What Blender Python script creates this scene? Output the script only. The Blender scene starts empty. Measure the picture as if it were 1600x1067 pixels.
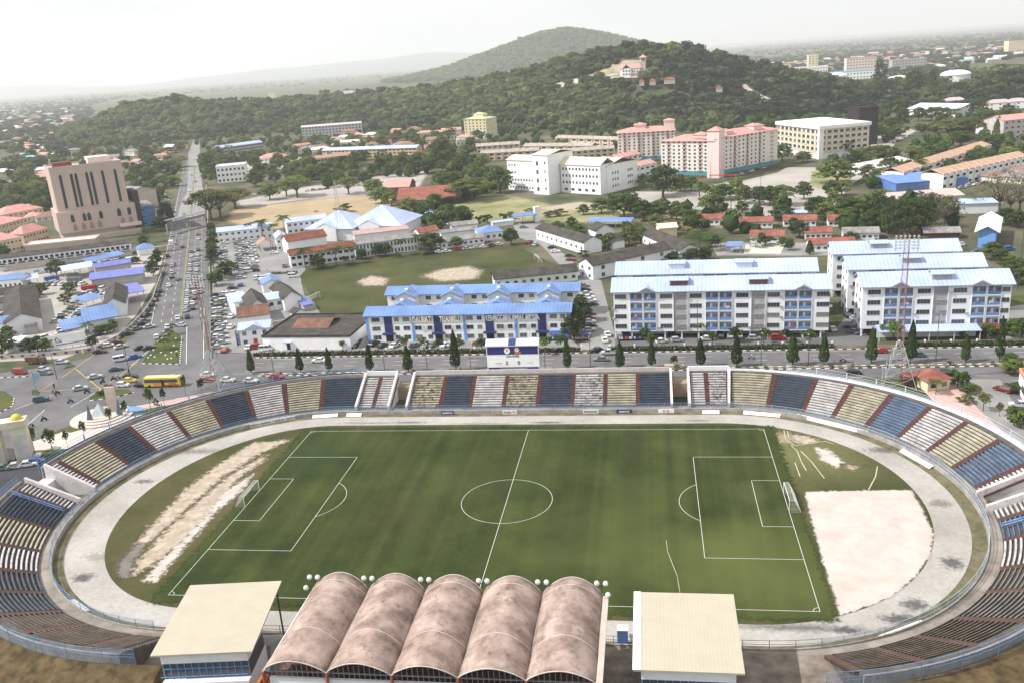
import bpy, bmesh, math, random
import numpy as np
from mathutils import Vector, Matrix
C = bpy.context.scene
COL = C.collection
R = math.radians
rnd = random.Random(7)
# ------------------------------------------------------------------ camera
CAM = (29.4701, -157.5437, 84.3883); YAW, PITCH, ROLL, FPX = -.1643, .3081, -.0711, 1388.4356
cy, sy, cp, sp = math.cos(YAW), math.sin(YAW), math.cos(PITCH), math.sin(PITCH)
FW = Vector((sy*cp, cy*cp, -sp)); r0 = Vector((cy, -sy, 0)); u0 = r0.cross(FW)
RT = math.cos(ROLL)*r0+math.sin(ROLL)*u0; UP = -math.sin(ROLL)*r0+math.cos(ROLL)*u0
cam = bpy.data.cameras.new('camera'); camo = bpy.data.objects.new('camera', cam); COL.objects.link(camo)
cam.sensor_width = 36; cam.lens = 36*FPX/1600; cam.clip_start = 1; cam.clip_end = 60000
m = Matrix((RT, UP, -FW)).transposed().to_4x4(); m.translation = Vector(CAM); camo.matrix_world = m
C.camera = camo
# ------------------------------------------------------------------ light
SUN_AZ = Vector((-.95, -.27)); SUN_EL = R(47)
C.view_settings.view_transform = 'Standard'; C.view_settings.look = 'None'; C.view_settings.gamma = 1
C.view_settings.exposure = 0.18
world = bpy.data.worlds.new('World'); C.world = world; world.use_nodes = True
nt = world.node_tree; nt.nodes.clear(); N = nt.nodes.new; Lk = nt.links.new
wo = N('ShaderNodeOutputWorld'); bg = N('ShaderNodeBackground'); bg.inputs[1].default_value = .1
sky = N('ShaderNodeTexSky'); sky.sky_type = 'NISHITA'; sky.sun_disc = False; sky.sun_elevation = SUN_EL
sky.sun_rotation = math.atan2(SUN_AZ.x, SUN_AZ.y); sky.air_density = 1; sky.dust_density = 3
tc = N('ShaderNodeTexCoord'); mp = N('ShaderNodeMapping'); mp.inputs['Scale'].default_value = (1, 1, 5)
nz = N('ShaderNodeTexNoise'); nz.inputs['Scale'].default_value = 2.2; nz.inputs['Detail'].default_value = 6
cr = N('ShaderNodeValToRGB'); cr.color_ramp.elements[0].position = .26; cr.color_ramp.elements[0].color = (8.2, 8.4, 8.75, 1)
cr.color_ramp.elements[1].position = .52; cr.color_ramp.elements[1].color = (9.5, 9.55, 9.65, 1)
mx = N('ShaderNodeMixRGB'); mx.inputs[0].default_value = .88
Lk(tc.outputs['Generated'], mp.inputs[0]); Lk(mp.outputs[0], nz.inputs[0]); Lk(nz.outputs[0], cr.inputs[0])
Lk(sky.outputs[0], mx.inputs[1]); Lk(cr.outputs[0], mx.inputs[2]); Lk(mx.outputs[0], bg.inputs[0]); Lk(bg.outputs[0], wo.inputs[0])
sl = bpy.data.lights.new('sun', 'SUN'); sl.energy = 5.0; sl.angle = R(.6); sl.color = (1, .975, .945)
so = bpy.data.objects.new('sun', sl); COL.objects.link(so); so.location = (0, 0, 300)
h_ = SUN_AZ.normalized()*math.cos(SUN_EL); so.rotation_euler = Vector((h_.x, h_.y, math.sin(SUN_EL))).to_track_quat('Z', 'Y').to_euler()
C.cycles.use_denoising = True; C.cycles.max_bounces = 6; C.cycles.diffuse_bounces = 2; C.cycles.glossy_bounces = 2
C.cycles.transparent_max_bounces = 8; C.cycles.volume_bounces = 1; C.cycles.caustics_reflective = False; C.cycles.caustics_refractive = False
# ------------------------------------------------------------------ where things stand
def ray(x, y): return FW+RT*((x-800)/FPX)-UP*((y-533.5)/FPX)
def G(x, y, z=0.):                       # the point of height z seen at photo pixel x, y
    d = ray(x, y); t = (z-CAM[2])/d.z
    return Vector((CAM[0]+d.x*t, CAM[1]+d.y*t, z))
def RY(x, y, Y):                         # the point at distance Y along the ray
    d = ray(x, y); t = (Y-CAM[1])/d.y
    return Vector(CAM)+d*t
# ------------------------------------------------------------------ tagging and objects
def tag(o, label=None, cat=None, group=None, kind=None):
    if label: o['label'] = label
    if cat: o['category'] = cat
    if group: o['group'] = group
    if kind: o['kind'] = kind
    return o
def link(o, parent=None):
    COL.objects.link(o)
    if parent: o.parent = parent
    return o
def empty(name, loc=(0, 0, 0), rz=0, label=None, cat=None, group=None):
    o = bpy.data.objects.new(name, None); o.location = loc; o.rotation_euler = (0, 0, rz); o.empty_display_size = .5
    return tag(link(o), label, cat, group)
def copy_tree(o, parent=None):
    c = o.copy(); COL.objects.link(c); c.parent = parent
    for ch in list(o.children): copy_tree(ch, c)
    return c
ONES = ['', 'first', 'second', 'third', 'fourth', 'fifth', 'sixth', 'seventh', 'eighth', 'ninth', 'tenth']
def nth(n): return ONES[n] if n <= 10 else '%d%s' % (n, {1: 'st', 2: 'nd', 3: 'rd'}.get(n % 10 if n//10 % 10 != 1 else 0, 'th'))
# ------------------------------------------------------------------ materials
MATS = {}
def mat(name, col, rough=.85, var=.14, scale=.35, bump=0., wave=0., metal=0., stain=0., coord='Object', col2=None, fine=1., rib=.82):
    if name in MATS: return MATS[name]
    m = bpy.data.materials.new(name); m.use_nodes = True; t = m.node_tree; n = t.nodes.new; l = t.links.new
    b = t.nodes['Principled BSDF']; b.inputs['Roughness'].default_value = rough; b.inputs['Metallic'].default_value = metal
    if rough > .8: b.inputs['Specular IOR Level'].default_value = .12
    tcn = n('ShaderNodeTexCoord') if coord == 'Object' else n('ShaderNodeNewGeometry')
    src = tcn.outputs['Object'] if coord == 'Object' else tcn.outputs['Position']
    a = n('ShaderNodeTexNoise'); a.inputs['Scale'].default_value = scale; a.inputs['Detail'].default_value = 8*fine; a.inputs['Roughness'].default_value = .65
    l(src, a.inputs['Vector'])
    rp = n('ShaderNodeValToRGB'); c = Vector(col); c2 = Vector(col2) if col2 else None
    lo = c*(1-var) if c2 is None else c; hi = c*(1+var) if c2 is None else c2
    rp.color_ramp.elements[0].position = .35; rp.color_ramp.elements[1].position = .65
    rp.color_ramp.elements[0].color = (*lo, 1); rp.color_ramp.elements[1].color = (*[min(1, v) for v in hi], 1)
    l(a.outputs[0], rp.inputs[0]); out = rp.outputs[0]
    if wave:
        wv = n('ShaderNodeTexWave'); wv.inputs['Scale'].default_value = wave*.22; wv.bands_direction = 'X'; l(src, wv.inputs['Vector']); wm2 = n('ShaderNodeMapRange'); wm2.inputs[1].default_value = .0; wm2.inputs[2].default_value = .35; wm2.inputs[3].default_value = rib; wm2.inputs[4].default_value = 1.0; l(wv.outputs['Fac'], wm2.inputs[0])
        wx = n('ShaderNodeMixRGB'); wx.blend_type = 'MULTIPLY'; wx.inputs[0].default_value = 1; l(out, wx.inputs[1]); l(wm2.outputs[0], wx.inputs[2]); out = wx.outputs[0]
    if stain:
        s = n('ShaderNodeTexNoise'); s.inputs['Scale'].default_value = scale*2.3; s.inputs['Detail'].default_value = 9; s.inputs['Roughness'].default_value = .75
        l(src, s.inputs['Vector']); q = n('ShaderNodeMapRange'); q.inputs[1].default_value = .56 if stain < .8 else .51; q.inputs[2].default_value = .66 if stain < .8 else .57; q.inputs[4].default_value = stain
        l(s.outputs[0], q.inputs[0]); x = n('ShaderNodeMixRGB'); x.inputs[2].default_value = (.04, .038, .033, 1); l(q.outputs[0], x.inputs[0]); l(out, x.inputs[1]); out = x.outputs[0]
    l(out, b.inputs['Base Color'])
    hgt = None
    if wave:
        w = n('ShaderNodeTexWave'); w.inputs['Scale'].default_value = wave; w.bands_direction = 'X'; l(src, w.inputs['Vector']); hgt = w.outputs['Fac']
    elif bump: hgt = a.outputs[0]
    if hgt:
        bp = n('ShaderNodeBump'); bp.inputs['Strength'].default_value = bump or .4; bp.inputs['Distance'].default_value = .08; l(hgt, bp.inputs['Height']); l(bp.outputs[0], b.inputs['Normal'])
    MATS[name] = m; return m
W = lambda n, c, **k: mat(n, c, **k)
white = W('white_paint', (.77, .785, .8), var=.05, stain=.12, scale=.3); whiteb = W('bright_white_paint', (.84, .84, .83), var=.05)
bluewhite = W('pale_blue_paint', (.5, .58, .72), var=.1); cream = W('cream_paint', (.72, .62, .42), var=.1); yellowp = W('yellow_paint', (.62, .45, .18), var=.1)
pinkw = W('pink_render', (.5, .4, .35), var=.07, scale=.12); palepink = W('pale_pink_paint', (.72, .58, .54), var=.08); grey = W('grey_render', (.38, .37, .37)); beige = W('beige_render', (.5, .44, .36))
blue = W('blue_paint', (.1, .2, .48), rough=.5); navy = W('navy_paint', (.02, .035, .13), rough=.5); skyb = W('sky_blue_paint', (.16, .33, .68), var=.08); turq = W('turquoise_paint', (.07, .26, .3)); railb = W('blue_rail', (.13, .26, .5), rough=.5, var=.3, scale=2)
rblue = W('blue_metal_roof', (.14, .235, .46), rough=.5, wave=1.2, bump=.25, var=.18, scale=.12); rlight = W('pale_blue_metal_roof', (.42, .5, .73), rough=.45, wave=1.2, bump=.25, var=.14, scale=.1)
rviolet = W('violet_metal_roof', (.15, .17, .45), rough=.45, wave=1.2, bump=.25); rdark = W('dark_tile_roof', (.075, .068, .06), wave=1.6, bump=.4, var=.35, scale=.3, rough=.95); rgrey = W('grey_sheet_roof', (.25, .235, .225), wave=1.2, bump=.3, var=.3)
rred = W('red_tile_roof', (.27, .1, .075), wave=1.6, bump=.4, var=.3); rrust = W('rust_tile_roof', (.2, .075, .05), wave=1.6, bump=.4, var=.35); rpink = W('salmon_tile_roof', (.58, .3, .26), wave=1.6, bump=.3); rorange = W('orange_tile_roof', (.45, .24, .17), wave=1.6, bump=.3)
rtan = W('tan_tile_roof', (.72, .62, .48), wave=1.2, bump=.3); rwhite = W('white_sheet_roof', (.76, .76, .76), wave=1.2, bump=.25, var=.08); rgreen = W('pale_green_tile_roof', (.5, .56, .3), wave=1.2, bump=.3)
rbrown = W('brown_sheet_roof', (.19, .1, .07), wave=1.2, bump=.3, var=.3)
concrete = W('concrete', (.33, .31, .29), var=.25, stain=.45, scale=.5); darkcon = W('dirty_shadow_concrete', (.1, .092, .085), var=.3, stain=.5, scale=.6)  # darkcon: dirt plus the bench gap shadow put into the tread colour
metal = W('galvanised_steel', (.42, .43, .44), rough=.45, metal=.5); dsteel = W('dark_steel', (.06, .065, .07), rough=.6); redsteel = W('red_oxide_steel', (.33, .09, .045), rough=.6); brick = W('red_brick_paint', (.105, .05, .045), var=.35, scale=2, stain=.5)
glass = W('window_glass', (.05, .065, .085), rough=.15, var=.5, scale=.8); darkin = W('dark_opening', (.025, .025, .03), rough=.9); trunkm = W('bark', (.13, .1, .075), var=.3, scale=2)
gt = glass.node_tree; gb = gt.nodes['Principled BSDF']; gi = gt.nodes.new('ShaderNodeObjectInfo'); gr = gt.nodes.new('ShaderNodeValToRGB'); gr.color_ramp.interpolation = 'CONSTANT'
for p_, c_ in ((0, (.035, .045, .06)), (.35, (.06, .07, .08)), (.6, (.1, .11, .12)), (.78, (.2, .19, .17)), (.9, (.045, .05, .05))):
    e_ = gr.color_ramp.elements[0] if p_ == 0 else gr.color_ramp.elements.new(p_); e_.color = (*c_, 1)
gr.color_ramp.elements[-1].color = (.16, .15, .14, 1); gt.links.new(gi.outputs['Random'], gr.inputs[0]); gt.links.new(gr.outputs[0], gb.inputs['Base Color'])
rubber = W('black_rubber', (.02, .02, .02)); chrome = W('silver_globe', (.75, .75, .76), rough=.25, metal=.3)
# ------------------------------------------------------------------ mesh builder
class MB:
    def __init__(s): s.v = []; s.f = []; s.m = []
    def add(s, vs, fs, k=0):
        o = len(s.v); s.v += [tuple(v) for v in vs]; s.f += [tuple(i+o for i in f) for f in fs]; s.m += [k]*len(fs); return s
    def box(s, x0, x1, y0, y1, z0, z1, k=0):
        return s.add([(x0, y0, z0), (x1, y0, z0), (x1, y1, z0), (x0, y1, z0), (x0, y0, z1), (x1, y0, z1), (x1, y1, z1), (x0, y1, z1)],
                     [(0, 3, 2, 1), (4, 5, 6, 7), (0, 1, 5, 4), (1, 2, 6, 5), (2, 3, 7, 6), (3, 0, 4, 7)], k)
    def prism(s, p, z0, z1, k=0):
        n = len(p); return s.add([(x, y, z0) for x, y in p]+[(x, y, z1) for x, y in p], [tuple(range(n-1, -1, -1)), tuple(range(n, 2*n))]+[(i, (i+1) % n, n+(i+1) % n, n+i) for i in range(n)], k)
    def prof(s, p, y0, y1, k=0, ins=0):   # side profile (x, z) extruded along y
        n = len(p); return s.add([(x, y0, z) for x, z in p]+[(x, y1, z) for x, z in p], [tuple(range(n)), tuple(range(2*n-1, n-1, -1))]+[(i, n+i, n+(i+1) % n, (i+1) % n) for i in range(n)], k)
    def tube(s, a, b, r0, r1=None, n=6, k=0, cap=True):
        a = Vector(a); b = Vector(b); r1 = r0 if r1 is None else r1; d = (b-a).normalized(); u = d.orthogonal().normalized(); w = d.cross(u)
        vs = [a+(u*math.cos(t)+w*math.sin(t))*r0 for t in [2*math.pi*i/n for i in range(n)]]+[b+(u*math.cos(t)+w*math.sin(t))*r1 for t in [2*math.pi*i/n for i in range(n)]]
        return s.add(vs, [(i, (i+1) % n, n+(i+1) % n, n+i) for i in range(n)]+([tuple(range(n-1, -1, -1)), tuple(range(n, 2*n))] if cap else []), k)
    def ball(s, c, r, n=10, k=0, sz=1, top=False):
        vs = []; fs = []; m_ = n//2; t0 = 0
        for j in range(m_+1):
            t = math.pi*j/m_*(.5 if top else 1)
            for i in range(n): vs.append((c[0]+r*math.sin(t)*math.cos(2*math.pi*i/n), c[1]+r*math.sin(t)*math.sin(2*math.pi*i/n), c[2]+r*sz*math.cos(t)))
        for j in range(m_):
            for i in range(n): fs.append((j*n+i, (j+1)*n+i, (j+1)*n+(i+1) % n, j*n+(i+1) % n))
        return s.add(vs, fs, k)
    def mesh(s, name, mats, smooth=False):
        me = bpy.data.meshes.new(name); me.from_pydata(s.v, [], s.f)
        if not isinstance(mats, (list, tuple)): mats = [mats]
        for q in mats: me.materials.append(q)
        if len(mats) > 1: me.polygons.foreach_set('material_index', s.m)
        if smooth: me.polygons.foreach_set('use_smooth', [True]*len(s.f))
        me.update(); return me
    def obj(s, name, mats, parent=None, smooth=False):
        return link(bpy.data.objects.new(name, s.mesh(name, mats, smooth)), parent)
def part(name, me, parent, loc=(0, 0, 0), rz=0, rot=None):
    o = bpy.data.objects.new(name, me); o.location = loc; o.rotation_euler = rot or (0, 0, rz); return link(o, parent)
def struct(o): return tag(o, kind='structure')
def text(name, s, size, mt, parent, loc, rot, align='CENTER', width=None, depth=.05):
    cu = bpy.data.curves.new(name, 'FONT'); cu.body = s; cu.size = size; cu.extrude = depth; cu.align_x = align; cu.align_y = 'CENTER'; cu.offset = size*.015
    t = bpy.data.objects.new(name, cu); COL.objects.link(t); bpy.context.view_layer.update()
    me = bpy.data.meshes.new_from_object(t.evaluated_get(bpy.context.evaluated_depsgraph_get())); COL.objects.unlink(t); bpy.data.objects.remove(t)
    me.materials.clear(); me.materials.append(mt)
    if width:
        xs = [v.co.x for v in me.vertices]; k = width/(max(xs)-min(xs))
        for v in me.vertices: v.co.x *= k
    return part(name, me, parent, loc, rot=rot)
def np_mesh(name, V, F, mats, tint=None, smooth=False):     # V (n,3), F (m,4)
    me = bpy.data.meshes.new(name); me.vertices.add(len(V)); me.vertices.foreach_set('co', np.ascontiguousarray(V, dtype=np.float32).ravel())
    k = F.shape[1]; me.loops.add(F.size); me.loops.foreach_set('vertex_index', F.astype(np.int32).ravel()); me.polygons.add(len(F))
    me.polygons.foreach_set('loop_start', np.arange(0, F.size, k, dtype=np.int32)); me.polygons.foreach_set('loop_total', np.full(len(F), k, dtype=np.int32))
    if tint is not None: me.attributes.new('tint', 'FLOAT', 'POINT').data.foreach_set('value', np.asarray(tint, dtype=np.float32))
    if smooth: me.polygons.foreach_set('use_smooth', np.ones(len(F), dtype=bool))
    for q in (mats if isinstance(mats, list) else [mats]): me.materials.append(q)
    me.update(calc_edges=True); return me
# ------------------------------------------------------------------ terrain
# ridge lines of the hills: (pixel x, pixel y of the ground on the crest, distance), half width
RIDGES = [([(110, 208, 1450), (170, 178, 1400), (250, 158, 1350), (320, 163, 1380), (400, 158, 1450), (500, 155, 1450), (600, 144, 1400), (700, 136, 1350), (800, 120, 1300), (870, 103, 1250), (940, 86, 1200), (1000, 73, 1150), (1040, 79, 1130), (1090, 98, 1120), (1140, 126, 1120), (1250, 138, 1120), (1370, 147, 1120), (1470, 148, 1100), (1520, 122, 1080), (1600, 106, 1080), (1700, 100, 1080)], 300),
          ([(690, 136, 4600), (735, 118, 4600), (775, 98, 4500), (805, 82, 4400), (838, 62, 4400), (862, 47, 4400), (880, 42, 4400), (896, 45, 4400), (915, 54, 4400), (940, 72, 4400), (965, 94, 4400), (1000, 122, 4400)], 760)]
SEG = []
for pts, w in RIDGES:
    P = [RY(p[0], p[1]+(3 if w == 300 and p[0] < 930 else 1 if w == 300 and p[0] < 1120 else 9 if w == 300 else 5), p[2]) for p in pts]
    for a, b in zip(P, P[1:]): SEG.append((a, b, w))
def hz(X, Y):                             # terrain height, numpy arrays
    X = np.asarray(X, float); Y = np.asarray(Y, float); H = np.zeros_like(X)
    for a, b, w in SEG:
        dx, dy = b.x-a.x, b.y-a.y; t = np.clip(((X-a.x)*dx+(Y-a.y)*dy)/(dx*dx+dy*dy), 0, 1)
        d = np.hypot(X-a.x-t*dx, Y-a.y-t*dy)/w; d = np.clip(d, 0, 1); f = 1-d; f = f*f*(3-2*f); f = .55*f+.45*(1-d)**1.2*(d < 1)
        H = np.maximum(H, (a.z+t*(b.z-a.z))*f)
    r_a, r_b = ray(70, 190), ray(185, 175); a0, a1 = r_a.x/r_a.y, r_b.x/r_b.y; e = np.clip(((X-CAM[0])/np.maximum(Y-CAM[1], 1)-a0)/(a1-a0), 0, 1); H = H*e*e*(3-2*e)
    n = np.sin(X*.021)*np.cos(Y*.017+1)*3+np.sin(X*.051+Y*.043)*1.6
    return H+n*np.clip(H/30, 0, 1)
def hit(x, y):                            # the terrain point seen at a pixel
    d = ray(x, y); t = np.linspace(450, 6600, 6000); X = CAM[0]+d.x*t; Y = CAM[1]+d.y*t; Z = CAM[2]+d.z*t; H = hz(X, Y)
    i = np.nonzero(Z <= H)[0]; i = i[0] if len(i) else -1
    return Vector((X[i], Y[i], max(H[i], 0)))
ground_m = mat('town_ground', (.035, .055, .018), coord='W', scale=.03, var=.3, col2=(.15, .13, .09), rough=1)
far_m = mat('far_ground', (.05, .075, .045), coord='W', scale=.006, col2=(.12, .13, .1), rough=1)
g = MB(); n_ = 10
g.add([(-30000, -600, 0), (30000, -600, 0), (30000, 50000, 0), (-30000, 50000, 0)], [(0, 1, 2, 3)])
struct(g.obj('ground', ground_m))
def grid(name, x0, x1, y0, y1, st, f, mt):
    xs = np.arange(x0, x1, st); ys = np.arange(y0, y1, st); X, Y = np.meshgrid(xs, ys); Z = f(X, Y); Z = np.where(Z < .3, -1.5, Z)
    V = np.stack([X, Y, Z], -1).reshape(-1, 3); nx = len(xs); i, j = np.meshgrid(np.arange(nx-1), np.arange(len(ys)-1)); a = (j*nx+i).ravel()
    return struct(link(bpy.data.objects.new(name, np_mesh(name, V, np.stack([a, a+1, a+nx+1, a+nx], -1), mt, smooth=True))))
hill_m = mat('hill_earth', (.03, .045, .02), coord='W', scale=.02, col2=(.1, .095, .055), rough=1)
grid('hill', -1500, 1100, 600, 1900, 14, hz, hill_m)
grid('cone_hill', -2100, 1300, 3300, 5500, 42, hz, hill_m)
FARR = [RY(*p) for p in [(-160, 140, 6200), (0, 134, 6000), (90, 141, 6000), (190, 146, 6000), (230, 132, 6000), (300, 130, 6200), (340, 118, 6200), (430, 108, 6200), (520, 98, 6200), (600, 90, 6200), (680, 82, 6200), (760, 92, 6200)]]
FARR = [Vector(CAM)+(p-Vector(CAM))*3 for p in FARR]
def fz(X, Y):
    H = np.zeros_like(X)
    for a, b in zip(FARR, FARR[1:]):
        dx, dy = b.x-a.x, b.y-a.y; t = np.clip(((X-a.x)*dx+(Y-a.y)*dy)/(dx*dx+dy*dy), 0, 1); d = np.clip(np.hypot(X-a.x-t*dx, Y-a.y-t*dy)/3900, 0, 1)
        H = np.maximum(H, (a.z+t*(b.z-a.z))*(1-d)**1.3)
    return H*(1+.06*np.sin(X*.0013)+.04*np.sin(X*.0037+Y*.002))
grid('mountains', -20500, 2900, 13500, 23000, 240, fz, mat('mountain_forest', (.05, .075, .05), coord='W', scale=.003, rough=1))
# ------------------------------------------------------------------ sheets on the ground
def softmat(base):
    n0 = base.name+'_soft'
    if n0 in MATS: return MATS[n0]
    m = base.copy(); m.name = n0; MATS[n0] = m; t = m.node_tree; n = t.nodes.new; l = t.links.new
    a = n('ShaderNodeAttribute'); a.attribute_name = 'edge'; g_ = n('ShaderNodeNewGeometry'); z = n('ShaderNodeTexNoise'); z.inputs['Scale'].default_value = .9; z.inputs['Detail'].default_value = 9; z.inputs['Roughness'].default_value = .72; l(g_.outputs['Position'], z.inputs['Vector'])
    k = n('ShaderNodeMath'); k.operation = 'MULTIPLY_ADD'; k.inputs[1].default_value = 2.2; l(z.outputs[0], k.inputs[0]); k.inputs[2].default_value = -1.1; s = n('ShaderNodeMath'); s.operation = 'ADD'; l(k.outputs[0], s.inputs[0]); l(a.outputs['Fac'], s.inputs[1])
    r = n('ShaderNodeMapRange'); r.interpolation_type = 'SMOOTHSTEP'; r.inputs[1].default_value = .18; r.inputs[2].default_value = .72; l(s.outputs[0], r.inputs[0]); tr = n('ShaderNodeBsdfTransparent'); mx = n('ShaderNodeMixShader'); l(r.outputs[0], mx.inputs[0]); l(tr.outputs[0], mx.inputs[1]); l(t.nodes['Principled BSDF'].outputs[0], mx.inputs[2]); l(mx.outputs[0], t.nodes['Material Output'].inputs[0]); return m
def soft(name, pts, z, mt, w=2., step=.8, px=True):     # a worn patch whose edge frays into the ground around it
    P = np.array([tuple(G(*p)[:2]) if px else p for p in pts]); x0, y0 = P.min(0)-w; x1, y1 = P.max(0)+w; xs = np.arange(x0, x1, step); ys = np.arange(y0, y1, step); X, Y = np.meshgrid(xs, ys); ins = np.zeros(X.shape, bool); D = np.full(X.shape, 1e9)
    for (ax, ay), (bx, by) in zip(P, np.roll(P, -1, 0)):
        c = (by > Y) != (ay > Y); ins ^= c & (X < (ax-bx)*(Y-by)/(ay-by+1e-12)+bx); dx, dy = bx-ax, by-ay; t = np.clip(((X-ax)*dx+(Y-ay)*dy)/(dx*dx+dy*dy), 0, 1); D = np.minimum(D, np.hypot(X-ax-t*dx, Y-ay-t*dy))
    E = np.clip(.5+np.where(ins, D, -D)/(2*w), 0, 1); nx = len(xs); i, j = np.meshgrid(np.arange(nx-1), np.arange(len(ys)-1)); a = (j*nx+i).ravel(); F = np.stack([a, a+1, a+nx+1, a+nx], -1); F = F[E.ravel()[F].max(1) > 0]
    me = np_mesh(name, np.stack([X, Y, np.full(X.shape, z)], -1).reshape(-1, 3), F, softmat(mt)); me.attributes.new('edge', 'FLOAT', 'POINT').data.foreach_set('value', E.ravel().astype(np.float32)); return struct(link(bpy.data.objects.new(name, me)))
def sheet(name, pts, z, mt, px=True, jit=0, zr=0, seed=1):
    P = [G(*p, zr) for p in pts] if px else [Vector((*p, 0)) for p in pts]
    if jit:
        r = random.Random(seed); Q = []
        for a, b in zip(P, P[1:]+P[:1]):
            k = max(1, int((b-a).length/(jit*3)))
            for i in range(k): Q.append(a.lerp(b, i/k)+Vector((r.uniform(-jit, jit), r.uniform(-jit, jit), 0)))
        P = Q
    bm = bmesh.new(); vs = [bm.verts.new((p.x, p.y, z)) for p in P]; f = bm.faces.new(vs); bm.normal_update()
    if f.normal.z < 0: f.normal_flip()
    bmesh.ops.triangulate(bm, faces=bm.faces[:], ngon_method='EAR_CLIP')
    me = bpy.data.meshes.new(name); bm.to_mesh(me); bm.free(); me.materials.append(mt)
    return struct(link(bpy.data.objects.new(name, me)))
asph = mat('asphalt', (.135, .132, .135), coord='W', scale=.08, var=.22, rough=.9); asphl = mat('pale_asphalt', (.24, .235, .225), coord='W', scale=.06, var=.2); asphd = mat('dark_asphalt', (.06, .06, .065), coord='W', scale=.1, var=.2)
pave = mat('pink_paving', (.5, .34, .3), coord='W', scale=.3, var=.12); plazam = mat('pale_paving', (.52, .46, .41), coord='W', scale=.2, var=.1); pcon = mat('pale_concrete_ground', (.36, .33, .3), coord='W', scale=.03, var=.15)
grassm = mat('grass', (.04, .06, .016), coord='W', scale=.08, col2=(.1, .11, .036), rough=1); dry = mat('dry_grass', (.3, .23, .14), coord='W', scale=.03, col2=(.4, .31, .2), rough=1); dirt = mat('brown_earth', (.1, .075, .05), coord='W', scale=.15, col2=(.2, .155, .1), rough=1)
lawn = mat('pale_lawn', (.15, .17, .07), coord='W', scale=.04, col2=(.34, .3, .17), rough=1); fieldm = mat('training_turf', (.036, .048, .015), coord='W', scale=.035, col2=(.085, .088, .034), rough=1)
sand = mat('sand', (.3, .24, .18), coord='W', scale=.5, col2=(.46, .39, .31), rough=1); sandp = mat('pale_sand', (.43, .37, .325), coord='W', scale=.2, col2=(.53, .47, .43), rough=1)
linem = mat('line_paint', (.6, .6, .55), var=.06); liney = mat('yellow_line_paint', (.6, .42, .1)); kerbb = mat('black_kerb', (.04, .04, .04)); kerbw = mat('white_kerb', (.7, .7, .68))
sheet('road', [(-150, 600), (60, 575), (150, 556), (196, 537), (226, 506), (245, 468), (256, 430), (262, 390), (271, 330), (288, 270), (294, 238), (310, 238), (316, 290), (322, 350), (326, 455), (333, 552), (420, 551), (800, 545), (1200, 541), (1420, 538), (1760, 534), (1760, 600), (1660, 690), (1600, 705), (1568, 660), (1524, 622), (1500, 600), (1430, 590), (1200, 586), (1000, 588), (700, 592), (480, 600), (400, 602), (330, 612), (180, 638), (90, 672), (20, 722), (-60, 760), (-160, 790)], .02, asph)
sheet('avenue', [(294, 240), (300, 225), (306, 212), (311, 212), (312, 225), (312, 240)], .03, asphl)
sheet('avenue', [(292, 300), (295, 238), (311, 238), (317, 300), (321, 340), (277, 340), (283, 318)], .028, asphl)
sheet('side_road', [(1385, 250), (1400, 222), (1432, 205), (1400, 196), (1375, 205), (1352, 240), (1330, 262), (1230, 262), (1215, 270), (1090, 300), (985, 300), (985, 312), (1060, 325), (1200, 340), (1300, 325), (1330, 290)], .02, pcon)
sheet('car_park', [(332, 374), (395, 366), (470, 372), (480, 428), (470, 440), (478, 470), (560, 492), (580, 548), (420, 551), (336, 551), (333, 480), (331, 420)], .03, asphl)
sheet('car_park', [(575, 530), (890, 528), (912, 548), (575, 552)], .03, asphl)
sheet('lane', [(840, 378), (858, 378), (905, 418), (940, 440), (960, 520), (962, 548), (906, 548), (904, 470), (900, 440), (868, 408)], .04, asphl)
sheet('lane', [(800, 350), (850, 350), (862, 384), (842, 384), (812, 372)], .045, asphl)
sheet('car_park', [(958, 520), (1300, 520), (1345, 470), (1300, 440), (1360, 440), (1360, 540), (958, 540)], .035, asph)
sheet('car_park', [(1570, 515), (1570, 480), (1600, 465), (1700, 465), (1700, 525), (1570, 530)], .035, asphl)
sheet('market_yard', [(0, 425), (230, 395), (255, 400), (245, 440), (215, 490), (180, 530), (100, 560), (0, 565), (-100, 580), (-100, 430)], .03, pcon)
sheet('training_field', [(468, 432), (480, 420), (640, 397), (805, 384), (845, 403), (905, 433), (900, 450), (610, 480), (574, 492), (500, 490)], .05, fieldm)
soft('bare_patch', [(662, 432), (690, 422), (730, 417), (752, 424), (742, 436), (690, 440)], .07, sand, 4, 1.5); soft('bare_patch', [(560, 440), (580, 432), (605, 436), (600, 446), (570, 447)], .07, sand, 3, 1.5)
soft('dry_field', [(355, 345), (365, 328), (480, 313), (600, 300), (690, 300), (690, 325), (600, 345), (480, 352), (400, 362)], .04, dry, 5, 3)
soft('concrete_yard', [(480, 292), (560, 282), (620, 270), (670, 268), (650, 300), (600, 303), (480, 312), (380, 325), (370, 315)], .05, pcon, 3, 3)
soft('dirt_yard', [(355, 258), (470, 246), (560, 240), (560, 250), (400, 270), (360, 275)], .03, sandp, 6, 4)
soft('lawn', [(690, 325), (740, 312), (800, 306), (880, 325), (965, 318), (1000, 335), (980, 352), (830, 345), (740, 352)], .04, lawn, 6, 3)
soft('bare_patch', [(838, 326), (905, 316), (960, 322), (940, 328), (860, 330)], .06, sand, 5, 2)
soft('lawn', [(1000, 318), (1060, 328), (1230, 345), (1190, 358), (1040, 355), (985, 345)], .045, mat('scrub_ground', (.16, .14, .08), coord='W', scale=.06, col2=(.25, .21, .14)), 5, 3)
sheet('grass_bank', [(1270, 268), (1330, 262), (1330, 290), (1300, 300), (1265, 290)], .05, lawn, jit=1)
sheet('grass', [(1540, 470), (1640, 455), (1640, 470), (1545, 485)], .04, grassm)
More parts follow.
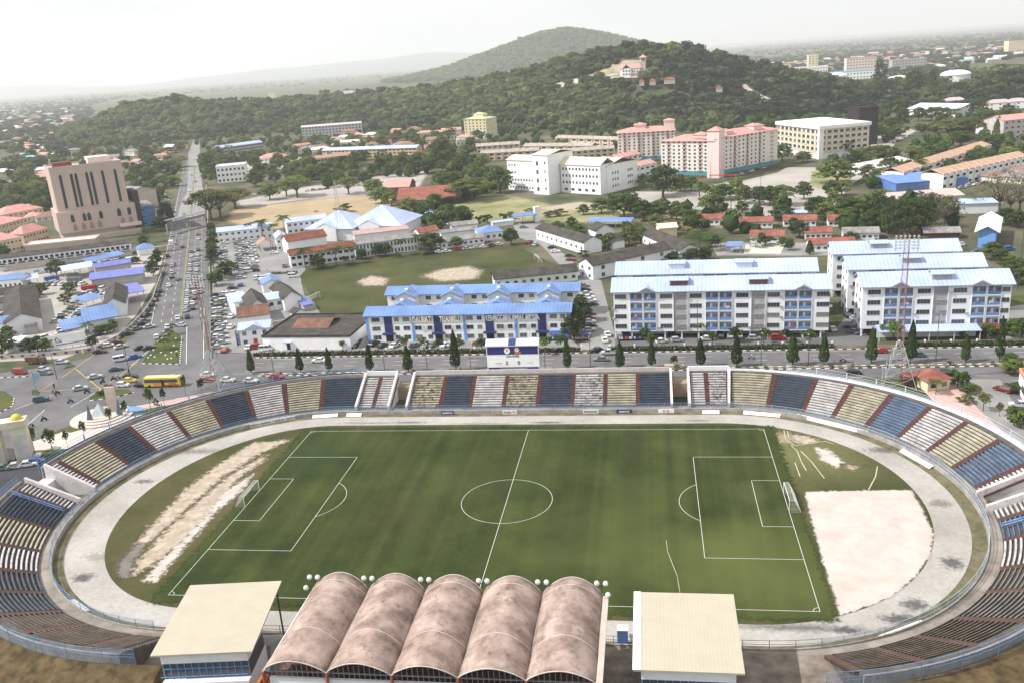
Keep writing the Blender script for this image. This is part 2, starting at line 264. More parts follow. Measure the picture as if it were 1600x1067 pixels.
sheet('court', [(1162, 397), (1220, 397), (1226, 383), (1165, 383)], .06, mat('court_paint', (.5, .5, .42), coord='W', scale=.1)); sheet('yard', [(1120, 400), (1400, 400), (1400, 380), (1110, 380)], .035, asphl)
sheet('pavement', [(400, 605), (330, 612), (180, 640), (95, 675), (45, 712), (110, 745), (300, 640), (420, 610)], .05, pave)
sheet('plaza', [(50, 690), (95, 676), (180, 651), (235, 643), (270, 648), (200, 690), (95, 705), (55, 705)], .07, plazam)
sheet('grass_strip', [(95, 672), (180, 647), (290, 628), (330, 622), (300, 634), (190, 653), (110, 676)], .09, grassm); sheet('grass_strip', [(38, 705), (118, 700), (75, 722), (60, 722)], .09, grassm)
sheet('pavement', [(1430, 596), (1500, 602), (1530, 640), (1600, 700), (1640, 760), (1560, 720), (1480, 650)], .05, pave)
sheet('car_park', [(-160, 700), (30, 700), (60, 722), (80, 735), (30, 790), (-160, 900)], .06, asphd)
sheet('forecourt', [(1500, 592), (1562, 592), (1590, 640), (1640, 690), (1600, 705), (1530, 640)], .06, asphl)
for k, p in enumerate([[(100, 576), (118, 572), (108, 566)], [(222, 567), (252, 520), (268, 516), (284, 526), (281, 568)], [(140, 622), (152, 611), (200, 608), (208, 613), (180, 620), (140, 626)], [(-60, 655), (-60, 600), (8, 612), (22, 622), (20, 634), (0, 645)], [(50, 608), (62, 612), (60, 618), (50, 616)]]):
    P = [G(*q) for q in p]; mb = MB(); mb.prism([(q.x, q.y) for q in P][::-1] if sum(a.x*b.y-b.x*a.y for a, b in zip(P, P[1:]+P[:1])) < 0 else [(q.x, q.y) for q in P], 0, .16); struct(mb.obj('traffic_island', [grassm]))
# markings and kerbs
mk = MB(); ky = MB(); kb = MB()
def strip(mb, a, b, w, z, dash=None, k=0):
    a = Vector(a[:2]); b = Vector(b[:2]); d = (b-a); L = d.length; d.normalize(); n = Vector((-d.y, d.x))*w/2; s = 0
    while s < L:
        e = min(L, s+dash[0]) if dash else L; p, q = a+d*s, a+d*e
        mb.add([(p.x-n.x, p.y-n.y, z), (q.x-n.x, q.y-n.y, z), (q.x+n.x, q.y+n.y, z), (p.x+n.x, p.y+n.y, z)], [(0, 1, 2, 3)], k)
        s = e+(dash[1] if dash else 1e9)
def kerb(a, b, w=.3, h=.15, step=1.2):
    a = Vector(a[:2]); b = Vector(b[:2]); d = b-a; L = d.length; d.normalize(); n = Vector((-d.y, d.x))*w/2; s = 0; i = 0
    while s < L:
        e = min(L, s+step); p, q = a+d*s, a+d*e
        kb.prism([(p.x-n.x, p.y-n.y), (q.x-n.x, q.y-n.y), (q.x+n.x, q.y+n.y), (p.x+n.x, p.y+n.y)], .02, .02+h, i % 2); s = e; i += 1
for y0 in (79.9, 83.8, 87.2): strip(mk, (-92, y0+.3), (185, y0-2.4), .15, .05, (3, 4.5))
for y0 in (64, 67.9): strip(mk, (-85, y0+.6), (140, y0), .15, .05, (3, 4.5))
strip(mk, (-92, 91), (180, 88.3), .15, .05); strip(mk, (-95, 78.2), (185, 76.6), .15, .05)
for a, b in [((283, 500), (297, 350)), ((297, 350), (304, 262))]:
    P, Q = G(*a), G(*b); n = Vector((Q.y-P.y, P.x-Q.x, 0)).normalized()
    for o_ in (3.5, 7, -3.5, -7): strip(mk, P+n*o_, Q+n*o_, .18, .05, (4, 7))
    for o_ in (10.5, -10.5): strip(mk, P+n*o_, Q+n*o_, .18, .05)
for a, b in [((96, 590), (150, 552)), ((118, 576), (170, 618)), ((66, 611), (180, 604)), ((170, 600), (215, 565)), ((60, 612), (84, 597))]: strip(ky, G(*a), G(*b), .2, .055)
for a, b in [((110, 636), (158, 608)), ((205, 571), (250, 533)), ((22, 640), (95, 612)), ((291, 569), (292, 510)), ((318, 560), (319, 480)), ((38, 668), (70, 640))]: strip(mk, G(*a), G(*b), .2, .055)
kerb((-86, 75.9), (185, 74.4)); kerb((-86, 77.6), (185, 76.1)); kerb((-94, 92.6), (182, 89.3)); kerb(G(222, 568), G(281, 569)); kerb(G(140, 626), G(180, 621)); kerb(G(180, 621), G(209, 613)); kerb(G(0, 590), G(45, 588)); kerb(G(22, 622), G(20, 634)); kerb(G(20, 634), G(0, 645)); kerb(G(281, 568), G(284, 526))
struct(mk.obj('road_markings', linem)); struct(ky.obj('yellow_road_markings', liney)); struct(kb.obj('kerb', [kerbw, kerbb]))
mb = MB(); mb.prism([(-86, 76.05), (185, 74.55), (185, 75.95), (-86, 77.45)], 0, .14); struct(mb.obj('median_strip', dirt))
mb = MB(); P, Q, S = G(282, 502), G(297, 350), G(304, 262)
for a, b in ((P, Q), (Q, S)):
    n = Vector((b.y-a.y, a.x-b.x, 0)).normalized()*.5; mb.prism([(a-n)[:2], (a+n)[:2], (b+n)[:2], (b-n)[:2]][::-1], 0, .2)
struct(mb.obj('avenue_median', mat('yellow_median', (.2, .2, .12), var=.3, scale=.5)))
mb = MB(); mb.prism([(-96, 92.8), (184, 89.5), (184, 92.2), (-98, 95.8)], 0, .1); struct(mb.obj('verge', dirt))
# ------------------------------------------------------------------ stadium
def oval_poly(cl, al, cr_, ar, b, n=96):
    P = []
    for i in range(n+1):
        t = -math.pi/2+math.pi*i/n; P.append((cr_+ar*math.cos(t), b*math.sin(t)))
    for i in range(n+1):
        t = math.pi/2+math.pi*i/n; P.append((cl+al*math.cos(t), b*math.sin(t)))
    return P
def inside_oval(x, y, cl, al, cr_, ar, b):
    cx, a = (cl, al) if x < cl else ((cr_, ar) if x > cr_ else (x, 1)); return ((x-cx)/a)**2+(y/b)**2 <= 1
WALL = dict(cl=-48, al=42, cr_=44, ar=43.5, b=45.5)
raw = oval_poly(**WALL, n=120); ring = []
tot = 0; cum = [0]
for a, b in zip(raw, raw[1:]+raw[:1]): tot += math.hypot(b[0]-a[0], b[1]-a[1]); cum.append(tot)
PER = tot; NR = 960; OV = []
j = 0
for i in range(NR):
    s = PER*i/NR
    while cum[j+1] < s: j += 1
    a, b = raw[j], raw[(j+1) % len(raw)]; t = (s-cum[j])/max(1e-9, cum[j+1]-cum[j]); OV.append((a[0]+(b[0]-a[0])*t, a[1]+(b[1]-a[1])*t))
ON = []
for i in range(NR):
    a, b = OV[i-3], OV[(i+3) % NR]; d = math.hypot(b[0]-a[0], b[1]-a[1]); ON.append(((b[1]-a[1])/d, -(b[0]-a[0])/d))
def ov(i, o=0.):
    i %= NR; k = int(i); f = i-k; a, b, n, m_ = OV[k], OV[(k+1) % NR], ON[k], ON[(k+1) % NR]
    return (a[0]+(b[0]-a[0])*f+(n[0]+(m_[0]-n[0])*f)*o, a[1]+(b[1]-a[1])*f+(n[1]+(m_[1]-n[1])*f)*o)
def near(px, py, z=1.2, o=2.2):
    p = G(px, py, z); return min(range(NR), key=lambda i: (ov(i, o)[0]-p.x)**2+(ov(i, o)[1]-p.y)**2)
def band(mb, i0, i1, prof, step=4, k=0, closed=True, caps=True):   # sweep a profile of (offset, z) along the oval
    n = max(1, int(math.ceil((i1-i0)/step))); m_ = len(prof); vs = []; fs = []
    for q in range(n+1):
        i = i0+(i1-i0)*q/n
        for o, z in prof: x, y = ov(i, o); vs.append((x, y, z))
    for q in range(n):
        for r in range(m_ if closed else m_-1): fs.append((q*m_+r, (q+1)*m_+r, (q+1)*m_+(r+1) % m_, q*m_+(r+1) % m_))
    if closed and caps: fs += [tuple(range(m_)), tuple(n*m_+r for r in range(m_-1, -1, -1))]
    return mb.add(vs, fs, k)
# pitch, infield, track
INF = dict(cl=-48, al=32, cr_=44, ar=35, b=38.6)
def pitch_mat(name, a, b, worn, bands=True):  # worn holds patches of wear and stains, and a glow painted in
    m = mat(name, a, coord='W', scale=.06, col2=b, rough=1, fine=1.2); t = m.node_tree; n = t.nodes.new; l = t.links.new; bs = t.nodes['Principled BSDF']; src = bs.inputs['Base Color'].links[0].from_socket
    geo = n('ShaderNodeNewGeometry'); f = n('ShaderNodeTexNoise'); f.inputs['Scale'].default_value = 1.3; f.inputs['Detail'].default_value = 6; l(geo.outputs['Position'], f.inputs['Vector'])
    x = n('ShaderNodeMixRGB'); x.blend_type = 'MULTIPLY'; x.inputs[0].default_value = .5; l(src, x.inputs[1]); l(f.outputs[0], x.inputs[2]); x2 = n('ShaderNodeMixRGB'); x2.blend_type = 'ADD'; x2.inputs[0].default_value = .35; l(x.outputs[0], x2.inputs[1]); l(src, x2.inputs[2]); src = x2.outputs[0]
    if bands:
        sx = n('ShaderNodeSeparateXYZ'); l(geo.outputs['Position'], sx.inputs[0]); mm = n('ShaderNodeMath'); mm.operation = 'MULTIPLY'; mm.inputs[1].default_value = .95
        ns = n('ShaderNodeTexNoise'); ns.noise_dimensions = '1D'; ns.inputs['Scale'].default_value = .22; l(sx.outputs[0], ns.inputs['W'])
        mr = n('ShaderNodeMapRange'); mr.inputs[1].default_value = .42; mr.inputs[2].default_value = .62; mr.inputs[3].default_value = .78; mr.inputs[4].default_value = 1.15; l(ns.outputs[0], mr.inputs[0])
        y = n('ShaderNodeMixRGB'); y.blend_type = 'MULTIPLY'; y.inputs[0].default_value = .75; l(src, y.inputs[1]); l(mr.outputs[0], y.inputs[2]); src = y.outputs[0]
    for cx, cyy, rx, ry, col, st in worn:
        vm = n('ShaderNodeVectorMath'); vm.operation = 'SUBTRACT'; vm.inputs[1].default_value = (cx, cyy, 0); l(geo.outputs['Position'], vm.inputs[0])
        vs = n('ShaderNodeVectorMath'); vs.operation = 'MULTIPLY'; vs.inputs[1].default_value = (1/rx, 1/ry, 0); l(vm.outputs[0], vs.inputs[0])
        ln = n('ShaderNodeVectorMath'); ln.operation = 'LENGTH'; l(vs.outputs[0], ln.inputs[0]); ad = n('ShaderNodeMath'); ad.operation = 'MULTIPLY_ADD'; ad.inputs[1].default_value = 1.3; l(f.outputs[0] if rx < 15 else MATN(n, l, geo), ad.inputs[0]); l(ln.outputs['Value'], ad.inputs[2])
        mr = n('ShaderNodeMapRange'); mr.interpolation_type = 'SMOOTHSTEP'; mr.inputs[1].default_value = .9 if rx < 9 else .55; mr.inputs[2].default_value = 1.75 if rx < 9 else 2.05; mr.inputs[3].default_value = st; mr.inputs[4].default_value = 0; l(ad.outputs[0], mr.inputs[0])
        y = n('ShaderNodeMixRGB'); y.inputs[2].default_value = (*col, 1); l(mr.outputs[0], y.inputs[0]); l(src, y.inputs[1]); src = y.outputs[0]
    l(src, bs.inputs['Base Color']); return m
def MATN(n, l, geo):
    f = n('ShaderNodeTexNoise'); f.inputs['Scale'].default_value = .08; f.inputs['Detail'].default_value = 5; l(geo.outputs['Position'], f.inputs['Vector']); return f.outputs[0]
LG = (.085, .105, .03); YG = (.11, .12, .045)
pm = pitch_mat('pitch_grass', (.021, .033, .008), (.048, .06, .016), [(44, -22, 24, 16, (.1, .115, .035), .75), (24, -12, 12, 12, LG, .3), (10, -22, 16, 8, LG, .3), (-2, 10, 14, 10, (.055, .07, .022), .25), (-20, -6, 14, 9, (.07, .062, .024), .3), (30, 6, 12, 10, LG, .2), (48, 4, 4, 6, YG, .3), (-48, 20, 12, 14, (.025, .045, .012), .6)])  # lower right patch: wear plus a bright glow painted into the grass
im = pitch_mat('infield_grass', (.03, .042, .012), (.08, .072, .03), [(-60, 0, 16, 30, (.11, .085, .04), .5), (62, 22, 14, 14, (.17, .17, .075), .7), (57, 30, 5, 4, (.4, .32, .22), .6)], bands=False)
tm = pitch_mat('track_surface', (.26, .24, .215), (.38, .36, .335), [(*G(px, py)[:2], rx, ry, (.08, .078, .075), st) for px, py, rx, ry, st in [(130, 903, 2.6, 2, .9), (1488, 880, 2.2, 2.6, .9), (1430, 945, 2.6, 2.2, .9), (1410, 968, 4.2, 1.8, .95), (1325, 985, 2.6, 1.2, .9), (1250, 981, 13, 1.1, .8), (1385, 703, 5, 2, .8), (1470, 787, 2.6, 2, .6), (855, 660, 5, .9, .8), (640, 660, 6, .8, .7), (570, 661, 9, .8, .6), (1090, 657, 4, .8, .5), (300, 705, 12, 1.8, .7), (225, 752, 3, 1.4, .8), (740, 662, 9, .6, .5), (160, 870, 5, 2, .35)]], bands=False)
def osheet(name, prm, z, mt, hole=None):
    P = oval_poly(**prm); mb = MB()
    if hole:
        Q = oval_poly(**hole); k = len(P); mb.add([(x, y, z) for x, y in P]+[(x, y, z) for x, y in Q], [(i, (i+1) % k, k+(i+1) % k, k+i) for i in range(k)])
    else: mb.add([(x, y, z) for x, y in P], [tuple(range(len(P)))])
    return struct(mb.obj(name, mt))
osheet('stadium_verge', dict(cl=-48, al=42, cr_=44, ar=43.5, b=45.5), .06, mat('verge_grass', (.075, .075, .035), coord='W', scale=.3, col2=(.2, .17, .11)))
osheet('running_track', dict(cl=-48, al=40, cr_=44, ar=41, b=43.8), .08, tm, INF)
osheet('infield', INF, .10, im)
soft('pitch', [(-56.3, -37.2), (56.3, -37.2), (56.3, 36.8), (-56.3, 36.8)], .13, pm, 1.3, 1.0, px=False)
soft('sand_strip', [(452, 688), (395, 693), (340, 728), (290, 766), (240, 820), (217, 846), (228, 850), (264, 820), (302, 785), (345, 747), (400, 712)], .15, sand, 1.6, .6)
soft('sand_strip', [(415, 712), (368, 738), (322, 775), (262, 828), (216, 880), (208, 900), (240, 880), (292, 842), (335, 796), (374, 745), (410, 722)], .152, sand, 1.6, .6)
soft('sand_strip', [(395, 742), (372, 772), (340, 796), (298, 845), (262, 885), (245, 908), (228, 908), (244, 885), (284, 848), (325, 800), (350, 770)], .156, sandp, 1.4, .6)
soft('asphalt_strip', [(240, 832), (216, 848), (186, 880), (184, 900), (203, 905), (207, 880), (228, 852), (250, 835)], .14, mat('worn_asphalt', (.17, .15, .13), coord='W', scale=.4), 1.2, .6)
soft('sand_pad', [(1258, 769), (1422, 766), (1440, 795), (1458, 835), (1452, 870), (1425, 905), (1395, 932), (1335, 955), (1314, 961), (1290, 890), (1270, 820)], .15, sandp, .55, .5)
soft('sand_patch', [(1238, 681), (1262, 682), (1278, 690), (1262, 694), (1243, 690)], .15, sand, 1.2, .5); soft('sand_patch', [(1275, 700), (1292, 702), (1318, 724), (1308, 732), (1283, 718)], .15, sandp, 1.2, .5); soft('sand_patch', [(1323, 727), (1338, 729), (1334, 735), (1324, 732)], .15, sand, 1.2, .5)
mb = MB(); LX, LY = 54.15, 34.98; w = .09; Z = .17
def ln(a, b): strip(mb, a, b, w, Z)
for a, b in [((-LX, -LY), (LX, -LY)), ((-LX, LY), (LX, LY)), ((-LX, -LY), (-LX, LY)), ((LX, -LY), (LX, LY)), ((0, -LY), (0, LY))]: ln(a, b)
for s in (-1, 1):
    for dx, hy in ((16.5, 20.16), (5.5, 9.16)): ln((s*LX, hy), (s*(LX-dx), hy)); ln((s*LX, -hy), (s*(LX-dx), -hy)); ln((s*(LX-dx), -hy), (s*(LX-dx), hy))
def arc(c, r, a0, a1, n=48):
    for i in range(n):
        a, b = a0+(a1-a0)*i/n, a0+(a1-a0)*(i+1)/n; ln((c[0]+r*math.cos(a), c[1]+r*math.sin(a)), (c[0]+r*math.cos(b), c[1]+r*math.sin(b)))
arc((0, 0), 9.15, 0, 2*math.pi, 72); q = math.acos(5.5/9.15); arc((LX-11, 0), 9.15, math.pi-q, math.pi+q); arc((-LX+11, 0), 9.15, -q, q)
for sx in (-1, 1):
    for sy_ in (-1, 1): arc((sx*LX, sy_*LY), 1, math.atan2(-sy_, 0)+(0 if sx*sy_ > 0 else 0), math.atan2(-sy_, 0)-sx*sy_*math.pi/2, 8)
struct(mb.obj('pitch_markings', linem))
mb = MB(); pts = [G(*p) for p in [(1041, 845), (1043, 862), (1050, 880), (1058, 900), (1063, 930)]]
for a, b in zip(pts, pts[1:]): strip(mb, a, b, .1, .175)
for ch in ([(1225, 673), (1228, 688), (1242, 697), (1262, 694), (1290, 690), (1304, 695)], [(1230, 674), (1233, 685), (1247, 693), (1268, 690)], [(1236, 696), (1246, 706), (1252, 722), (1260, 736)], [(1251, 705), (1268, 722), (1288, 748)], [(1371, 729), (1368, 745), (1357, 766)], [(1242, 723), (1250, 745)]):
    pts = [G(*p) for p in ch]
    for a, b in zip(pts, pts[1:]): strip(mb, a, b, .22, .175)
struct(mb.obj('faded_track_lines', mat('faded_lime', (.42, .4, .3), var=.2)))
# goals
def goal(x, s, label, c=0):
    t = empty('goal', (x, c, .13), 0, label, 'goal', 'football goals of the stadium' if abs(x) < 60 else None)
    f = MB()
    for y in (-3.66, 3.66): f.tube((0, y, 0), (0, y, 2.44), .08)
    f.tube((0, -3.66, 2.44), (0, 3.66, 2.44), .08); f.obj('goal_frame', linem, t)
    f = MB()
    for y in (-3.66, 3.66): f.tube((0, y, 2.44), (s*.9, y, 2.4), .04); f.tube((s*.9, y, 2.4), (s*2.1, y, 0), .04)
    f.tube((s*2.1, -3.66, .03), (s*2.1, 3.66, .03), .04); f.obj('net_support', linem, t)
    f = MB(); u = .018
    for i in range(25):
        y = -3.66+7.32*i/24; f.tube((0, y, 2.44), (s*.9, y, 2.4), u, n=3); f.tube((s*.9, y, 2.4), (s*2.1, y, 0), u, n=3)
    for i in range(10):
        q_ = i/9; f.tube((s*(.9+1.2*q_), -3.66, 2.4*(1-q_)), (s*(.9+1.2*q_), 3.66, 2.4*(1-q_)), u, n=3)
        for y in (-3.66, 3.66): f.tube((0, y, 2.44*q_), (s*(.9+1.2*(1-q_)), y, 2.44*q_), u, n=3)
    f.obj('net', linem, t); return t
goal(LX, 1, 'white netted goal beside the large sand pad'); goal(-LX, -1, 'white netted goal facing the worn long jump runways')
# rear profile of the stand
NROW = 13; RD = .74; RH = .375; O0 = 2.3; Z0 = 1.25; OB = O0+NROW*RD; ZB = Z0+NROW*RH
BM = {}
for nm, c, st in [('cream', (.38, .345, .255), .45), ('white', (.46, .44, .43), .45), ('blue', (.038, .055, .085), .4), ('fadedblue', (.1, .17, .29), .3), ('slate', (.07, .08, .095), .4), ('grey', (.22, .2, .18), .5), ('brown', (.13, .105, .085), .5), ('mouldwhite', (.46, .44, .43), .9), ('mouldcream', (.38, .34, .25), .9)]: BM[nm] = mat(nm+'_bench_paint', c, stain=st, scale=.45, var=.3)
seatcol = {'cream': 'cream', 'white': 'white', 'blue': 'dark blue', 'fadedblue': 'faded light blue', 'slate': 'dull slate blue', 'grey': 'weathered grey', 'brown': 'weathered brown', 'mouldwhite': 'mould-stained white', 'mouldcream': 'mould-stained cream'}
F_ = lambda px, py: near(px, py)
BL = []                                     # (from, to, colour, left aisle, left wall, right wall, place)
def chain(pxs, cols, place, **k):
    idx = [F_(*p) for p in pxs]
    for n_, (a, b, c) in enumerate(zip(idx, idx[1:], cols)): BL.append((a, b, c, place, n_, len(cols), k))
# far side, between the two straight gaps (right to left in index order is fine: index grows anticlockwise)
chain([(1052, 643), (997, 643), (945, 643), (893, 643), (838, 643), (783, 643), (730, 643), (683, 643), (632, 643)], ['blue', 'cream', 'mouldwhite', 'blue', 'mouldcream', 'white', 'blue', 'mouldcream'], 'in the straight far stand', wa=1, wb=1)
chain([(1138, 642), (1107, 642), (1080, 642)], ['mouldwhite', 'white'], 'right of the far gangway', wa=1, wb=1)
chain([(605, 641), (578, 641), (553, 641)], ['white', 'white'], 'left of the far gangway', wa=1, wb=1)
chain([(553, 641), (501, 641), (447, 643), (395, 651), (344, 661), (296, 682), (246, 705), (205, 726), (162, 755), (151, 765)], ['blue', 'cream', 'white', 'blue', 'cream', 'white', 'blue', 'cream', 'white'], 'on the left curve', wb=1)
chain([(135, 782), (114, 795), (91, 824), (67, 860), (59, 895), (59, 929), (82, 961), (120, 986), (190, 1012), (235, 1022)], ['white', 'blue', 'cream', 'white', 'slate', 'slate', 'brown', 'brown', 'brown'], 'on the lower left curve', wa=1)
chain([(1536, 772), (1525, 760), (1492, 730), (1452, 703), (1409, 681), (1360, 662), (1307, 648), (1251, 645), (1195, 642), (1138, 642)], ['white', 'fadedblue', 'cream', 'white', 'fadedblue', 'cream', 'white', 'blue', 'cream'], 'on the right curve', wa=1)
chain([(1290, 1022), (1370, 1012), (1430, 992), (1490, 965), (1540, 925), (1570, 890), (1580, 845), (1567, 812), (1550, 795)], ['brown', 'brown', 'brown', 'grey', 'grey', 'white', 'fadedblue', 'white'], 'on the lower right curve', wb=1)
SLOPE = [(0, 0), (0, 1.0), (O0, 1.0)]
for (a, b, c, place, n_, tot_, k) in BL:
    if b < a: b += NR
    mid = ov((a+b)/2, 6); t = empty('stand_block', (mid[0], mid[1], 0), 0, None, 'grandstand block', 'terrace blocks round the stadium')
    lo = 'flat' if abs(b-a) < 2 else ''
    low = place.startswith('on the lower'); k2 = n_+1 if place == 'on the lower left curve' else tot_-n_
    t['label'] = '%s bench block %s, %s from the %s' % (seatcol[c], place, nth(k2), 'top' if low else 'left')
    T = MB(); pr = [(O0-.1, .0), (O0-.1, Z0-.2)]
    for r in range(NROW): pr += [(O0+r*RD, Z0+r*RH-.2), (O0+(r+1)*RD, Z0+r*RH-.2)]
    pr += [(OB, ZB-.2), (OB+1.2, ZB-.2), (OB+1.2, 0)]
    band(T, a, b, pr, 3); o = T.obj('terrace', darkcon, t); o.matrix_parent_inverse = Matrix.Translation((-mid[0], -mid[1], 0))
    def ad(mb_, nm, mt_):
        q = mb_.obj(nm, mt_, t); q.matrix_parent_inverse = Matrix.Translation((-mid[0], -mid[1], 0)); return q
    ai = .62*NR/PER*.9
    thin = .4 if c in ('grey', 'brown') else (.5 if c in ('fadedblue',) else 1)
    if place == 'on the lower left curve' or place == 'on the lower right curve': thin *= .7
    for r in range(NROW):
        q = MB(); o_ = O0+r*RD; z_ = Z0+r*RH; band(q, a+ai, b-ai, [(o_+.02, z_-.2), (o_+.02, z_+.1), (o_+.02+.44*thin, z_+.1), (o_+.02+.44*thin, z_-.2)], 3); ad(q, 'bench', BM[c])
    q = MB()
    for r in range(NROW):
        for hh in (0, 1):
            o_ = O0+(r+hh*.5)*RD; z_ = Z0+(r+hh*.5)*RH-.02; band(q, a-ai*.9, a+ai*.9, [(o_, z_-.4), (o_, z_+.02), (o_+RD*.5, z_+.02), (o_+RD*.5, z_-.4)], 8)
    ad(q, 'stair', brick if 'lower' not in place else mat('dull_stair', (.1, .06, .05), stain=.4))
    for flag, i_ in ((k.get('wa') and n_ == 0, a), (k.get('wb') and n_ == tot_-1, b)):
        if flag:
            q = MB(); w2 = .28*NR/PER; band(q, i_-w2, i_+w2, [(O0-1.2, 0), (O0-1.2, Z0+.6), (OB+.4, ZB+1.0), (OB+.4, 0)], 8); ad(q, 'side_wall', mat('stained_white_wall', (.6, .56, .55), stain=.6, scale=.5, var=.15))
# walkway and front wall, with its rail, as one long wall
def gone(i):
    return False
t = empty('front_wall', (0, 45.5, 0), 0, 'low dirty concrete wall running all round the running track below the terraces', 'wall')
q = MB(); band(q, 0, NR, [(0, 0), (0, 1.0), (.22, 1.0), (.22, 0)], 3, caps=False); o = q.obj('wall', concrete, t); o.matrix_parent_inverse = Matrix.Translation((0, -45.5, 0))
q = MB(); band(q, 0, NR, [(.22, 0), (.22, .7), (O0, .7), (O0, 0)], 4, caps=False); o = q.obj('walkway', mat('walkway_concrete', (.25, .22, .19), var=.3, stain=.3, scale=.2), t); o.matrix_parent_inverse = Matrix.Translation((0, -45.5, 0))
def fence_along(name, label, i0, i1, off, zb, h, rails, mt, post=6, cat='fence', panel=None, pm_=None, pr=.045):
    x, y = ov((i0+i1)/2, off); t = empty(name, (x, y, zb), 0, label, cat); inv = Matrix.Translation((-x, -y, -zb))
    for z in rails:
        q = MB(); n = int((i1-i0)/4)+1; P = [(*ov(i0+(i1-i0)*j/n, off), zb+z) for j in range(n+1)]
        for a, b in zip(P, P[1:]): q.tube(a, b, .035, n=4, cap=False)
        o = q.obj('rail', mt, t); o.matrix_parent_inverse = inv
    nn = min(95, int((i1-i0)/post)+1)
    for j in range(nn+1):
        p = ov(i0+(i1-i0)*j/nn, off); q = MB(); q.tube((0, 0, 0), (0, 0, h), pr, n=5); o = part('post', PM.setdefault((name, h, mt.name), q.mesh('post', mt)), t, (p[0], p[1], zb)); o.matrix_parent_inverse = inv
    if panel: q = MB(); band(q, i0, i1, [(off+.05, zb+panel[0]), (off+.05, zb+panel[1]), (off+.09, zb+panel[1]), (off+.09, zb+panel[0])], 4); o = q.obj('panel', pm_ or mt, t); o.matrix_parent_inverse = inv
    return t
PM = {}
mesh_m = mat('mesh_panel', (.2, .26, .33), rough=.5, var=.2); mt_ = mesh_m.node_tree; tb = mt_.nodes.new('ShaderNodeBsdfTransparent'); ms = mt_.nodes.new('ShaderNodeMixShader'); ms.inputs[0].default_value = .16
mt_.links.new(tb.outputs[0], ms.inputs[1]); mt_.links.new(mt_.nodes['Principled BSDF'].outputs[0], ms.inputs[2]); mt_.links.new(ms.outputs[0], mt_.nodes['Material Output'].inputs[0])
iR, iL = F_(1138, 642), F_(500, 643)
fence_along('spectator_fence', 'blue tube fence with mesh along the straight far stand above the advertising boards', iR, iL, .1, 1.0, 1.5, (.7, 1.45), railb, 8, panel=(.05, 1.4), pm_=mesh_m)
fence_along('spectator_fence', 'blue tube fence round the left end of the running track', iL, F_(205, 1015), .1, 1.0, 1.5, (.7, 1.45), railb, 7, panel=(.05, 1.4), pm_=mesh_m)
fence_along('spectator_fence', 'pale blue tube fence round the right end of the running track', F_(1290, 1022), iR, .1, 1.0, 1.5, (.7, 1.45), mat('pale_blue_rail', (.4, .5, .6)), 7, panel=(.05, 1.4), pm_=mesh_m)  # right end rail in a paler blue than the left
fence_along('spectator_fence', 'dark tube fence in front of the covered stand', F_(235, 1022), F_(1290, 1022)+NR, .1, 1.0, 1.4, (.7, 1.35), dsteel, 8)
# rear walls and rear rails
a_, b_ = F_(1138, 642), F_(553, 641)
def ringwall(name, label, i0, i1, prof, mt, cat='wall'):
    x, y = ov((i0+i1)/2, OB); q = MB(); band(q, i0, i1, [(o-0, z) for o, z in prof], 3); me = q.mesh(name, mt)
    for v in me.vertices: v.co.x -= x; v.co.y -= y
    o = link(bpy.data.objects.new(name, me)); o.location = (x, y, 0); return tag(o, label, cat)
g1, g2, g3, g4 = F_(1080, 642), F_(1052, 643), F_(632, 643), F_(605, 641)
ringwall('rear_wall', 'pale pinkish rear wall topping the straight far stand below the scoreboard', g2, g3, [(OB+1.2, 0), (OB+1.2, ZB+.9), (OB+1.5, ZB+.9), (OB+1.5, 0)], mat('pale_rear_wall', (.56, .5, .47), stain=.3))
ringwall('rear_wall', 'short rear wall of the two white blocks right of the far gangway', F_(1138, 642), g1, [(OB+1.2, 0), (OB+1.2, ZB+1.0), (OB+1.5, ZB+1.0), (OB+1.5, 0)], white)
ringwall('rear_wall', 'short rear wall of the two white blocks left of the far gangway', g4, b_, [(OB+1.2, 0), (OB+1.2, ZB+1.0), (OB+1.5, ZB+1.0), (OB+1.5, 0)], white)
cop = [(OB+1.2, 0), (OB+1.2, ZB+.25), (OB+1.5, ZB+.25), (OB+1.5, 0)]
il = F_(235, 1022); ir = F_(1290, 1022)
ringwall('rear_coping', 'concrete coping topping the left curve of the stadium', b_, F_(151, 765), cop, concrete)
ringwall('rear_coping', 'concrete coping topping the lower left curve of the stadium', F_(135, 782), il, cop, concrete)
ringwall('rear_coping', 'pale concrete coping topping the right curve of the stadium', F_(1536, 772), F_(1138, 642), cop, white)
ringwall('rear_coping', 'concrete coping topping the lower right curve of the stadium', ir, F_(1550, 795), cop, concrete)
fence_along('rear_fence', 'blue rail fence with blue sheet panels along the top of the left curve', b_+6, F_(151, 765), OB+1.9, ZB-1.2, 3.0, (1.7, 2.3, 3.0), railb, 12, panel=(0, 1.6), pm_=mat('blue_sheet_panel', (.06, .11, .2), var=.3), pr=.14)
fence_along('rear_fence', 'blue rail fence along the top of the lower left curve', F_(135, 782), il+6, OB+1.9, ZB-1.2, 2.7, (1.4, 1.9, 2.7), railb, 10, panel=(.1, 2.4), pm_=mesh_m)
fence_along('rear_fence', 'pale blue rail fence along the top of the right curve', F_(1536, 772), F_(1210, 642), OB+1.9, ZB-1.2, 3.0, (1.5, 1.9, 2.3, 3.0), mat('pale_rail', (.52, .58, .64)), 12, panel=(0, 1.6), pm_=mat('pale_sheet_panel', (.55, .57, .6)), pr=.14)
fence_along('rear_fence', 'blue rail fence along the top of the lower right curve', ir-8, F_(1550, 795), OB+1.9, ZB-1.2, 2.7, (1.4, 1.9, 2.7), railb, 10, panel=(.1, 2.4), pm_=mesh_m)
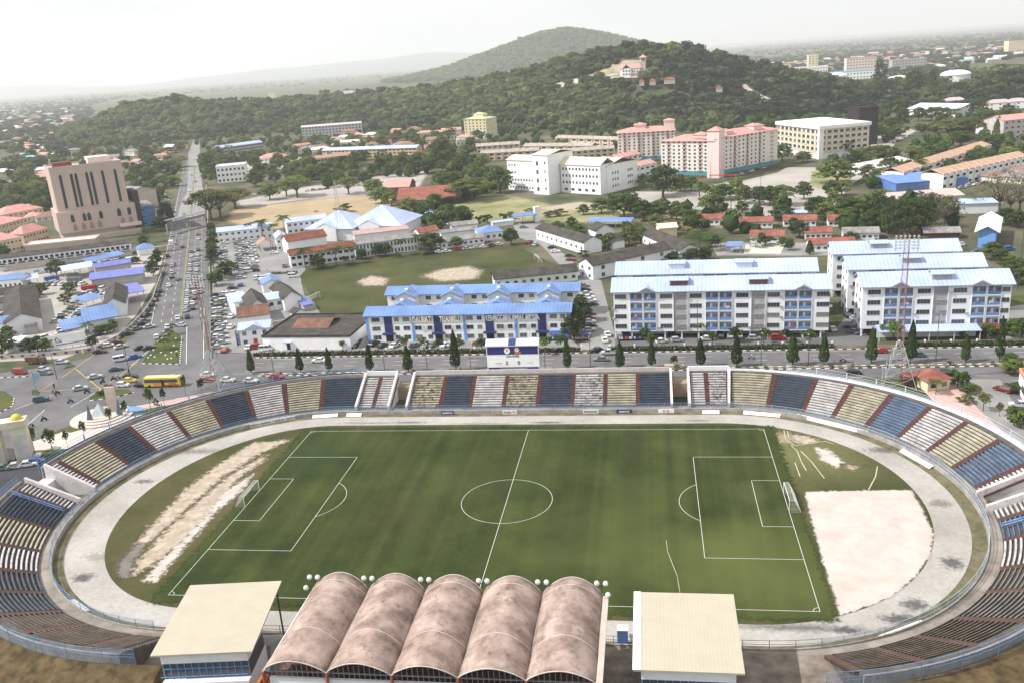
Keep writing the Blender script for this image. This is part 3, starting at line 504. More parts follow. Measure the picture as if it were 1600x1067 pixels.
# gangways through the stand
for (p, q_, lb) in (((1080, 642), (1052, 643), 'brown wall closing the right far gangway'), ((632, 643), (605, 641), 'brown wall closing the left far gangway'), ((1550, 795), (1536, 772), 'pale wall closing the right curve gangway'), ((151, 765), (135, 782), 'reddish wall closing the left curve gangway')):
    i0, i1 = F_(*p), F_(*q_)
    if i1 < i0: i1 += NR
    ringwall('gangway_wall', lb, i0, i1, [(OB-1.6, 0), (OB-1.6, 3.6), (OB+1.4, 3.6), (OB+1.4, 0)], mat('gangway_render', (.3, .23, .16), stain=.3) if p[0] in (1080, 632) else white)
# earth bank behind the lower stands
for a, b, n_ in ((F_(59, 895), il+14, 'earth_bank'), (ir-14, F_(1580, 845), 'earth_bank')):
    q = MB(); band(q, a, b, [(OB+1.7, -1), (OB+1.7, ZB-1.2), (OB+3, ZB-1.6), (OB+12, 2.6), (OB+26, .02), (OB+26, -1)], 4); struct(q.obj(n_, mat('bank_earth', (.045, .033, .018), coord='W', scale=.5, col2=(.14, .1, .05), rough=1)))
q = MB(); q.add([(-42, -58, .1), (46, -58, .1), (46, -110, .1), (-42, -110, .1)], [(0, 1, 2, 3)]); struct(q.obj('rear_yard', asphd)); q = MB(); q.add([(-56, -47.8, .72), (58, -47.8, .72), (58, -59, .72), (-56, -59, .72)], [(0, 1, 2, 3)]); q.add([(-56, -46.2, .71), (58, -46.2, .71), (58, -47.8, .71), (-56, -47.8, .71)], [(0, 1, 2, 3)]); struct(q.obj('stand_apron', mat('brown_apron', (.12, .095, .075), coord='W', scale=.4, col2=(.26, .22, .18))))
# advertising boards on the front wall
purple = mat('purple_board', (.1, .07, .22)); redp = mat('red_print', (.4, .05, .08)); blkp = mat('dark_print', (.05, .05, .07))
def board(px_, py_, w, s, bm_, tm_, label, h=1.0, flat=False):
    i = near(px_, py_, .6, 0); x, y = ov(i, -.35); nx, ny = ov(i, 1); a = math.atan2(ny-y, nx-x)-math.pi/2
    t = empty('advertising_board', (x, y, .1), a, label, 'advertising board', 'boards along the track'); q = MB()
    if flat: q.add([(-w/2, -.9, .05), (w/2, -.9, .05), (w/2, .1, .5), (-w/2, .1, .5), (-w/2, -.9, .0), (w/2, -.9, .0), (w/2, .1, .45), (-w/2, .1, .45)], [(0, 1, 2, 3), (4, 7, 6, 5), (0, 4, 5, 1), (1, 5, 6, 2), (2, 6, 7, 3), (3, 7, 4, 0)])
    else: q.box(-w/2, w/2, -.06, .02, 0, h)
    q.obj('board', bm_, t)
    if s: text('lettering', s, h*.8, tm_, t, (0, -.09, h*.48), (R(90), 0, 0), width=min(w*.85, len(s)*h*.5), depth=.01)
board(699, 645, 3.2, 'astro', purple, whiteb, 'purple board with white lettering left of the halfway line'); board(795, 644.5, 3.6, 'KUSIA TV', whiteb, blkp, 'white board with dark capitals near the halfway line')
board(923, 643.5, 3.8, 'RENGGANG', whiteb, blkp, 'white board with dark capitals right of the scoreboard'); board(974, 643, 3.8, 'astro', navy, whiteb, 'navy board with white lettering right of the scoreboard')
board(1041, 642, 3.8, 'D D', whiteb, redp, 'white board with two red marks beside the right far gangway'); board(1110, 641, 4, '', whiteb, None, 'blank white panel leaning below the right white block', flat=True); board(1190, 645, 8.5, '', whiteb, None, 'long blank white panel lying by the right curve', flat=True)
board(554, 643, 4, '', whiteb, None, 'blank white panel leaning below the left white block', flat=True); board(508, 650, 6.5, '', whiteb, None, 'long white panel lying on the verge at the left', flat=True); board(424, 652, 14, 'stadium stadium / stadium stadium', whiteb, blkp, 'long white banner with small dark writing on the left curve')
board(1308, 655, 17, '', whiteb, None, 'long white banner on the right curve fence'); board(1440, 712, 9, '', whiteb, None, 'white panel lying beside the right curve', flat=True); board(115, 948, 6, '', whiteb, None, 'white panel leaning on the fence at the lower left', flat=True); board(1432, 995, 8, '', whiteb, None, 'white panel leaning on the fence at the lower right', flat=True)
# blue barriers lying across blocks
for p, q_, lb in (((102, 800), (32, 782), 'blue barrier climbing the terrace on the lower left curve'), ((1571, 826), (1598, 812), 'blue barrier climbing the terrace on the lower right curve')):
    a = ov(F_(*p), O0); b = ov(F_(*p), OB); t = MB(); t.tube((*a, Z0+1.0), (*b, ZB+1.0), .1); t.tube((*a, Z0+.5), (*b, ZB+.5), .1)
    for j in range(7):
        f = j/6; x, y = a[0]+(b[0]-a[0])*f, a[1]+(b[1]-a[1])*f; z = Z0+(ZB-Z0)*f; t.tube((x, y, z-.3), (x, y, z+1), .05)
    tag(t.obj('barrier', railb), lb, 'barrier')
# main stand canopy of five vaults
fab = mat('weathered_canopy_fabric', (.2, .14, .115), col2=(.44, .34, .29), scale=.35, stain=.6, bump=.6, rough=.95); fab2 = mat('pale_fabric_seam', (.62, .54, .5), var=.2, scale=1)
t = empty('covered_main_stand', (0, -59, 0), 0, 'stained pinkish canopy of five fabric vaults over the main stand, on white and red steel', 'grandstand')
X0, X1, YF, YN = -20.8, 21.9, -49.6, -68; WV = (X1-X0)/5; ZV = 11.9
for v in range(5):
    xa = X0+v*WV; nu, nv = 20, 26; V = []; F = []
    def cp_(u, s):
        x = xa+WV*u; a = math.sin(math.pi*u)**.8; rise = 2.35-.4*s+.35*math.sin(math.pi*s)
        sag = .35*math.cos(s*math.pi*2)*.5; y = YF+(YN-YF)*s
        y += (.8*a if s < .001 else 0)+(-.5*a if s > .999 else 0)
        z = ZV+rise*a-.5*math.sin(math.pi*s)*(1-a)*.6+(.10 if abs(s-.7) < .02 or abs(s-.06) < .02 else 0)*a
        return (x, y+59, z)
    q = MB()
    for b_i in range(nv+1):
        for a_i in range(nu+1): q.v.append(cp_(a_i/nu, b_i/nv))
    for b_i in range(nv):
        for a_i in range(nu): q.f.append((b_i*(nu+1)+a_i, b_i*(nu+1)+a_i+1, (b_i+1)*(nu+1)+a_i+1, (b_i+1)*(nu+1)+a_i)); q.m.append(0)
    o = q.obj('vault', fab, t, smooth=True); o.data.materials.append(fab); md = o.modifiers.new('thick', 'SOLIDIFY'); md.thickness = .06
    for s in (0, .07, .2, .35, .5, .64, .68, .72, .86, 1):
        q = MB()
        for a_i in range(nu): A = cp_(a_i/nu, s); B = cp_((a_i+1)/nu, s); q.tube((A[0], A[1], A[2]+.04), (B[0], B[1], B[2]+.04), .07 if s in (0, 1) else (.05 if s in (.07, .68, .72) else .02), n=4, cap=False)
        q.obj('seam', fab2, o)
for v in range(6):
    x = X0+v*WV; q = MB(); q.tube((x, -1.0+0, 4), (x, -8.9, 11.7), .16); q.tube((x, -8.9, 0), (x, -8.9, 11.7), .22); q.obj('column', redsteel, t)
    q = MB(); q.tube((x, 9.4, 11.75), (x, -8.9, 11.6), .14); q.obj('roof_beam', white, t)
q = MB(); q.box(X0+.6, X1-.6, -8.6, -8.2, 9.6, 10.6); q.obj('rear_parapet', white, t)
q = MB()
for i in range(60): x = X0+.8+(X1-X0-1.6)*i/59; q.box(x-.03, x+.03, -8.25, -8.15, 10.6, 12.6)
q.box(X0+.6, X1-.6, -8.3, -8.1, 11.3, 11.4); q.obj('glazing_bars', metal, t)
q = MB()
for r in range(14): q.box(X0+.5, X1-.5, 10.5-(r+1)*1.15, 10.5-r*1.15, 0, 1.4+r*.62)
q.obj('seating', mat('main_stand_seating', (.16, .09, .08), var=.3, scale=1), t)
q = MB(); q.box(X0+.6, X1-.6, -8.1, -7.9, 0, 9.6); q.obj('rear_wall', grey, t)
q = MB(); q.box(X1+.02, X1+.8, -9.0, 9.2, 11.6, 12.0); q.obj('gutter', mat('pale_gutter', (.5, .4, .35)), t)
# globe floodlights on the front edge of the canopy
xs = [X0+.2]+[X0+WV*i for i in range(1, 5)]+[X1-.2]
for i, x in enumerate(xs):
    t = empty('globe_light', (x, YF-.2, 12.0), 0, 'silver globe lights on the front edge of the vaulted canopy, %s from the left' % nth(i+1), 'light cluster', 'globe lights along the canopy'); q = MB(); q.tube((0, 0, -.6), (0, .6, 1.3), .06); q.tube((-.75, .6, 1.2), (.75, .6, 1.2), .05); q.obj('bracket', dsteel, t)
    for gx, gy, gz in [(-.62, .6, 1.6), (.62, .6, 1.6)]+([(-.95 if i == 0 else .95, -.4, .45)] if i in (0, 5) else []):
        q = MB(); q.ball((gx, gy, gz), .4, 12); q.obj('globe', chrome, t, smooth=True)
# the two side stands with cream roofs
creamr = mat('cream_metal_roof', (.46, .415, .315), rough=.45, wave=3, rib=.93, bump=.35, var=.05); 
for (xa, xb, lb, wcol, lf) in ((-40.4, -26.2, 'left', 'cream', False), (26.2, 40, 'right', 'cream', True)):
    t = empty('side_stand', ((xa+xb)/2, -55, 0), 0, 'flat cream metal roof over a glazed white box stand, %s of the vaulted canopy' % lb, 'grandstand', 'side stands beside the main canopy'); hw = (xb-xa)/2
    if not lf: t.rotation_euler = (0, 0, R(7))
    q = MB(); q.add([(-hw, 8, 10.9), (hw, 8, 10.9), (hw, -7.6, 9.9), (-hw, -7.6, 9.9), (-hw, 8, 10.65), (hw, 8, 10.65), (hw, -7.6, 9.65), (-hw, -7.6, 9.65)], [(0, 1, 2, 3), (4, 7, 6, 5), (0, 4, 5, 1), (1, 5, 6, 2), (2, 6, 7, 3), (3, 7, 4, 0)]); q.obj('roof', creamr, t)
    if lf: q = MB(); q.add([(-hw-.05, 8.05, 10.95), (-hw+.95, 8.05, 10.95), (-hw+.95, -7.65, 9.95), (-hw-.05, -7.65, 9.95)], [(0, 1, 2, 3)]); q.obj('ridge_flashing', whiteb, t)
    q = MB(); q.box(-hw+1, hw-1, -7.2, 0, 0, 5.4); q.box(-hw+1, hw-1, -7.0, 0, 8.0, 9.6); q.obj('wall', white, t)
    q = MB(); q.box(-hw+1.1, hw-1.1, -6.8, -.2, 5.4, 8.0); q.obj('glazing', glass, t)
    q = MB()
    for i in range(13): x = -hw+1.05+(2*hw-2.2)*i/12; q.box(x, x+.1, -6.92, -6.8, 5.4, 9.6)
    q.box(-hw+1, hw-1, -7.9, -7.8, 6.4, 6.5); q.box(-hw+1, hw-1, -6.95, -6.8, 7, 7.08); q.obj('mullions', railb, t)
    q = MB(); q.box(-hw+1, hw-1, -8.0, -7.2, 4.4, 5.5); q.obj('balcony', white, t)
    for x in (-hw+1.5, -hw/3, hw/3, hw-1.5): q = MB(); q.box(x-.25, x+.25, -8.0, -7.6, 3.6, 4.4); q.obj('bracket', white, t)
    for r in range(7): q = MB(); q.box(-hw+.5, hw-.5, 8-(r+1)*1.1, 8-r*1.1, 0, 1.4+r*.6); q.obj('terrace_step', concrete, t)
    for x in (-hw+.5, hw-.5): q = MB(); q.tube((x, 6.5, 0), (x, 6.5, 10.6), .15); q.obj('column', dsteel, t)
q = MB()
for i in range(9): q.prof([(-24.4+i*.42, 6.4-i*.5), (-24.4+(i+1)*.42, 6.4-i*.5), (-24.4+(i+1)*.42, 5.6-i*.5), (-24.4+i*.42, 5.6-i*.5)], -64.5, -61.5)
q.box(-23.8, -21.6, -64.6, -61.4, 0, 3.2)
tag(q.obj('outside_stair', mat('orange_stair_paint', (.45, .15, .05), var=.2)), 'orange-brown outside stair between the left side stand and the vaulted canopy', 'staircase')
# dugout and small things by the main stand
for x, y, w, lb, mt1 in ((-25.5, -42.5, 4, 'small red-roofed dugout left of the vaulted canopy', rred), (24.2, -43.3, 1.6, 'small white bench roof right of the vaulted canopy', whiteb)):
    t = empty('dugout', (x, y, .1), 0, lb, 'dugout'); q = MB(); q.add([(-w/2, 1, 1.9), (w/2, 1, 1.9), (w/2, -1, 2.3), (-w/2, -1, 2.3), (-w/2, 1, 1.8), (w/2, 1, 1.8), (w/2, -1, 2.2), (-w/2, -1, 2.2)], [(0, 1, 2, 3), (4, 7, 6, 5), (0, 4, 5, 1), (1, 5, 6, 2), (2, 6, 7, 3), (3, 7, 4, 0)]); q.obj('roof', mt1, t)
    q = MB(); q.box(-w/2, w/2, -1, -.9, 0, 2.2); q.obj('back_panel', blue, t); q = MB(); q.box(-w/2+.1, w/2-.1, -.8, -.4, 0, .45); q.obj('bench', blue, t)
# scoreboard
t = empty('scoreboard', (-6.7, 60, 0), 0, 'large white and navy scoreboard reading LIGA SUPER 3 0 on posts behind the far stand', 'scoreboard')
q = MB(); q.box(-6.9, 6.9, 0, .5, 5.7, 13.3); q.obj('panel', whiteb, t)
q = MB(); q.add([(-7.1, -.3, 13.2), (7.1, -.3, 13.2), (7.1, 1.6, 14.5), (-7.1, 1.6, 14.5), (-7.1, -.3, 13.0), (7.1, -.3, 13.0), (7.1, 1.6, 14.3), (-7.1, 1.6, 14.3)], [(0, 1, 2, 3), (4, 7, 6, 5), (0, 4, 5, 1), (1, 5, 6, 2), (2, 6, 7, 3), (3, 7, 4, 0)]); q.obj('hood', mat('pale_lilac_sheet', (.52, .56, .7)), t)
q = MB(); q.add([(-1, -.33, 13.22), (.95, -.33, 13.22), (.95, 1.57, 14.53), (-1, 1.57, 14.53)], [(0, 1, 2, 3)]); q.obj('hood_window', navy, t)
deepb = mat('deep_blue_print', (.02, .025, .16), rough=.5)
q = MB(); q.box(-6.7, 6.7, -.04, 0, 10.7, 12.8); q.obj('upper_band', deepb, t); q = MB(); q.box(-6.7, 6.7, -.04, 0, 5.95, 7.2); q.obj('lower_band', deepb, t)
for x, c1, c2 in ((-1.4, whiteb, yellowp), (1.2, whiteb, blue)):
    q = MB()
    if x > 0: q.add([(x+math.cos(a)*.75-.0, -.06, 11.85+math.sin(a)*.75) for a in [i*math.pi/12 for i in range(24)]], [tuple(range(24))]); q.box(x-.6, x+1.1, -.062, -.05, 10.85, 11.35); q.obj('crest_ring', [mat('orange_print', (.5, .15, .06))], t); q = MB()
    s_ = .78 if x < 0 else .5; zc = 11.75 if x < 0 else 12.0
    q.add([(x+math.cos(a)*s_, -.075, zc+math.sin(a)*s_*1.15) for a in [i*math.pi/12 for i in range(24)]], [tuple(range(24))]); q.obj('crest', c1, t)
    q = MB(); q.add([(x+math.cos(a)*s_*.4, -.09, zc+math.sin(a)*s_*.45) for a in [i*math.pi/6 for i in range(12)]], [tuple(range(12))]); q.obj('crest_centre', c2, t)
text('lettering', 'LIGA SUPER', .75, blkp, t, (0, -.03, 10.2), (R(90), 0, 0), width=3.4, depth=.02)
text('numeral', '3', 1.35, deepb, t, (-1.7, -.03, 8.35), (R(90), 0, 0), depth=.02); text('numeral', '0', 1.35, deepb, t, (1.5, -.03, 8.35), (R(90), 0, 0), depth=.02)
q = MB(); q.box(-4.7, -2.9, -.03, 0, 8.2, 8.4); q.box(3.7, 5.3, -.03, 0, 8.3, 8.4); q.obj('team_name_line', grey, t)
q = MB()
for z, a, b in ((6.8, -3.5, 3.7), (6.4, -3.5, 3.7), (6.08, -1.8, 1.6)): q.box(a, b, -.06, -.045, z-.08, z+.1)
q.obj('small_print_line', mat('pale_print', (.4, .45, .6)), t)
for x in (-6, -2, 2, 6): q = MB(); q.tube((x, .3, 0), (x, .3, 5.8), .15); q.obj('post', dsteel, t)
# lattice floodlight masts
def mast(px_, py_, h, head, label, redc, base=3.4, bx=None):
    p = bx or G(px_, py_); t = empty('floodlight_mast', (p.x, p.y, 0), R(-8), label, 'floodlight mast', 'lattice floodlight masts of the stadium')
    q = MB(); q2 = MB(); nl = 16; zb = 11; hh = lambda z: base*(1-z/zb)+.62 if z < zb else .62-.2*(z-zb)/h
    cr4 = [(-1, -1), (1, -1), (1, 1), (-1, 1)]; lv = [0, 2.7, 5.2, 7.5, 9.4, zb]+[zb+(h-zb)*i/14 for i in range(1, 15)]
    for k, (a, b) in enumerate(zip(lv, lv[1:])):
        for i, (cx, cy2) in enumerate(cr4):
            dx, dy2 = cr4[(i+1) % 4]; A = Vector((cx*hh(a), cy2*hh(a), a)); B = Vector((cx*hh(b), cy2*hh(b), b)); D = Vector((dx*hh(b), dy2*hh(b), b)); E = Vector((dx*hh(a), dy2*hh(a), a))
            r_ = .1 if a < zb else .05; (q if a < zb else q2).tube(A, B, r_, n=4, cap=False); (q if a < zb else q2).tube(A, D, r_*.5, n=3, cap=False); (q if a < zb else q2).tube(B, D, r_*.5, n=3, cap=False)
            if a < zb: q.tube(E, B, r_*.5, n=3, cap=False)
    q.obj('splayed_base', metal, t); q2.obj('lattice_shaft', redc, t)
    q = MB(); q.tube((.75, -.6, 0), (.55, -.5, h), .1, n=5); q.obj('ladder', redsteel, t)
    q = MB(); w_ = head[0]*.82/2; zt = h-.2
    for r in range(head[1]): q.tube((-w_, -.5, zt-r*.75), (w_, -.5, zt-r*.75), .05, n=4)
    for s in (-1, 1): q.tube((s*w_, -.5, zt-head[1]*.75), (s*w_, -.5, zt+.2), .06, n=4)
    q.obj('head_frame', dsteel, t); L = MB(); L.tube((0, -.45, 0), (0, -.75, -.08), .17, .31, n=10); lm = L.mesh('lamp', [chrome])
    for r in range(head[1]):
        for c in range(head[0]): part('lamp', lm, t, (-w_+2*w_*c/(head[0]-1), -.1, zt-r*.75))
    return t
mast(0, 0, 38.0, (6, 5), 'tall red and grey lattice floodlight mast on splayed legs in front of the right flats', mat('rusty_grey_steel', (.26, .17, .14)), bx=Vector((90.0, 62.7, 0)))
# ------------------------------------------------------------------ buildings
WM = {}
def win_mesh(w, h, style='plain'):
    k = (round(w, 1), round(h, 1), style)
    if k not in WM:
        f = MB(); e = .07
        f.box(-w/2-e, w/2+e, -.06, 0, -e-.05, 0); f.box(-w/2-e, w/2+e, -.04, 0, h, h+e); f.box(-w/2-e, -w/2, -.04, 0, 0, h); f.box(w/2, w/2+e, -.04, 0, 0, h)
        for i in range(1, max(2, int(w/.8))): x = -w/2+w*i/max(2, int(w/.8)); f.box(x-.03, x+.03, -.035, -.005, 0, h)
        p = MB(); p.box(-w/2, w/2, -.02, -.004, 0, h)
        one = MB(); one.box(-w/2, w/2, -.02, .0, 0, h, 0); one.box(-w/2-e, w/2+e, -.05, 0, -e-.08, 0, 1)
        WM[k] = (f.mesh('window_frame', grey if style != 'white' else whiteb), p.mesh('pane', glass), one.mesh('window', [glass if style != 'dark' else darkin, white]))
    return WM[k]
def window(par, x, y, z, w, h, rz=0, detail=False, style='plain'):
    fr, pa, one = win_mesh(w, h, style)
    if detail: o = part('window', fr, par, (x, y, z), rz); part('pane', pa, o)
    else: o = part('window', one, par, (x, y, z), rz)
    return o
def roof_mesh(kind, L, D, h, rh, ov_, th=.22, ridge=.5):
    q = MB(); x0, x1, y0, y1 = -ov_, L+ov_, -ov_, D+ov_
    if kind == 'gable':
        m_ = D*ridge; p = [(x0, y0, h-.1), (x1, y0, h-.1), (x1, m_, h+rh), (x0, m_, h+rh), (x1, y1, h-.1), (x0, y1, h-.1)]
        q.add(p+[(a, b, c-th) for a, b, c in p], [(0, 1, 2, 3), (3, 2, 4, 5), (6, 9, 8, 7), (9, 11, 10, 8), (0, 6, 7, 1), (5, 4, 10, 11), (0, 3, 9, 6), (3, 5, 11, 9), (1, 7, 8, 2), (2, 8, 10, 4)])
    elif kind == 'gabley':
        m_ = L/2; p = [(x0, y0, h-.1), (x0, y1, h-.1), (m_, y1, h+rh), (m_, y0, h+rh), (x1, y1, h-.1), (x1, y0, h-.1)]
        q.add(p+[(a, b, c-th) for a, b, c in p], [(0, 3, 2, 1), (3, 5, 4, 2), (6, 7, 8, 9), (9, 8, 10, 11), (0, 1, 7, 6), (5, 11, 10, 4), (0, 6, 9, 3), (3, 9, 11, 5), (1, 2, 8, 7), (2, 4, 10, 8)])
    elif kind == 'hip':
        i = min(D, L)/2; a, b = ((i, D/2), (L-i, D/2)) if L >= D else ((L/2, i), (L/2, D-i))
        if abs(a[0]-b[0])+abs(a[1]-b[1]) < .3: a = (L/2, D/2); q.add([(x0, y0, h-.1), (x1, y0, h-.1), (x1, y1, h-.1), (x0, y1, h-.1), (*a, h+rh)], [(0, 1, 4), (1, 2, 4), (2, 3, 4), (3, 0, 4), (0, 3, 2, 1)])
        elif L >= D: q.add([(x0, y0, h-.1), (x1, y0, h-.1), (x1, y1, h-.1), (x0, y1, h-.1), (*a, h+rh), (*b, h+rh)], [(0, 1, 5, 4), (1, 2, 5), (2, 3, 4, 5), (3, 0, 4), (0, 3, 2, 1)])
        else: q.add([(x0, y0, h-.1), (x1, y0, h-.1), (x1, y1, h-.1), (x0, y1, h-.1), (*a, h+rh), (*b, h+rh)], [(0, 1, 4), (1, 2, 5, 4), (2, 3, 5), (3, 0, 4, 5), (0, 3, 2, 1)])
    elif kind == 'shed':
        q.add([(x0, y0, h), (x1, y0, h), (x1, y1, h+rh), (x0, y1, h+rh), (x0, y0, h-th), (x1, y0, h-th), (x1, y1, h+rh-th), (x0, y1, h+rh-th)], [(0, 1, 2, 3), (4, 7, 6, 5), (0, 4, 5, 1), (1, 5, 6, 2), (2, 6, 7, 3), (3, 7, 4, 0)])
    elif kind == 'flat':
        q.box(-.15, L+.15, -.15, D+.15, h, h+.25)
        for a in ((-.15, L+.15, -.15, .15), (-.15, L+.15, D-.15, D+.15), (-.15, .15, .15, D-.15), (L-.15, L+.15, .15, D-.15)): q.box(*a, h+.25, h+.25+max(.2, rh))
    return q
def frame_ab(A, B, zr=0):
    a = G(*A, zr) if len(A) == 2 else Vector(A); b = G(*B, zr) if len(B) == 2 else Vector(B); d = b-a
    return Vector((a.x, a.y, 0)), math.atan2(d.y, d.x), math.hypot(d.x, d.y)
def bld(name, label, cat, A, B, D, h, roof='gable', rh=2, wm=None, rm=None, win=None, ov_=.5, zr=0, base=0, posts=False, group=None, detail=False, ridge=.5, wh=1.3, ww=1.3, wst='plain', Lfix=None):
    o, rz, L = frame_ab(A, B, zr)
    if Lfix: L = Lfix
    o.z = base
    if D < 0: o = o+Vector((math.sin(rz), -math.cos(rz), 0))*(-D); D = -D
    t = empty(name, o, rz, label, cat, group); h = float(h)
    if posts:
        k = max(2, int(L/6)+1); pm_ = MB(); pm_.box(-.12, .12, -.12, .12, 0, h-.3); me = pm_.mesh('post', wm or grey)
        for i in range(k):
            for y in (.3, D-.3): part('post', me, t, (.3+(L-.6)*i/(k-1), y, 0))
    else:
        q = MB(); q.box(0, L, 0, D, -.5 if base == 0 else -3, h)
        if roof == 'gable': q.prof([(0, 0), (0, 0), (0, 0)], 0, 0); q.add([(0, 0, h), (0, D, h), (0, D*ridge, h+rh-.25), (L, 0, h), (L, D, h), (L, D*ridge, h+rh-.25)], [(0, 2, 1), (3, 4, 5)])
        if roof == 'gabley': q.add([(0, 0, h), (L, 0, h), (L/2, 0, h+rh-.25), (0, D, h), (L, D, h), (L/2, D, h+rh-.25)], [(0, 1, 2), (3, 5, 4)])
        if roof == 'shed': q.add([(0, D, h), (L, D, h), (L, D, h+rh-.3), (0, D, h+rh-.3), (0, 0, h), (L, 0, h)], [(0, 1, 2, 3), (4, 3, 0), (5, 1, 2)])
        q.obj('wall', wm or white, t)
    roof_mesh(roof, L, D, h, rh, ov_).obj('roof', rm or rdark, t)
    cnt = 0
    for w in (win or []):
        side, nc, nf = w[:3]; W_ = w[3] if len(w) > 3 else ww; H_ = w[4] if len(w) > 4 else wh; z0 = w[5] if len(w) > 5 else 0
        S = L if side in 'FB' else D; fh = (h-z0)/nf
        for f in range(nf):
            for c in range(nc):
                u = S*(c+.5)/nc; z = z0+fh*f+(fh-H_)*.45; cnt += 1
                if cnt > 98: continue
                if side == 'F': window(t, u, -.01, z, W_, H_, 0, detail, wst)
                elif side == 'B': window(t, u, D+.01, z, W_, H_, math.pi, detail, wst)
                elif side == 'L': window(t, -.01, u, z, W_, H_, -math.pi/2, detail, wst)
                elif side == 'R': window(t, L+.01, u, z, W_, H_, math.pi/2, detail, wst)
    return t, L
def door(t, x, w=1.2, h=2.2, mt_=None, y=-.03):
    q = MB(); q.box(x-w/2, x+w/2, y-.03, y+.02, 0, h); return q.obj('door', mt_ or navy, t)
def slab(t, name, x0, x1, y0, y1, z0, z1, mt_):
    q = MB(); q.box(x0, x1, y0, y1, z0, z1); return q.obj(name, mt_, t)
# ---- five-storey flats
louvre = mat('stair_louvre', (.34, .33, .33), var=.3, wave=0, scale=2)
LAU = []
for c_ in ((.5, .1, .1), (.65, .62, .55), (.12, .2, .3), (.5, .42, .12)): q = MB(); q.box(-.45, -.05, -.02, .02, -.2, .6); q.box(.0, .35, -.02, .02, 0, .6); q.box(.42, .7, -.02, .02, -.1, .6); LAU.append(q.mesh('laundry', mat('laundry_%d' % len(LAU), c_)))
q = MB(); q.box(-.4, .4, -.35, 0, 0, .6); ACM = q.mesh('air_conditioner', grey)
def flats(label, X, Y, L, rot, h, pat, D=11, boxes=(), left=True, gables=(), boxcol=None):
    t = empty('apartment_block', (X, Y, 0), R(rot), label, 'apartment block'); z0 = 2.5; fh = (h-z0-.2)/4
    q = MB(); q.box(0, L, .0, D, z0-.15, h); q.add([(0, 0, h), (0, D, h), (0, D/2, h+2.6), (L, 0, h), (L, D, h), (L, D/2, h+2.6)], [(0, 2, 1), (3, 4, 5)])
    for x in range(0, int(L), 5): q.box(x+.1, x+.5, .3, .8, 0, z0); q.box(x+.1, x+.5, D-.8, D-.3, 0, z0)
    q.box(.3, L-.3, D*.45, D*.6, 0, z0); q.obj('wall', white, t)
    roof_mesh('gable', L, D, h, 2.9, .8).obj('roof', rlight, t)
    for x in boxes:
        b = slab(t, 'roof_tank_room', x-2.6, x+2.6, 1.5, 4.5, h+.6, h+2.9, boxcol or grey); roof_mesh('gable', 5.2, 3.4, 0, .7, .3).obj('tank_room_roof', rlight, b); b.children[0].location = (x-2.6, 1.3, h+2.9)
    for x in gables:
        q = MB(); q.add([(x-2.6, -.95, h-.05), (x+2.6, -.95, h-.05), (x, -.95, h+1.35), (x, 3.4, h+1.4)], [(0, 1, 2), (0, 2, 3), (1, 3, 2)]); g_ = q.obj('roof_gablet', rlight, t); q = MB(); q.add([(x-1.9, -1.0, h+.05), (x+1.9, -1.0, h+.05), (x, -1.0, h+1.05)], [(0, 1, 2)]); q.obj('gablet_vent', rgrey, g_)
    win_l = win_mesh(3.4, 1.25); cnt = 0
    bal = MB(); bal.box(-1.75, 1.75, -.12, 0, 0, .95, 0); bal.box(-1.75, 1.75, -.02, .02, .95, 2.5, 1); bal.box(-1.75, 1.75, -.03, -.02, 2.4, 2.5, 2); bal.box(-.5, .1, -.04, -.02, .2, 2.2, 2)
    bf = MB(); bf.box(-1.85, 1.85, -.2, .0, -.2, 0); bf.box(-1.87, -1.75, -.2, 0, 0, 2.7); bf.box(1.75, 1.87, -.2, 0, 0, 2.7)
    bme = bal.mesh('balcony', [mat('balcony_panel', (.15, .26, .5), var=.15), mat('balcony_glazing', (.1, .13, .18), rough=.2, var=.5, scale=1.2), grey]); bfe = bf.mesh('balcony_frame', white)
    lo = MB(); lo.box(-1.8, 1.8, -.1, -.02, 0, 1.3)
    for i in range(5): lo.box(-1.8, 1.8, -.2, -.1, .1+i*.26, .17+i*.26)
    lme = lo.mesh('stair_louvre', louvre)
    for kx, kind in pat:
        for f in range(4):
            z = z0+f*fh
            if kind == 'w': o = part('window', win_l[0], t, (kx, -.01, z+.95)); part('pane', win_l[1], o)
            elif kind == 'b':
                o = part('balcony', bme, t, (kx, -.01, z+.12)); part('balcony_frame', bfe, o)
                if rnd.random() < .45: part('laundry', LAU[rnd.randrange(4)], o, (rnd.uniform(-1, .9), -.16, .75))
            if kind == 'w' and rnd.random() < .3: part('air_conditioner', ACM, t, (kx+rnd.choice([-2.2, 2.15]), 0, z+.7))
            elif kind == 's': part('stair_louvre', lme, t, (kx, 0, z+.8))
        if kind == 's':
            for s in (-2, 2): slab(t, 'stair_rib', kx+s-.08, kx+s+.08, -.3, 0, z0, h-.2, white)
            slab(t, 'stair_recess', kx+1.9*0-1.9, kx+1.9, -.02, .0, z0, h-.3, grey)
    for f in range(4):
        for y in (D*.28, D*.72) if left else (): window(t, -.01, y, z0+f*fh+1, 1.4, 1.2, -math.pi/2)
    q = MB()
    for i in range(5): x = 3+i*(L-6)/4; q.box(x-1.2, x+1.2, D*.44, D*.448, 0, 2.1)
    q.obj('ground_door', navy, t); return t
k_ = 62.7/331.
P1_ = [((x-962)*k_, c) for x, c in [(973, 'w'), (998, 'b'), (1019.5, 'b'), (1045, 'w'), (1067, 's'), (1091, 'w'), (1116, 'b'), (1137, 'b'), (1162, 'w'), (1186, 's'), (1209, 'w'), (1235, 'b'), (1256, 'b'), (1282, 'w')]]
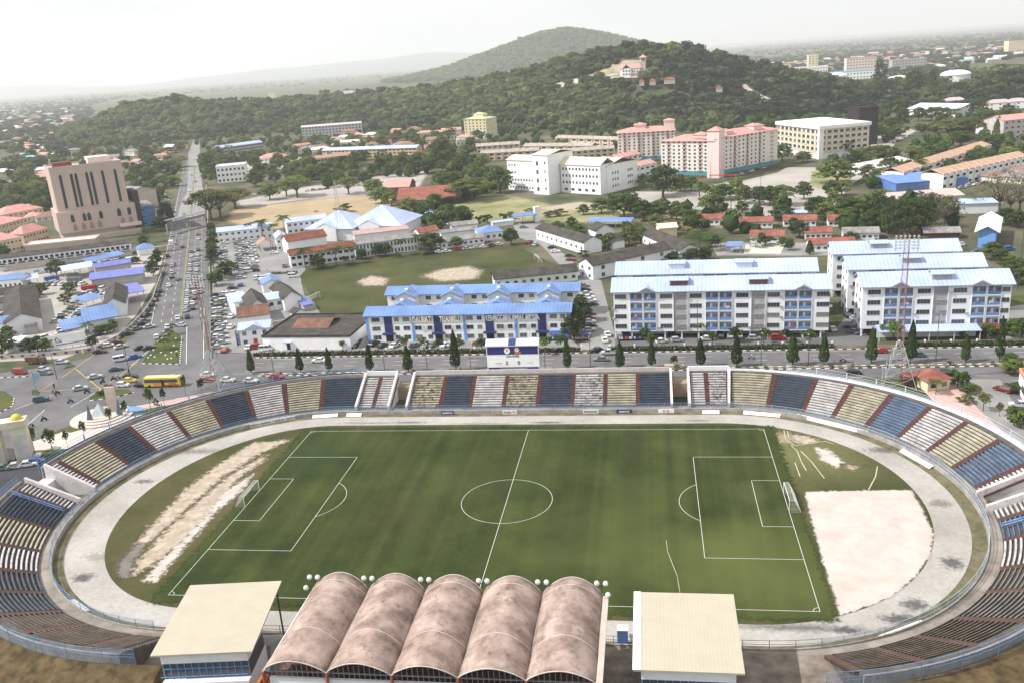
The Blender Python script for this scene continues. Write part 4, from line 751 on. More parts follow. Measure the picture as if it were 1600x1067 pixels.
flats('long white five-storey flats under pale blue roof, nearest the road, left of the lattice mast', 18.1, 104.3, 62.4, -3, 15.1, P1_, boxes=(19.5, 42.5), gables=(10, 55), boxcol=rbrown)
flats('long white flats with pale blue roof directly behind the left roadside flats', 18.6, 126, 61.8, -3.2, 15.1, P1_, boxes=(19, 40), gables=(), boxcol=white)
P2_ = [(x*40/226, c) for x, c in [(18, 'w'), (44, 'b'), (67, 'b'), (94, 'w'), (119, 's'), (148, 'w'), (176, 'b'), (199, 'b'), (212, 'w')]]
flats('white five-storey flats behind the lattice mast, front one of the right three', 89.6, 101.6, 39.6, -1.3, 15.1, P2_, boxes=(21.5,), gables=(10, 31.5))
flats('white flats with pale blue roof, middle one of the right three', 90, 123, 39, -2, 15.1, P2_, boxes=(18.5,))
flats('white flats with pale blue roof, rear one of the right three', 89.6, 145, 39, -2.4, 15.1, P2_, boxes=(14.5,))
t = empty('lean_to_shelter', (93.5, 96.5, 0), R(-1), 'pale blue sheet canopy along the ground floor of the right front flats', 'canopy'); roof_mesh('shed', 27, 4.5, 3.0, .6, .2).obj('roof', rlight, t)
for x in (0, 6.7, 13.4, 20, 26.8): slab(t, 'post', x, x+.15, 0, .15, 0, 3, white)
slab(t, 'back_panel', .2, 27, 4, 4.1, 0, 2.9, white)
# ---- police quarters: two three-storey blocks with banner letters
t, L = bld('office_block', 'white three-storey block with bright blue roof and banner letters beside the road', 'office block', (-61.3, 106.6, 0), (4.4, 105.4, 0), 8, 8.9, 'gable', 1.9, white, rblue, ov_=.8)
pxm = lambda px: (px-578)*65.7/311.
for i, px_ in enumerate((612.5, 690, 769, 848)):
    x = pxm(px_); b = slab(t, 'dark_stair_bay', x-1.35, x+1.35, -.12, 0, 2.9, 8.7, navy); door(t, x, 2.4, 2.4, darkin, -.06); slab(t, 'entrance_canopy', x-2, x+2, -1.3, 0, 2.5, 3.0, navy)
for px_ in (578.5, 650.5, 730.5, 808.5, 886): x = pxm(px_); slab(t, 'blue_pilaster', x-.3, x+.5, -.15, 0, 0, 8.8, skyb)
for x0, x1 in ((586, 597), (622, 644), (655, 680), (701, 724), (735, 757), (781, 803), (815, 838), (861, 882)):
    for f in range(3):
        for j, xx in enumerate((x0+4, x1-3)):
            if x0 == 861 and f == 0: continue
            window(t, pxm(xx), -.01, .9+2.95*f, 2.1 if (j == 0) == (x0 % 2 == 1) else 1.4, 1.25, 0, True)
slab(t, 'blue_awning', pxm(860), pxm(884), -.9, -.02, 1.6, 2.9, blue)
cr_m = mat('banner_letter', (.75, .66, .48)); gl = mat('dim_banner_letter', (.55, .55, .56))
for s, a, b, mt2 in (('DAULAT', 652, 681, cr_m), ('TUANKU', 694, 724, cr_m), ('KEBANGGAAN', 765, 802, gl), ('MALAYSIA', 808, 845, gl)): text('banner_letters', s, 2.5, mt2, t, (pxm((a+b)/2), -.95, 7.35), (R(90), 0, 0), width=pxm(b)-pxm(a), depth=.06)
def wings(t, xs, y0, y1, h, rm, front):
    for x in xs:
        q = MB(); q.box(x-3.6, x+3.6, y0, y1, 0, h-.4); q.add([(x-3.6, y0, h-.4), (x+3.6, y0, h-.4), (x, y0, h+1.5)], [(0, 1, 2)]); w_ = q.obj('stair_wing', white, t)
        q = MB(); m_ = roof_mesh('gabley', 7.2, y1-y0+2, h-.4, 1.9, .5); r = m_.obj('wing_roof', rblue, w_); r.location = (x-3.6, y0, 0); slab(w_, 'vent_cap', x-.5, x+.5, y0+2, y0+3, h+1.4, h+2.0, white)
        if front:
            for s in (-.7, .7): q = MB(); q.box(x+s-.25, x+s+.25, y0-.04, y0, h-1.4, h-.9); q.obj('wing_window', glass, w_)
wings(t, [pxm(x) for x in (622, 698, 774, 850)], 8, 12, 9.2, rblue, False)
t, L = bld('office_block', 'white blue-roofed block with four gabled wings behind the banner block', 'office block', (-61.6, 132.6, 0), (5.2, 130.6, 0), 8, 8.9, 'gable', 1.9, white, rblue, ov_=.8)
k2 = L/297.
wings(t, [(x-605)*k2 for x in (640, 712, 784, 860)], -4.5, 3.5, 9.3, rblue, True)
for x in (616, 671, 688, 743, 760, 816, 832, 890):
    for f in range(3): window(t, (x-605)*k2, -.01, .9+2.95*f, 1.7, 1.2, 0, True)
# ---- hall, left compound
t, L = bld('store_hall', 'low hall with long blank white front wall and sunken dark roof beside the road', 'hall', (-94.8, 100.8, 0), (-64.9, 99.4, 0), 25, 4.1, 'flat', .5, whiteb, rdark)
door(t, 8.8, 1.2, 2.2, darkin); slab(t, 'door_canopy', 7.3, 10.2, -1, 0, 2.5, 2.75, rlight); roof_mesh('gable', 13, 12, 0, 1.6, 0).obj('inner_roof', rbrown, t).location = (6, 9, 4.4)
t, L = bld('compound_office', 'two-storey white office with pale blue roof and triangular gable at the car park corner', 'office', (377, 541), (424, 536), 9, 5.6, 'gable', 1.3, white, rlight, win=[('F', 3, 2, 1.2, 1.2), ('L', 2, 2)], detail=True)
q = MB(); q.add([(1.6, -.55, 5.55), (8.2, -.55, 5.55), (4.9, -.6, 7.1), (4.9, 4.4, 7.2)], [(0, 1, 2), (0, 2, 3), (1, 3, 2)]); g_ = q.obj('front_gable', rlight, t); door(t, L/2, 1.2, 2.2, redp)
bld('compound_hall', 'brown-roofed hall joined to the back of the corner office', 'hall', (376, 520), (423, 514), 9, 5.6, 'gable', 2.6, white, rbrown)
bld('compound_house', 'dark-roofed house between the two blue-roofed annexes of the car park compound', 'house', (391, 505), (422, 500), 19, 5.4, 'gabley', 3, white, rdark)
bld('annexe', 'small white annexe with pale blue roof facing the car park', 'annexe', (369, 492), (393, 487), 9, 4.8, 'shed', 1.4, white, rlight, win=[('F', 1, 1, 2.5, 1.2, 2)])
bld('annexe', 'white annexe with bright blue gabled roof behind the dark-roofed house', 'annexe', (413, 462), (441, 458), 11, 4.4, 'gabley', 1.8, white, rblue)
bld('annexe', 'white annexe with pale blue lean-to roof between two dark roofs', 'annexe', (420, 487), (444, 483), 6, 4.4, 'shed', 1.2, white, rlight, win=[('F', 2, 1, 1.4, 1.4, 1)])
bld('compound_house', 'white gable-ended house with dark roof at the corner of the training field', 'house', (446, 487), (473, 482), 22, 4.8, 'gabley', 2.6, whiteb, rdark)
bld('lean_to', 'violet lean-to roof at the edge of the training field', 'shed', (476, 487), (490, 484), 8, 2.4, 'shed', 1.2, grey, rviolet)
bld('hut', 'tiny dark-roofed hut behind the sunken hall roof', 'hut', (463, 500), (478, 496), 4, 2.6, 'gabley', 1.2, white, rdark)
# ---- station compound behind the car park
bld('barrack_block', 'two-storey white block with pale blue roof beyond the car park, left', 'office block', (342, 381), (427, 372), 8, 6.2, 'gable', 1.8, white, rlight, win=[('F', 9, 2, 1.3, 1.1)])
t, L = bld('barrack_block', 'two-storey white block with pale blue roof left of the big blue hipped roofs', 'office block', (450, 367), (512, 359), 8, 6.6, 'gable', 1.8, white, rlight, win=[('F', 7, 2, 1.4, 1.2)])
slab(t, 'entrance_canopy', L*.35, L*.6, -3, 0, 2.6, 2.9, rlight)
bld('pavilion', 'square brown-tiled open pavilion in the car park', 'pavilion', (406, 394), (428, 391), 9, 3.6, 'gabley', 2.4, trunkm, mat('faded_brown_tiles', (.38, .24, .18), wave=1.6, bump=.4), posts=True)
bld('gabled_office', 'tall white office with pale blue gable roof right of the open pavilion', 'office', (434, 393), (450, 391), 14, 6.4, 'gabley', 2, white, rlight, win=[('F', 2, 2, 1.2, 1.1), ('L', 3, 2, 1.2, 1.1)])
bld('rust_roofed_range', 'long range with rust-red tiled roof behind the palms of the training field', 'office block', (456, 420), (556, 406), 7, 6.2, 'gable', 2, white, rrust, win=[('F', 11, 2, 1.8, 1.3)], wst='dark')
bld('rust_roofed_range', 'rust-red tiled roof range standing back behind the first one', 'office block', (452, 398), (512, 388), 10, 6.4, 'gable', 2.6, white, rrust)
bld('canteen_range', 'white range with tall slit windows and grey roof along the training field', 'office block', (558, 404), (653, 392), 8, 6.6, 'gable', 1.6, white, rgrey, win=[('F', 18, 2, .8, 1.9)])
bld('pink_roof_range', 'long low faded pink sheet roof behind the slit-windowed range', 'shed', (556, 388), (640, 378), 7, 6.6, 'shed', .8, white, mat('faded_pink_sheet', (.45, .3, .27), wave=1.2, bump=.3))
def hipbig(label, cpx, z, w, d, h, rh, rot):
    c = G(*cpx, z); t = empty('great_hall', (c.x, c.y, 0), R(rot), label, 'hall', 'great halls with hipped roofs'); q = MB(); q.box(-w/2, w/2, -d/2, d/2, 0, h); q.obj('wall', white, t)
    q = MB(); a = 1.2; q.add([(-w/2-a, -d/2-a, h-.2), (w/2+a, -d/2-a, h-.2), (w/2+a, d/2+a, h-.2), (-w/2-a, d/2+a, h-.2), (0, 0, h+rh)], [(0, 1, 4), (1, 2, 4), (2, 3, 4), (3, 0, 4), (0, 3, 2, 1)]); q.obj('roof', rlight, t)
    q = MB(); x = -w*.05; q.add([(x-7, -d/2-2.2, h-.1), (x+7, -d/2-2.2, h-.1), (x, -d/2-2.2, h+3), (x, -d/2+8, h+3.4)], [(0, 2, 3), (1, 3, 2)]); q.obj('porch_roof', rlight, t)
    q = MB(); q.add([(x-6.6, -d/2-2, h-.1), (x+6.6, -d/2-2, h-.1), (x, -d/2-2, h+2.8)], [(0, 1, 2)]); q.box(x-6, x+6, -d/2-2, -d/2, 0, h-.1); q.obj('porch_gable', white, t); return t
hipbig('left one of two big halls with pale blue pyramid roofs', (529, 328), 14, 26, 26, 6.5, 7.5, -8); hipbig('right one of two big halls with pale blue pyramid roofs', (597, 320), 15, 31, 28, 6.5, 8.5, -8)
bld('link_building', 'small blue gabled link roof between the two pyramid-roofed halls', 'annexe', (552, 366), (580, 362), 20, 6, 'gabley', 2.5, white, rlight)
# ---- round the training field, right
bld('grey_roof_shed', 'low white shed with grey roof left of the blue entrance roof', 'shed', (690, 374), (746, 368), 6, 3.2, 'gable', 1.0, white, rgrey); bld('grey_roof_shed', 'long grey-roofed range behind the parked cars by the training field', 'shed', (690, 390), (757, 381), 9, 3.4, 'gable', 1.4, white, rgrey, win=[('F', 8, 1, 1.2, 1.1)])
bld('guard_hall', 'white hall with bright blue hipped roof beside the round tree', 'hall', (750, 378), (786, 374), 12, 4.2, 'hip', 2.4, white, rblue, win=[('F', 4, 1, 1.6, 1.4)]); bld('grey_roof_shed', 'white shed with grey roof standing behind the training field carpark', 'shed', (706, 364), (747, 360), 7, 3.6, 'gable', 1.4, white, rgrey)
bld('blue_roof_cottage', 'small cottage with pale blue roof below the red-roofed hall', 'cottage', (672, 345), (690, 342), 7, 3.6, 'gabley', 1.6, white, rlight); bld('orange_roof_cottage', 'cottage with orange-red roof left of the grey sheds', 'cottage', (656, 374), (686, 369), 8, 3.2, 'gable', 2, white, rred)
t, L = bld('gatehouse', 'blue and white gatehouse with blue roof at the top of the lane', 'gatehouse', (804, 352), (838, 348), 5, 4.4, 'gable', 1.2, skyb, rblue, posts=True); slab(t, 'tower', L-.5, L+2.3, 0, 2.5, 0, 8.2, white)
bld('gate_wing', 'low pale roofed wing left of the blue gatehouse', 'shed', (770, 356), (802, 352), 3, 2.6, 'gable', .6, white, rlight)
def longrow(label, A, B, D, h, rh, rm=rdark, win=8, nf=2, wm=white, zr=0, cat='quarters', name='quarters', side='F'):
    return bld(name, label, cat, A, B, D, h, 'gable', rh, wm, rm, win=[(side, win, nf, 1.4, 1.2)], zr=zr)
longrow('long white quarters with dark roof running diagonally beside the lane', (838, 374), (913, 398), 9, 5.4, 2.2, win=10, nf=1); longrow('second diagonal dark-roofed quarters, right of the first and among trees', (1004, 384), (1062, 412), 9, 5.4, 2.2, win=7, nf=1)
t, L = bld('corner_quarters', 'two-storey white quarters with dark roof at the bend of the lane left of the flats', 'quarters', (927, 438), (962, 430), 9, 5.8, 'gable', 2.4, white, rdark, win=[('F', 4, 2, 1.6, 1.4), ('L', 2, 2, 1.2, 1.2)], detail=True, Lfix=40)
longrow('dark-roofed long white house between the training field and banner block', (774, 452), (903, 439), 8, 4.0, 2.2, win=10, nf=1)
bld('villa', 'white gabled villa with dark roof behind the bend of the lane', 'villa', (932, 376), (960, 372), 9, 4.6, 'gabley', 2.6, white, rdark, win=[('F', 2, 1)]); bld('villa', 'smaller dark-roofed white villa right of the gabled one', 'villa', (958, 390), (976, 387), 8, 3.8, 'gable', 2.4, white, rdark)
bld('car_shed', 'long bright blue car shed roof behind the villas', 'car shed', (918, 356), (985, 356), 7, 3.0, 'shed', .8, grey, rblue, posts=True); bld('cream_shed', 'cream-walled shed with tan roof behind the second diagonal quarters', 'shed', (1030, 372), (1058, 370), 8, 4.5, 'gable', 1.5, cream, rtan)
for i, (a, b, s) in enumerate([((1092, 353), (1140, 352), 'left'), ((1157, 358), (1207, 357), 'second'), ((1224, 355), (1275, 354), 'third'), ((1294, 355), (1345, 354), 'right')]):
    bld('terrace_quarters', 'red-brown roofed quarters in the upper row behind the flats, %s' % ('leftmost' if i == 0 else nth(i+1)+' from the left'), 'quarters', a, b, 8, 3.2, 'gable', 1.8, white, rred, win=[('F', 6, 1, 1.4, 1.1)], group='red-roofed quarters')
bld('terrace_quarters', 'low white quarters with red-brown roof directly behind the pale ball court', 'quarters', (1172, 380), (1224, 380), 8, 3.2, 'gable', 1.8, white, rred, win=[('F', 6, 1, 1.4, 1.1)], group='red-roofed quarters')
bld('terrace_quarters', 'low white quarters with red-brown roof right of the pale ball court row', 'quarters', (1258, 375), (1299, 374), 8, 3.2, 'gable', 1.8, white, rred, win=[('F', 5, 1, 1.4, 1.1)], group='red-roofed quarters')
bld('terrace_quarters', 'low red-brown roofed quarters nearest the rear flats', 'quarters', (1264, 394), (1335, 392), 8, 3.2, 'gable', 1.8, white, rred, win=[('F', 7, 1, 1.4, 1.1)], group='red-roofed quarters')
bld('terrace_quarters', 'low quarters with grey-white roof right of the red-roofed rows', 'quarters', (1318, 376), (1373, 375), 8, 3.2, 'gable', 1.8, white, rgrey, win=[('F', 6, 1, 1.4, 1.1)])
bld('carport', 'small blue carport roof between ball court and palms', 'carport', (1136, 396), (1158, 396), 6, 3, 'shed', .6, grey, rblue, posts=True); bld('bus_shelter', 'long pale blue shelter roof behind the upper row of red roofs', 'shelter', (1206, 343), (1260, 342), 5, 3, 'shed', .5, grey, rlight, posts=True)
bld('blue_hall', 'blue hall with glaring white gabled roof at the right edge beyond the flats', 'hall', (1527, 387), (1554, 388), 30, 6.5, 'gabley', 2.4, skyb, rwhite, ov_=1.5); bld('brown_hut', 'small brown-roofed hut left of the blue hall', 'hut', (1444, 375), (1500, 374), 8, 3, 'gable', 1.6, brick, rgrey); bld('pale_shed', 'pale blue roofed hall behind the bare trees at the right', 'hall', (1500, 335), (1562, 333), 9, 5, 'gable', 1.5, white, rlight)
bld('market_hall', 'long angular blue roofed hall above the casuarina trees', 'hall', (1400, 300), (1512, 290), 22, 4.5, 'shed', 1.6, blue, mat('blue_sheet', (.16, .26, .55), wave=1.2, bump=.3), zr=0); bld('market_hall', 'pale green and pink roofed hall in front of the angular blue roof', 'hall', (1395, 325), (1505, 317), 20, 4, 'gable', 2, mat('pale_green_wall', (.45, .58, .47)), mat('faded_salmon_sheet', (.6, .42, .4), wave=1.2, bump=.3))
t, L = bld('service_building', 'white building with orange-red roof edge cut off by the right border', 'building', G(1590, 610), G(1640, 700), 14, 4.8, 'flat', .8, whiteb, mat('orange_fascia', (.6, .28, .18)), win=[('F', 3, 1, 3, 1.8), ('L', 2, 1, 2, 1.5)])
bld('kiosk', 'square kiosk with red hipped roof beside the lattice mast', 'kiosk', (1449, 612), (1483, 607), 6, 3.0, 'hip', 1.8, cream, rred, ov_=.7, win=[('F', 2, 1, 1.4, 1.2)]); bld('kiosk', 'tiny shelter with flat red roof between lattice mast and kiosk', 'shelter', (1413, 605), (1427, 604), 3, 2.4, 'flat', .2, brick, rred)
t = bld('bus_stop', 'brown-roofed shelter partly behind cypress at the right front flats', 'shelter', (1536, 527), (1576, 525), 4, 2.6, 'gable', 1.2, brick, rrust, posts=True)
# ---- pink tower, upper left
t = empty('office_tower', (-306.6, 309, 0), math.atan2(25, 29.6), 'tall pink tower with dark arched window strips, beyond the left market', 'tower'); H_ = 41.5; L = 38.7
slab(t, 'wall', 0, L, 0, 26, 8, H_, pinkw); slab(t, 'lower_storeys', -1.5, L+2.5, -3, 26, 5, 17.5, pinkw); slab(t, 'recessed_base', 0, L+1, -1.5, 24, 0, 5.2, pinkw); roof_mesh('flat', L, 26, H_, 1.1, 0).obj('roof', pinkw, t)
def arch(x, w, z0, z1, y, mt_=glass, nm='arched_window'):
    q = MB(); P = [(x-w/2, z0), (x+w/2, z0), (x+w/2, z1-w*.6), (x+w*.25, z1-w*.2), (x, z1), (x-w*.25, z1-w*.2), (x-w/2, z1-w*.6)]; q.add([(a, y, b) for a, b in P]+[(a, y-.12, b) for a, b in P], [tuple(range(6, -1, -1)), tuple(range(7, 14))]+[(i, (i+1) % 7, 7+(i+1) % 7, 7+i) for i in range(7)]); return q.obj(nm, mt_, t)
deepg = mat('deep_green_glass', (.02, .035, .04), rough=.2)
for x in (5.0, 10.8, 13.2, 19.0, 21.5, 27.5, 34.4): arch(x, 1.5, 19, H_-3.2, -.05, deepg, 'window_strip')
for x, w in ((6.5, 1.9), (12.8, 1.9), (15.4, 1.9), (21.8, 1.9), (31.8, 2), (37.4, 2)): arch(x, w, 11, 15.6, -3.05, deepg)
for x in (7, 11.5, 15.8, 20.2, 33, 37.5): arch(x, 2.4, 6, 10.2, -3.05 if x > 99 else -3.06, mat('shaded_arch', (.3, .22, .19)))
slab(t, 'balcony', L-8, L+4, -5.5, -3, 4.6, 6.4, palepink); slab(t, 'plinth', -8, L+3, -8, -3, 0, 2.6, pinkw); slab(t, 'dark_side_wing', L+2.6, L+6, 0, 20, 0, 24, mat('dark_cladding', (.06, .05, .05)))
slab(t, 'plant_room', 3, 13, 6, 14, H_+.2, H_+3, rrust); q = MB(); q.ball((19, 8, H_+1.6), 2.2, 12); q.obj('water_tank', dsteel, t); slab(t, 'lift_room', 22, 34, 8, 22, H_+.2, H_+4, palepink)
t = bld('shop_block', 'long shophouse with black-mouldy roof running in front of the pink tower', 'shophouses', (-2, 425), (206, 399), 9, 6.4, 'gable', 1.4, white, rdark, win=[('F', 26, 1, 1.6, 1.3, 3), ('F', 14, 1, 3, 1.6, 0)], wst='dark')[0]; slab(t, 'veranda_roof', 0, 84, -3, 0, 2.9, 3.1, rgrey)
bld('pavilion_office', 'white kiosk office with blue hipped roof at the avenue end of the shophouse', 'office', (217, 401), (243, 397), 8, 3.6, 'hip', 2.2, white, rblue)
t = bld('shop_tower', 'bright blue three-storey shop end with fan-shaped grey roofs, right of the pink tower', 'shophouses', (209, 358), (246, 352), 30, 12.5, 'gable', 2, mat('vivid_blue_paint', (.12, .25, .6)), rgrey, win=[('F', 3, 3, 1.6, 1.4)])[0]
bld('shop_row', 'beige shophouses with grey roof behind the blue shop end', 'shophouses', (206, 330), (248, 322), 60, 12.5, 'gabley', 3, beige, rgrey, win=[('R', 16, 3)])
for i, (A, B, D, h, rm) in enumerate([((0, 370), (45, 357), 26, 7, rpink), ((-10, 402), (38, 392), 18, 8, rpink), ((8, 352), (70, 340), 18, 7, rpink), ((40, 385), (78, 375), 10, 7, rpink)]):
    bld('school_block', 'cream school block with hipped salmon roof left of the pink tower, %s' % ['nearest the middle', 'nearest the camera', 'farthest back', 'touching the tower base'][i], 'school block', A, B, D, h, 'hip', 4, mat('cream_wall', (.62, .5, .36)), rm, win=[('F', 8, 2, 1.2, 1.2)])
bld('curved_kiosk', 'pale pink curved podium with steps at the foot of the pink tower', 'podium', (40, 395), (150, 384), 12, 3.4, 'flat', .5, pinkw, palepink)
# ---- market area on the left
dk = dict(posts=True)
bld('market_roof', 'large violet-blue market roof, left of the avenue', 'market hall', (146, 454), (224, 444), 13, 5, 'gable', 1.6, grey, rviolet, ov_=1); bld('market_roof', 'narrow violet market roof behind the large violet one', 'market hall', (152, 437), (207, 428), 7, 5.5, 'gable', 1.4, grey, rviolet); bld('market_roof', 'small violet roof end beside the avenue trees', 'market hall', (210, 440), (222, 438), 6, 4, 'gable', 1, grey, rviolet)
bld('market_roof', 'pale sky-blue sheet canopy in the market yard', 'canopy', (103, 440), (149, 432), 14, 5, 'gable', 1.2, grey, mat('pale_cyan_sheet', (.5, .66, .78), wave=1.2, bump=.3), posts=True); bld('market_roof', 'long bright blue canopy behind the pale one', 'canopy', (143, 428), (196, 414), 9, 5.5, 'gable', 1.4, grey, rblue, posts=True)
bld('market_roof', 'violet flat canopy nearest the avenue bend', 'canopy', (197, 476), (228, 470), 14, 4.2, 'shed', 1, grey, rviolet, posts=True)
bld('market_shed', 'long dark-roofed shed running diagonally through the market yard', 'shed', (12, 527), (68, 517), 58, 5, 'gabley', 3, white, rdark) ; bld('market_shed', 'second dark-roofed shed left of the violet flat canopy', 'shed', (166, 498), (199, 493), 30, 5, 'gabley', 2.6, white, rdark)
bld('market_shed', 'bright blue cross-gabled roof with white front at the bend of the wall', 'market hall', (140, 520), (183, 512), 14, 4.6, 'gable', 3.2, white, rblue, ov_=1.2); bld('market_roof', 'low bright blue awning left of the cross-gabled blue roof', 'canopy', (103, 530), (142, 522), 9, 3.4, 'shed', 1.6, grey, rblue, posts=True); bld('market_roof', 'small blue awning beside the second dark shed', 'canopy', (136, 484), (163, 476), 7, 3.4, 'shed', 1, grey, rblue, posts=True)
bld('market_house', 'white house with blue roof at the far left of the market yard', 'house', (-8, 456), (37, 452), 9, 5, 'gable', 1.6, whiteb, rblue, win=[('F', 6, 1, 1, 1.3)]); bld('market_roof', 'pale cyan flat canopy beside the white blue-roofed house', 'canopy', (37, 452), (62, 448), 9, 4, 'shed', .6, grey, rlight, posts=True)
bld('market_house', 'brown-grey roofed long house with pale blue edge behind the white house', 'house', (16, 434), (78, 426), 9, 3.6, 'gable', 2, white, mat('brown_grey_roof', (.17, .14, .12), wave=1.2, bump=.3)); bld('market_house', 'dark-roofed house cut by the left border above the parked cars', 'house', (-30, 480), (36, 470), 9, 4, 'gable', 2, white, rdark); bld('market_house', 'low house with mouldy flat roof below the dark-roofed one', 'house', (-30, 492), (30, 480), 6, 3.2, 'shed', 1, grey, rdark)
bld('market_house', 'blue roof corner at the bottom left of the market yard', 'house', (-20, 527), (24, 520), 8, 4.5, 'gable', 1.6, white, rblue); bld('market_house', 'small white-roofed hut among trees by the boundary wall', 'hut', (12, 550), (36, 547), 5, 3.2, 'shed', .5, white, rwhite); bld('market_house', 'pale grey flat-roofed hut in front of the diagonal dark shed', 'hut', (42, 524), (60, 521), 6, 3, 'flat', .3, grey, rgrey)
t = empty('hoarding', G(79, 549), math.atan2((G(137, 539)-G(79, 549)).y, (G(137, 539)-G(79, 549)).x), 'long white hoarding with a small dark emblem and stripe behind the boundary wall', 'hoarding'); L = (G(137, 539)-G(79, 549)).length
slab(t, 'panel', 0, L, 0, .25, .8, 5.2, whiteb); slab(t, 'stripe', 2, L, -.02, 0, 1.6, 1.9, navy)
q = MB()
for a, b in (((2, 3.9), (2.4, 2.7)), ((2.4, 2.7), (4, 2.7)), ((2.6, 4.3), (4, 2.7)), ((2.6, 4.3), (2.1, 3.3))): q.tube((a[0], -.05, a[1]), (b[0], -.05, b[1]), .12, n=4)
q.obj('emblem', blkp, t)
for i in range(6): x = L*i/5; q = MB(); q.tube((x, .3, 0), (x, .3, .9), .08); q.obj('post', dsteel, t)
# boundary wall with diamond panels along the road bend
pts = [(-20, 562), (60, 558), (130, 552), (150, 548), (185, 530), (207, 512), (226, 492), (240, 470), (250, 440), (256, 425)]
for k, (a, b) in enumerate(zip(pts, pts[1:])):
    o, rz, L = frame_ab(a, b); t = empty('boundary_wall', o, rz, 'grey boundary wall stretch with red diamonds along the market yard, %s from the left' % nth(k+1), 'wall', 'market boundary wall'); slab(t, 'wall', 0, L, 0, .2, 0, 1.6, mat('wall_grey', (.42, .4, .38))); q = MB(); n = max(1, int(L/3.2))
    for j in range(n): x = L*(j+.5)/n; q.add([(x-.8, -.02, .8), (x, -.02, .3), (x+.8, -.02, .8), (x, -.02, 1.3)], [(0, 1, 2, 3)])
    q.obj('diamond_panels', brick, t)
    for x in (0.1, L-.1): slab(t, 'pier', x-.15, x+.15, -.08, .28, 0, 1.8, white)
# roadside fence and hedge
for k, (x0, x1) in enumerate([(-93, -66), (-66, -38), (-38, -10), (-10, 8.6), (17, 46), (46, 80), (98, 132), (132, 165)]):
    y = lambda x: 95.4-(x+96)*.0145; t = empty('roadside_fence', (x0, y(x0), 0), math.atan2(y(x1)-y(x0), x1-x0), 'low fence of white posts and pale rails behind the road, %s stretch from the left' % nth(k+1), 'fence', 'roadside fences'); L = x1-x0; n = int(L/6)
    pm_ = MB(); pm_.box(-.22, .22, -.22, .22, 0, 1.7); me = pm_.mesh('post', whiteb)
    for j in range(n+1): part('post', me, t, (L*j/n, 0, 0))
    slab(t, 'plinth', 0, L, -.08, .08, 0, .5, white); q = MB()
    for j in range(int(L/.5)): q.box(j*.5, j*.5+.05, -.03, .03, .5, 1.4)
    q.box(0, L, -.04, .04, 1.35, 1.42); q.obj('rails', metal, t)
# avenue-side fence of the car park
for k, (a, b) in enumerate([((330, 560), (329, 480)), ((329, 480), (328, 420)), ((328, 420), (326, 360))]):
    o, rz, L = frame_ab(a, b); t = empty('car_park_fence', o, rz, 'pale fence between avenue and car park, %s stretch from the junction' % nth(k+1), 'fence', 'car park fences'); slab(t, 'plinth', 0, L, -.1, .1, 0, .6, concrete); q = MB()
    for j in range(int(L)): q.tube((j, 0, .5), (j, 0, 1.9), .05, n=4)
    q.box(0, L, -.03, .03, 1.8, 1.9); q.obj('rails', metal, t)
# ---- white institute in the middle
o = Vector((-63.9, 436.6, 0)); rz = math.atan2(392.6-436.6, -1.05+63.9); L = 76.7
t = empty('institute', (o.x, o.y, 0), rz, 'dazzling white four-storey institute with pale tan roof in the middle distance', 'institute building')
slab(t, 'wall', 0, 36, 0, 14, 0, 20, whiteb); slab(t, 'middle_wall', 45, L, 2, 16, 0, 18, whiteb); slab(t, 'stair_tower', 31, 44, -9, 16, 0, 25, whiteb); slab(t, 'right_wing', 62, L+.6, 8, 40, 0, 17, whiteb)
for nm, x0, l_, y0, d_, h_, rh, kd in (('left_roof', 0, 36, 0, 14, 20, 2.5, 'gable'), ('tower_roof', 31, 13, -9, 25, 25, 2, 'gable'), ('middle_roof', 45, 31.7, 2, 14, 18, 4, 'gable'), ('wing_roof', 62, 15.3, 7.8, 32, 17, 3.4, 'gable')): r = roof_mesh(kd, l_, d_, h_, rh, .6).obj(nm, rtan, t); r.location = (x0, y0, 0)
for i in range(12):
    for f in range(4 if i < 3 or i > 8 else 2): window(t, 2+i*2.5, -.01, 1.5+f*4.8, 1.3, 1.3)
for i in range(11):
    for f in range(3): window(t, 47+i*2.7, 1.99, 6+f*4.2, 1.4, 1.6)
for i in range(5): window(t, 49+i*5.5, 1.99, 1.6, 2.6, 1.6)
for f in range(4): window(t, 35, -9.01, 2+f*5.4, 1.8, 2.6); window(t, 41.5, -9.01, 3+f*5.4, 1.2, 1.6)
for i in range(6):
    for f in range(3): window(t, L+.61, 14+i*2.6 if i < 3 else 24+i*2, 3+f*4, 1.2, 1.6, math.pi/2)
